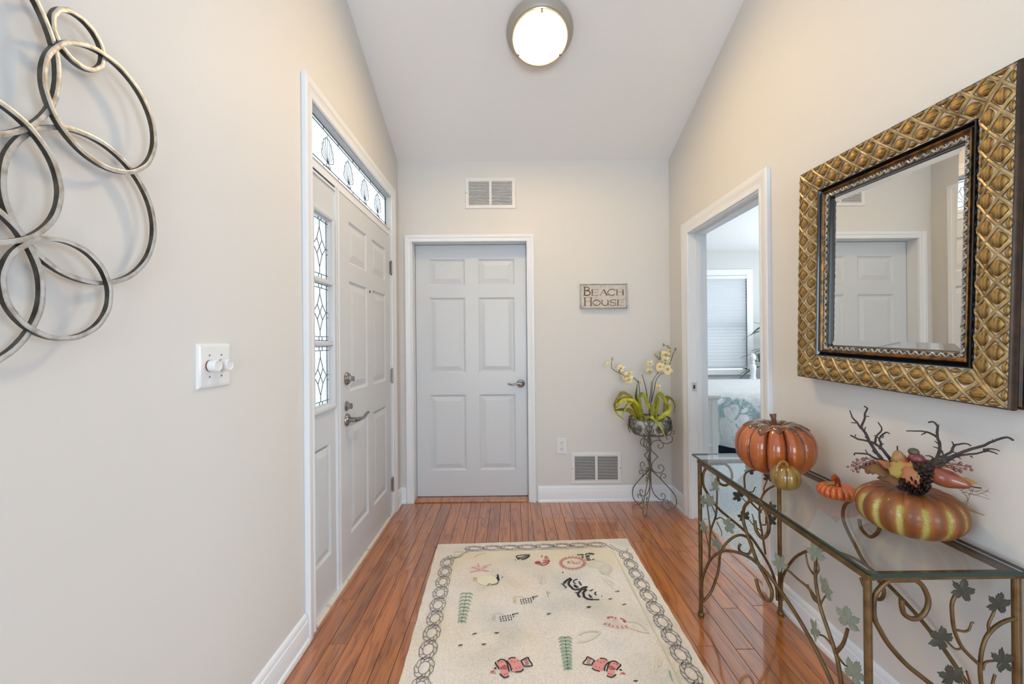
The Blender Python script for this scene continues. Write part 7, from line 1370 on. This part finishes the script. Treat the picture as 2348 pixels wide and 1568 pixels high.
for li, (pts, kind) in enumerate(ORCHID['leaves']):
    P = [Vector(p) for p in pts]; P[0] = Vector((P[0].x * .7 + SC.x * .3, SC.y - .03 + .02 * (li % 3 - 1), .668))
    P = cr(P, 5); n = len(P); rows = []
    for i, p in enumerate(P):
        t = i / (n - 1); a_, c_ = P[max(i - 1, 0)], P[min(i + 1, n - 1)]; tg = (c_ - a_).normalized()
        vdir = Vector((.25, -1, .35)).normalized()
        s_ = tg.cross(vdir).normalized(); nn_ = s_.cross(tg).normalized()
        s_ = (s_ * .92 + vdir * .38 * (1 if li % 2 else -1)).normalized()
        w0 = .0190 * (min(1, .45 + t * 2.2)) * (max(0.0, 1 - t) ** .55) + .0008
        rows.append([p - s_ * w0 + nn_ * .003, p - s_ * w0 * .5, p - nn_ * .0028, p + s_ * w0 * .5, p + s_ * w0 + nn_ * .003])
    mb = MB(); mb.loft(rows); th_ = Vector((0, .0010, -.0006)); mb.loft([[q_ + th_ for q_ in r] for r in rows])
    mb.loft([[r[0] for r in rows], [r[0] + th_ for r in rows]]); mb.loft([[r[-1] for r in rows], [r[-1] + th_ for r in rows]])
    mb.build('leaf', LEAFM[kind], orch, smooth=60)

# ------------------------------------------------------------------ bedroom furniture
M_white = mat('white_furniture_paint', (236, 237, 236), .3)
dr = thing('dresser', 'white painted dresser just inside the bedroom doorway', 'dresser', (1.59, 3.95, 0))
dx0, dx1, dy0, dy1, dh = 1.405, 1.775, 3.50, 4.36, .80
mb = MB(); f_ = .05
mb.cbox(dx0, dx1 - .012, dy0 + .012, dy1 - .012, .06, dh - .03, .003)
mb.build('carcass', M_white, dr, smooth=0)
for x0, x1 in ((dx0, dx0 + .05), (dx1 - .062, dx1 - .012)): MB().cbox(x0, x1, dy0, dy0 + .014, 0, dh - .03, .003).build('stile', M_white, dr, smooth=0)
for z0, z1 in ((.06, .11), (.36, .39), (dh - .08, dh - .03)): MB().cbox(dx0 + .05, dx1 - .062, dy0 + .002, dy0 + .014, z0, z1, .003).build('rail', M_white, dr, smooth=0)
MB().cbox(dx0 - .004, dx1 + .012, dy0 - .018, dy1 + .006, dh - .028, dh, .006).cbox(dx0 - .002, dx1, dy0 - .006, dy1, dh - .042, dh - .028, .004).build('top', M_white, dr, smooth=0)
MB().cbox(dx0, dx1, dy0 - .006, dy0 + .014, 0, .06, .004).cbox(dx1 - .02, dx1, dy0, dy1, 0, .06, .004).build('plinth', M_white, dr, smooth=0)
for k in range(3):
    z0 = .085 + k * .225; dw = MB().cbox(dx1 - .014, dx1 + .004, dy0 + .05, dy1 - .05, z0, z0 + .20, .004).build('drawer', M_white, dr, smooth=0)
    for yk in (3.70, 4.16): MB().ball((dx1 + .014, yk, z0 + .10), .014, 12, 8).build('knob', M_white, dw, smooth=60)
# bed
bed = thing('bed', 'bed dressed in a white coral print quilt by the bedroom window', 'bed', (2.75, 5.28, 0))
bx0, bx1, by0, by1 = 1.62, 3.52, 4.50, 6.06
M_skirt = mat('navy_bed_skirt', (24, 40, 56), .9)
MB().cbox(bx0 + .04, bx1 - .02, by0 + .05, by1 - .03, .03, .32, .01).build('bed_skirt', M_skirt, bed, smooth=0)
mq = bpy.data.materials.new('coral_print_quilt'); mq.use_nodes = True; nt = mq.node_tree; b = nt.nodes['Principled BSDF']; b.inputs['Roughness'].default_value = .85
tc = N(nt, 'ShaderNodeTexCoord')
nw = N(nt, 'ShaderNodeTexNoise', Scale=5.0, Detail=2.0); nt.links.new(tc.outputs['Object'], nw.inputs['Vector'])
vs_ = N(nt, 'ShaderNodeVectorMath', operation='SCALE'); vs_.inputs['Scale'].default_value = .6; nt.links.new(nw.outputs['Color'], vs_.inputs[0])
va = N(nt, 'ShaderNodeVectorMath', operation='ADD'); nt.links.new(tc.outputs['Object'], va.inputs[0]); nt.links.new(vs_.outputs[0], va.inputs[1])
v1 = N(nt, 'ShaderNodeTexVoronoi', feature='DISTANCE_TO_EDGE', Scale=24.0); nt.links.new(va.outputs[0], v1.inputs['Vector'])
l1 = N(nt, 'ShaderNodeMapRange'); l1.inputs['From Min'].default_value = .03; l1.inputs['From Max'].default_value = .11; l1.inputs['To Min'].default_value = .22; l1.inputs['To Max'].default_value = 0; nt.links.new(v1.outputs['Distance'], l1.inputs['Value'])
n2 = N(nt, 'ShaderNodeTexNoise', Scale=2.6, Detail=1.0); nt.links.new(tc.outputs['Object'], n2.inputs['Vector'])
l2 = N(nt, 'ShaderNodeMapRange'); l2.inputs['From Min'].default_value = .46; l2.inputs['From Max'].default_value = .54; nt.links.new(n2.outputs['Fac'], l2.inputs['Value'])
mu_ = N(nt, 'ShaderNodeMath', operation='MULTIPLY'); nt.links.new(l1.outputs[0], mu_.inputs[0]); nt.links.new(l2.outputs[0], mu_.inputs[1])
n3 = N(nt, 'ShaderNodeTexNoise', Scale=3.3, Detail=0.0); nt.links.new(va.outputs[0], n3.inputs['Vector'])
rc = ramp_node(nt, [(.40, (120, 168, 178)), (.50, (168, 192, 198)), (.60, (182, 186, 182))]); nt.links.new(n3.outputs['Fac'], rc.inputs['Fac'])
mq_ = N(nt, 'ShaderNodeMixRGB'); mq_.inputs[1].default_value = (*lin((226, 229, 231)), 1); nt.links.new(mu_.outputs[0], mq_.inputs[0]); nt.links.new(rc.outputs[0], mq_.inputs[2]); nt.links.new(mq_.outputs[0], b.inputs['Base Color'])
nq = N(nt, 'ShaderNodeTexNoise', Scale=24.0, Detail=2.0); nt.links.new(tc.outputs['Object'], nq.inputs['Vector'])
bpq = N(nt, 'ShaderNodeBump', Strength=.4, Distance=.01); nt.links.new(nq.outputs['Fac'], bpq.inputs['Height']); nt.links.new(bpq.outputs[0], b.inputs['Normal'])
mb = MB(); rows = []; nX = 60
for i in range(nX + 1):
    x = bx0 + (bx1 - bx0 - .04) * i / nX; w0 = .034 * math.sin(x * 17) + .010 * math.sin(x * 41 + 1)
    zb_ = .125 + .018 * math.sin(x * 9.0 + 1.2)
    rows.append([(x, by0 - .030 + w0 * 1.2, zb_), (x, by0 - .022 + w0, .28), (x, by0 - .010 + w0 * .6, .46), (x, by0 + .006, .60), (x, by0 + .035, .668), (x, by0 + .10, .700), (x, by0 + .35, .722 + .006 * math.sin(x * 11)), (x, by0 + .8, .735), (x, by1 - .35, .728), (x, by1 - .08, .70), (x, by1, .62), (x, by1 + .015, .30)])
mb.loft(rows); inner_ = [[(p[0], p[1] + (.02 if p[1] < 5 else -.02), p[2] - .015) for p in r] for r in rows]
mb.loft(inner_); mb.loft([[r[0] for r in rows], [r[0] for r in inner_]]); mb.loft([rows[0], [(bx0 + .0, p[1], p[2] - .02) for p in rows[0]]])
mb.build('quilt', mq, bed, smooth=60)
# coral fans printed on the hanging side of the quilt
def q_side(x, z):
    i = (x - bx0) / (bx1 - bx0 - .04) * nX; i = max(0, min(nX - 1, int(i))); col = rows[i]
    for p0, p1 in zip(col[:6], col[1:7]):
        if p0[2] <= z <= p1[2]: return p0[1] + (p1[1] - p0[1]) * (z - p0[2]) / (p1[2] - p0[2]) - .006
    return col[0][1] - .004
def coral(mb, x, z, ang, ln, w, depth, rc_):
    P = [Vector((x, 0, z))]
    for k in range(4):
        ang += rc_.uniform(-.22, .22); x += math.cos(ang) * ln / 4; z += math.sin(ang) * ln / 4
        z = max(.15, min(.64, z)); x = max(bx0 + .02, min(bx1 - .08, x)); P.append(Vector((x, 0, z)))
    flat_ribbon(mb, [Vector((p.x, q_side(p.x, p.z), p.z)) for p in P], [w * (1 - .5 * k / 4) for k in range(5)], Vector((0, -1, 0)))
    if depth > 0:
        for s_ in (-.48, .10, .52) if depth > 1 else (-.4, .4): coral(mb, x, z, ang + s_ + rc_.uniform(-.15, .15), ln * .78, w * .76, depth - 1, rc_)
QC = [mat('print_teal', (142, 182, 190), .9), mat('print_grey_green', (182, 196, 193), .9), mat('print_sand', (178, 176, 168), .9), mat('print_pale_blue', (158, 188, 198), .9)]
rc_ = random.Random(31)
for k, (x, z, a0, ln, w, mi_) in enumerate(((2.44, .40, 1.3, .10, .017, 0), (2.44, .36, -1.0, .09, .015, 0), (2.40, .38, 2.6, .09, .015, 0), (2.27, .24, 1.5, .10, .020, 1), (2.30, .20, 2.2, .09, .018, 2), (2.62, .58, -1.2, .09, .013, 3), (2.66, .36, 1.2, .09, .014, 2), (2.55, .22, .5, .10, .016, 0), (2.74, .20, 1.6, .10, .015, 1), (2.10, .40, 1.2, .10, .016, 0), (1.9, .3, 1.4, .10, .016, 2), (2.95, .35, 1.5, .11, .016, 0), (3.15, .3, 1.2, .10, .016, 1), (2.27, .50, 1.0, .08, .013, 3))):
    mb = MB(); coral(mb, x, z, a0, ln * .8, w, 4, rc_); mb.build('coral_print', QC[mi_], bed, smooth=0, fix=False)
mb = MB()
mb.cbox(bx1 - .05, bx1 - .01, by0 + .06, by1 - .06, .30, .70, .01)
mb.build('headboard', M_white, bed, smooth=0)
def bedpost(x, y, h):
    pr = [(.032, 0), (.034, .02), (.034, .62), (.045, .64), (.045, .70), (.034, .72), (.040, .80), (.046, .85), (.036, .885), (.022, .90), (.034, .915), (.034, .925), (.020, .94), (.034, .962), (.042, .99), (.036, 1.02), (.018, 1.045), (.0001, 1.05)]
    k = h / 1.05
    MB().lathe([(r0, z0 * k) for r0, z0 in pr], 20, Matrix.Translation((x, y, 0))).build('bedpost', M_white, bed, smooth=50)
bedpost(3.55, 6.02, 1.075); bedpost(3.55, 4.53, 1.075)
# palm in the corner beyond the bed
palm = thing('potted_palm', 'green potted palm behind the bed near the window', 'plant', (3.90, 6.24, 0))
MB().lathe([(.10, 0), (.13, .02), (.155, .28), (.165, .30), (.15, .31), (.14, .29), (.0001, .285)], 28, Matrix.Translation((3.90, 6.24, 0))).build('pot', mat('grey_planter', (150, 150, 148), .5), palm, smooth=50)
M_trunk = mat('palm_cane', (112, 104, 74), .7); M_frond = mat('palm_leaf', (48, 112, 84), .45, color2=(30, 84, 64), nscale=20)
rp_ = random.Random(17)
for k, (dx, dy, h) in enumerate(((0, 0, 1.50), (.05, -.04, 1.28), (-.05, .02, 1.05))):
    P = cr([(3.90 + dx * .4, 6.24 + dy * .4, .28), (3.90 + dx, 6.24 + dy, h * .6), (3.90 + dx * 1.6, 6.24 + dy * 1.4, h)], 4)
    MB().tube(P, .011, 8).build('cane', M_trunk, palm, smooth=60)
    tip = P[-1]
    for q_ in range(13):
        a0 = 2.399 * q_ + k; el = rp_.uniform(-.2, .9); L = rp_.uniform(.24, .36)
        d = Vector((math.cos(a0) * math.cos(el), math.sin(a0) * math.cos(el), math.sin(el)))
        if tip.y + d.y * L > 6.56: d.y = -abs(d.y) * .6
        rows = []; s_ = d.cross(Vector((0, 0, 1))).normalized()
        for i in range(7):
            t = i / 6; p = tip + Vector((0, 0, -.12 * (q_ % 4) * .5)) + d * L * t + Vector((0, 0, -.20 * L * t * t * 2)); w0 = .034 * math.sin(PI * min(1, .12 + t * .88)) + .0006
            rows.append([p - s_ * w0, p - Vector((0, 0, .004)), p + s_ * w0])
        mb = MB(); mb.loft(rows); mb.loft([[v - Vector((0, 0, .0012)) for v in r] for r in rows]); mb.loft([[r[0] for r in rows], [r[0] - Vector((0, 0, .0012)) for r in rows]]); mb.loft([[r[-1] for r in rows], [r[-1] - Vector((0, 0, .0012)) for r in rows]])
        mb.build('frond', M_frond, palm, smooth=60)
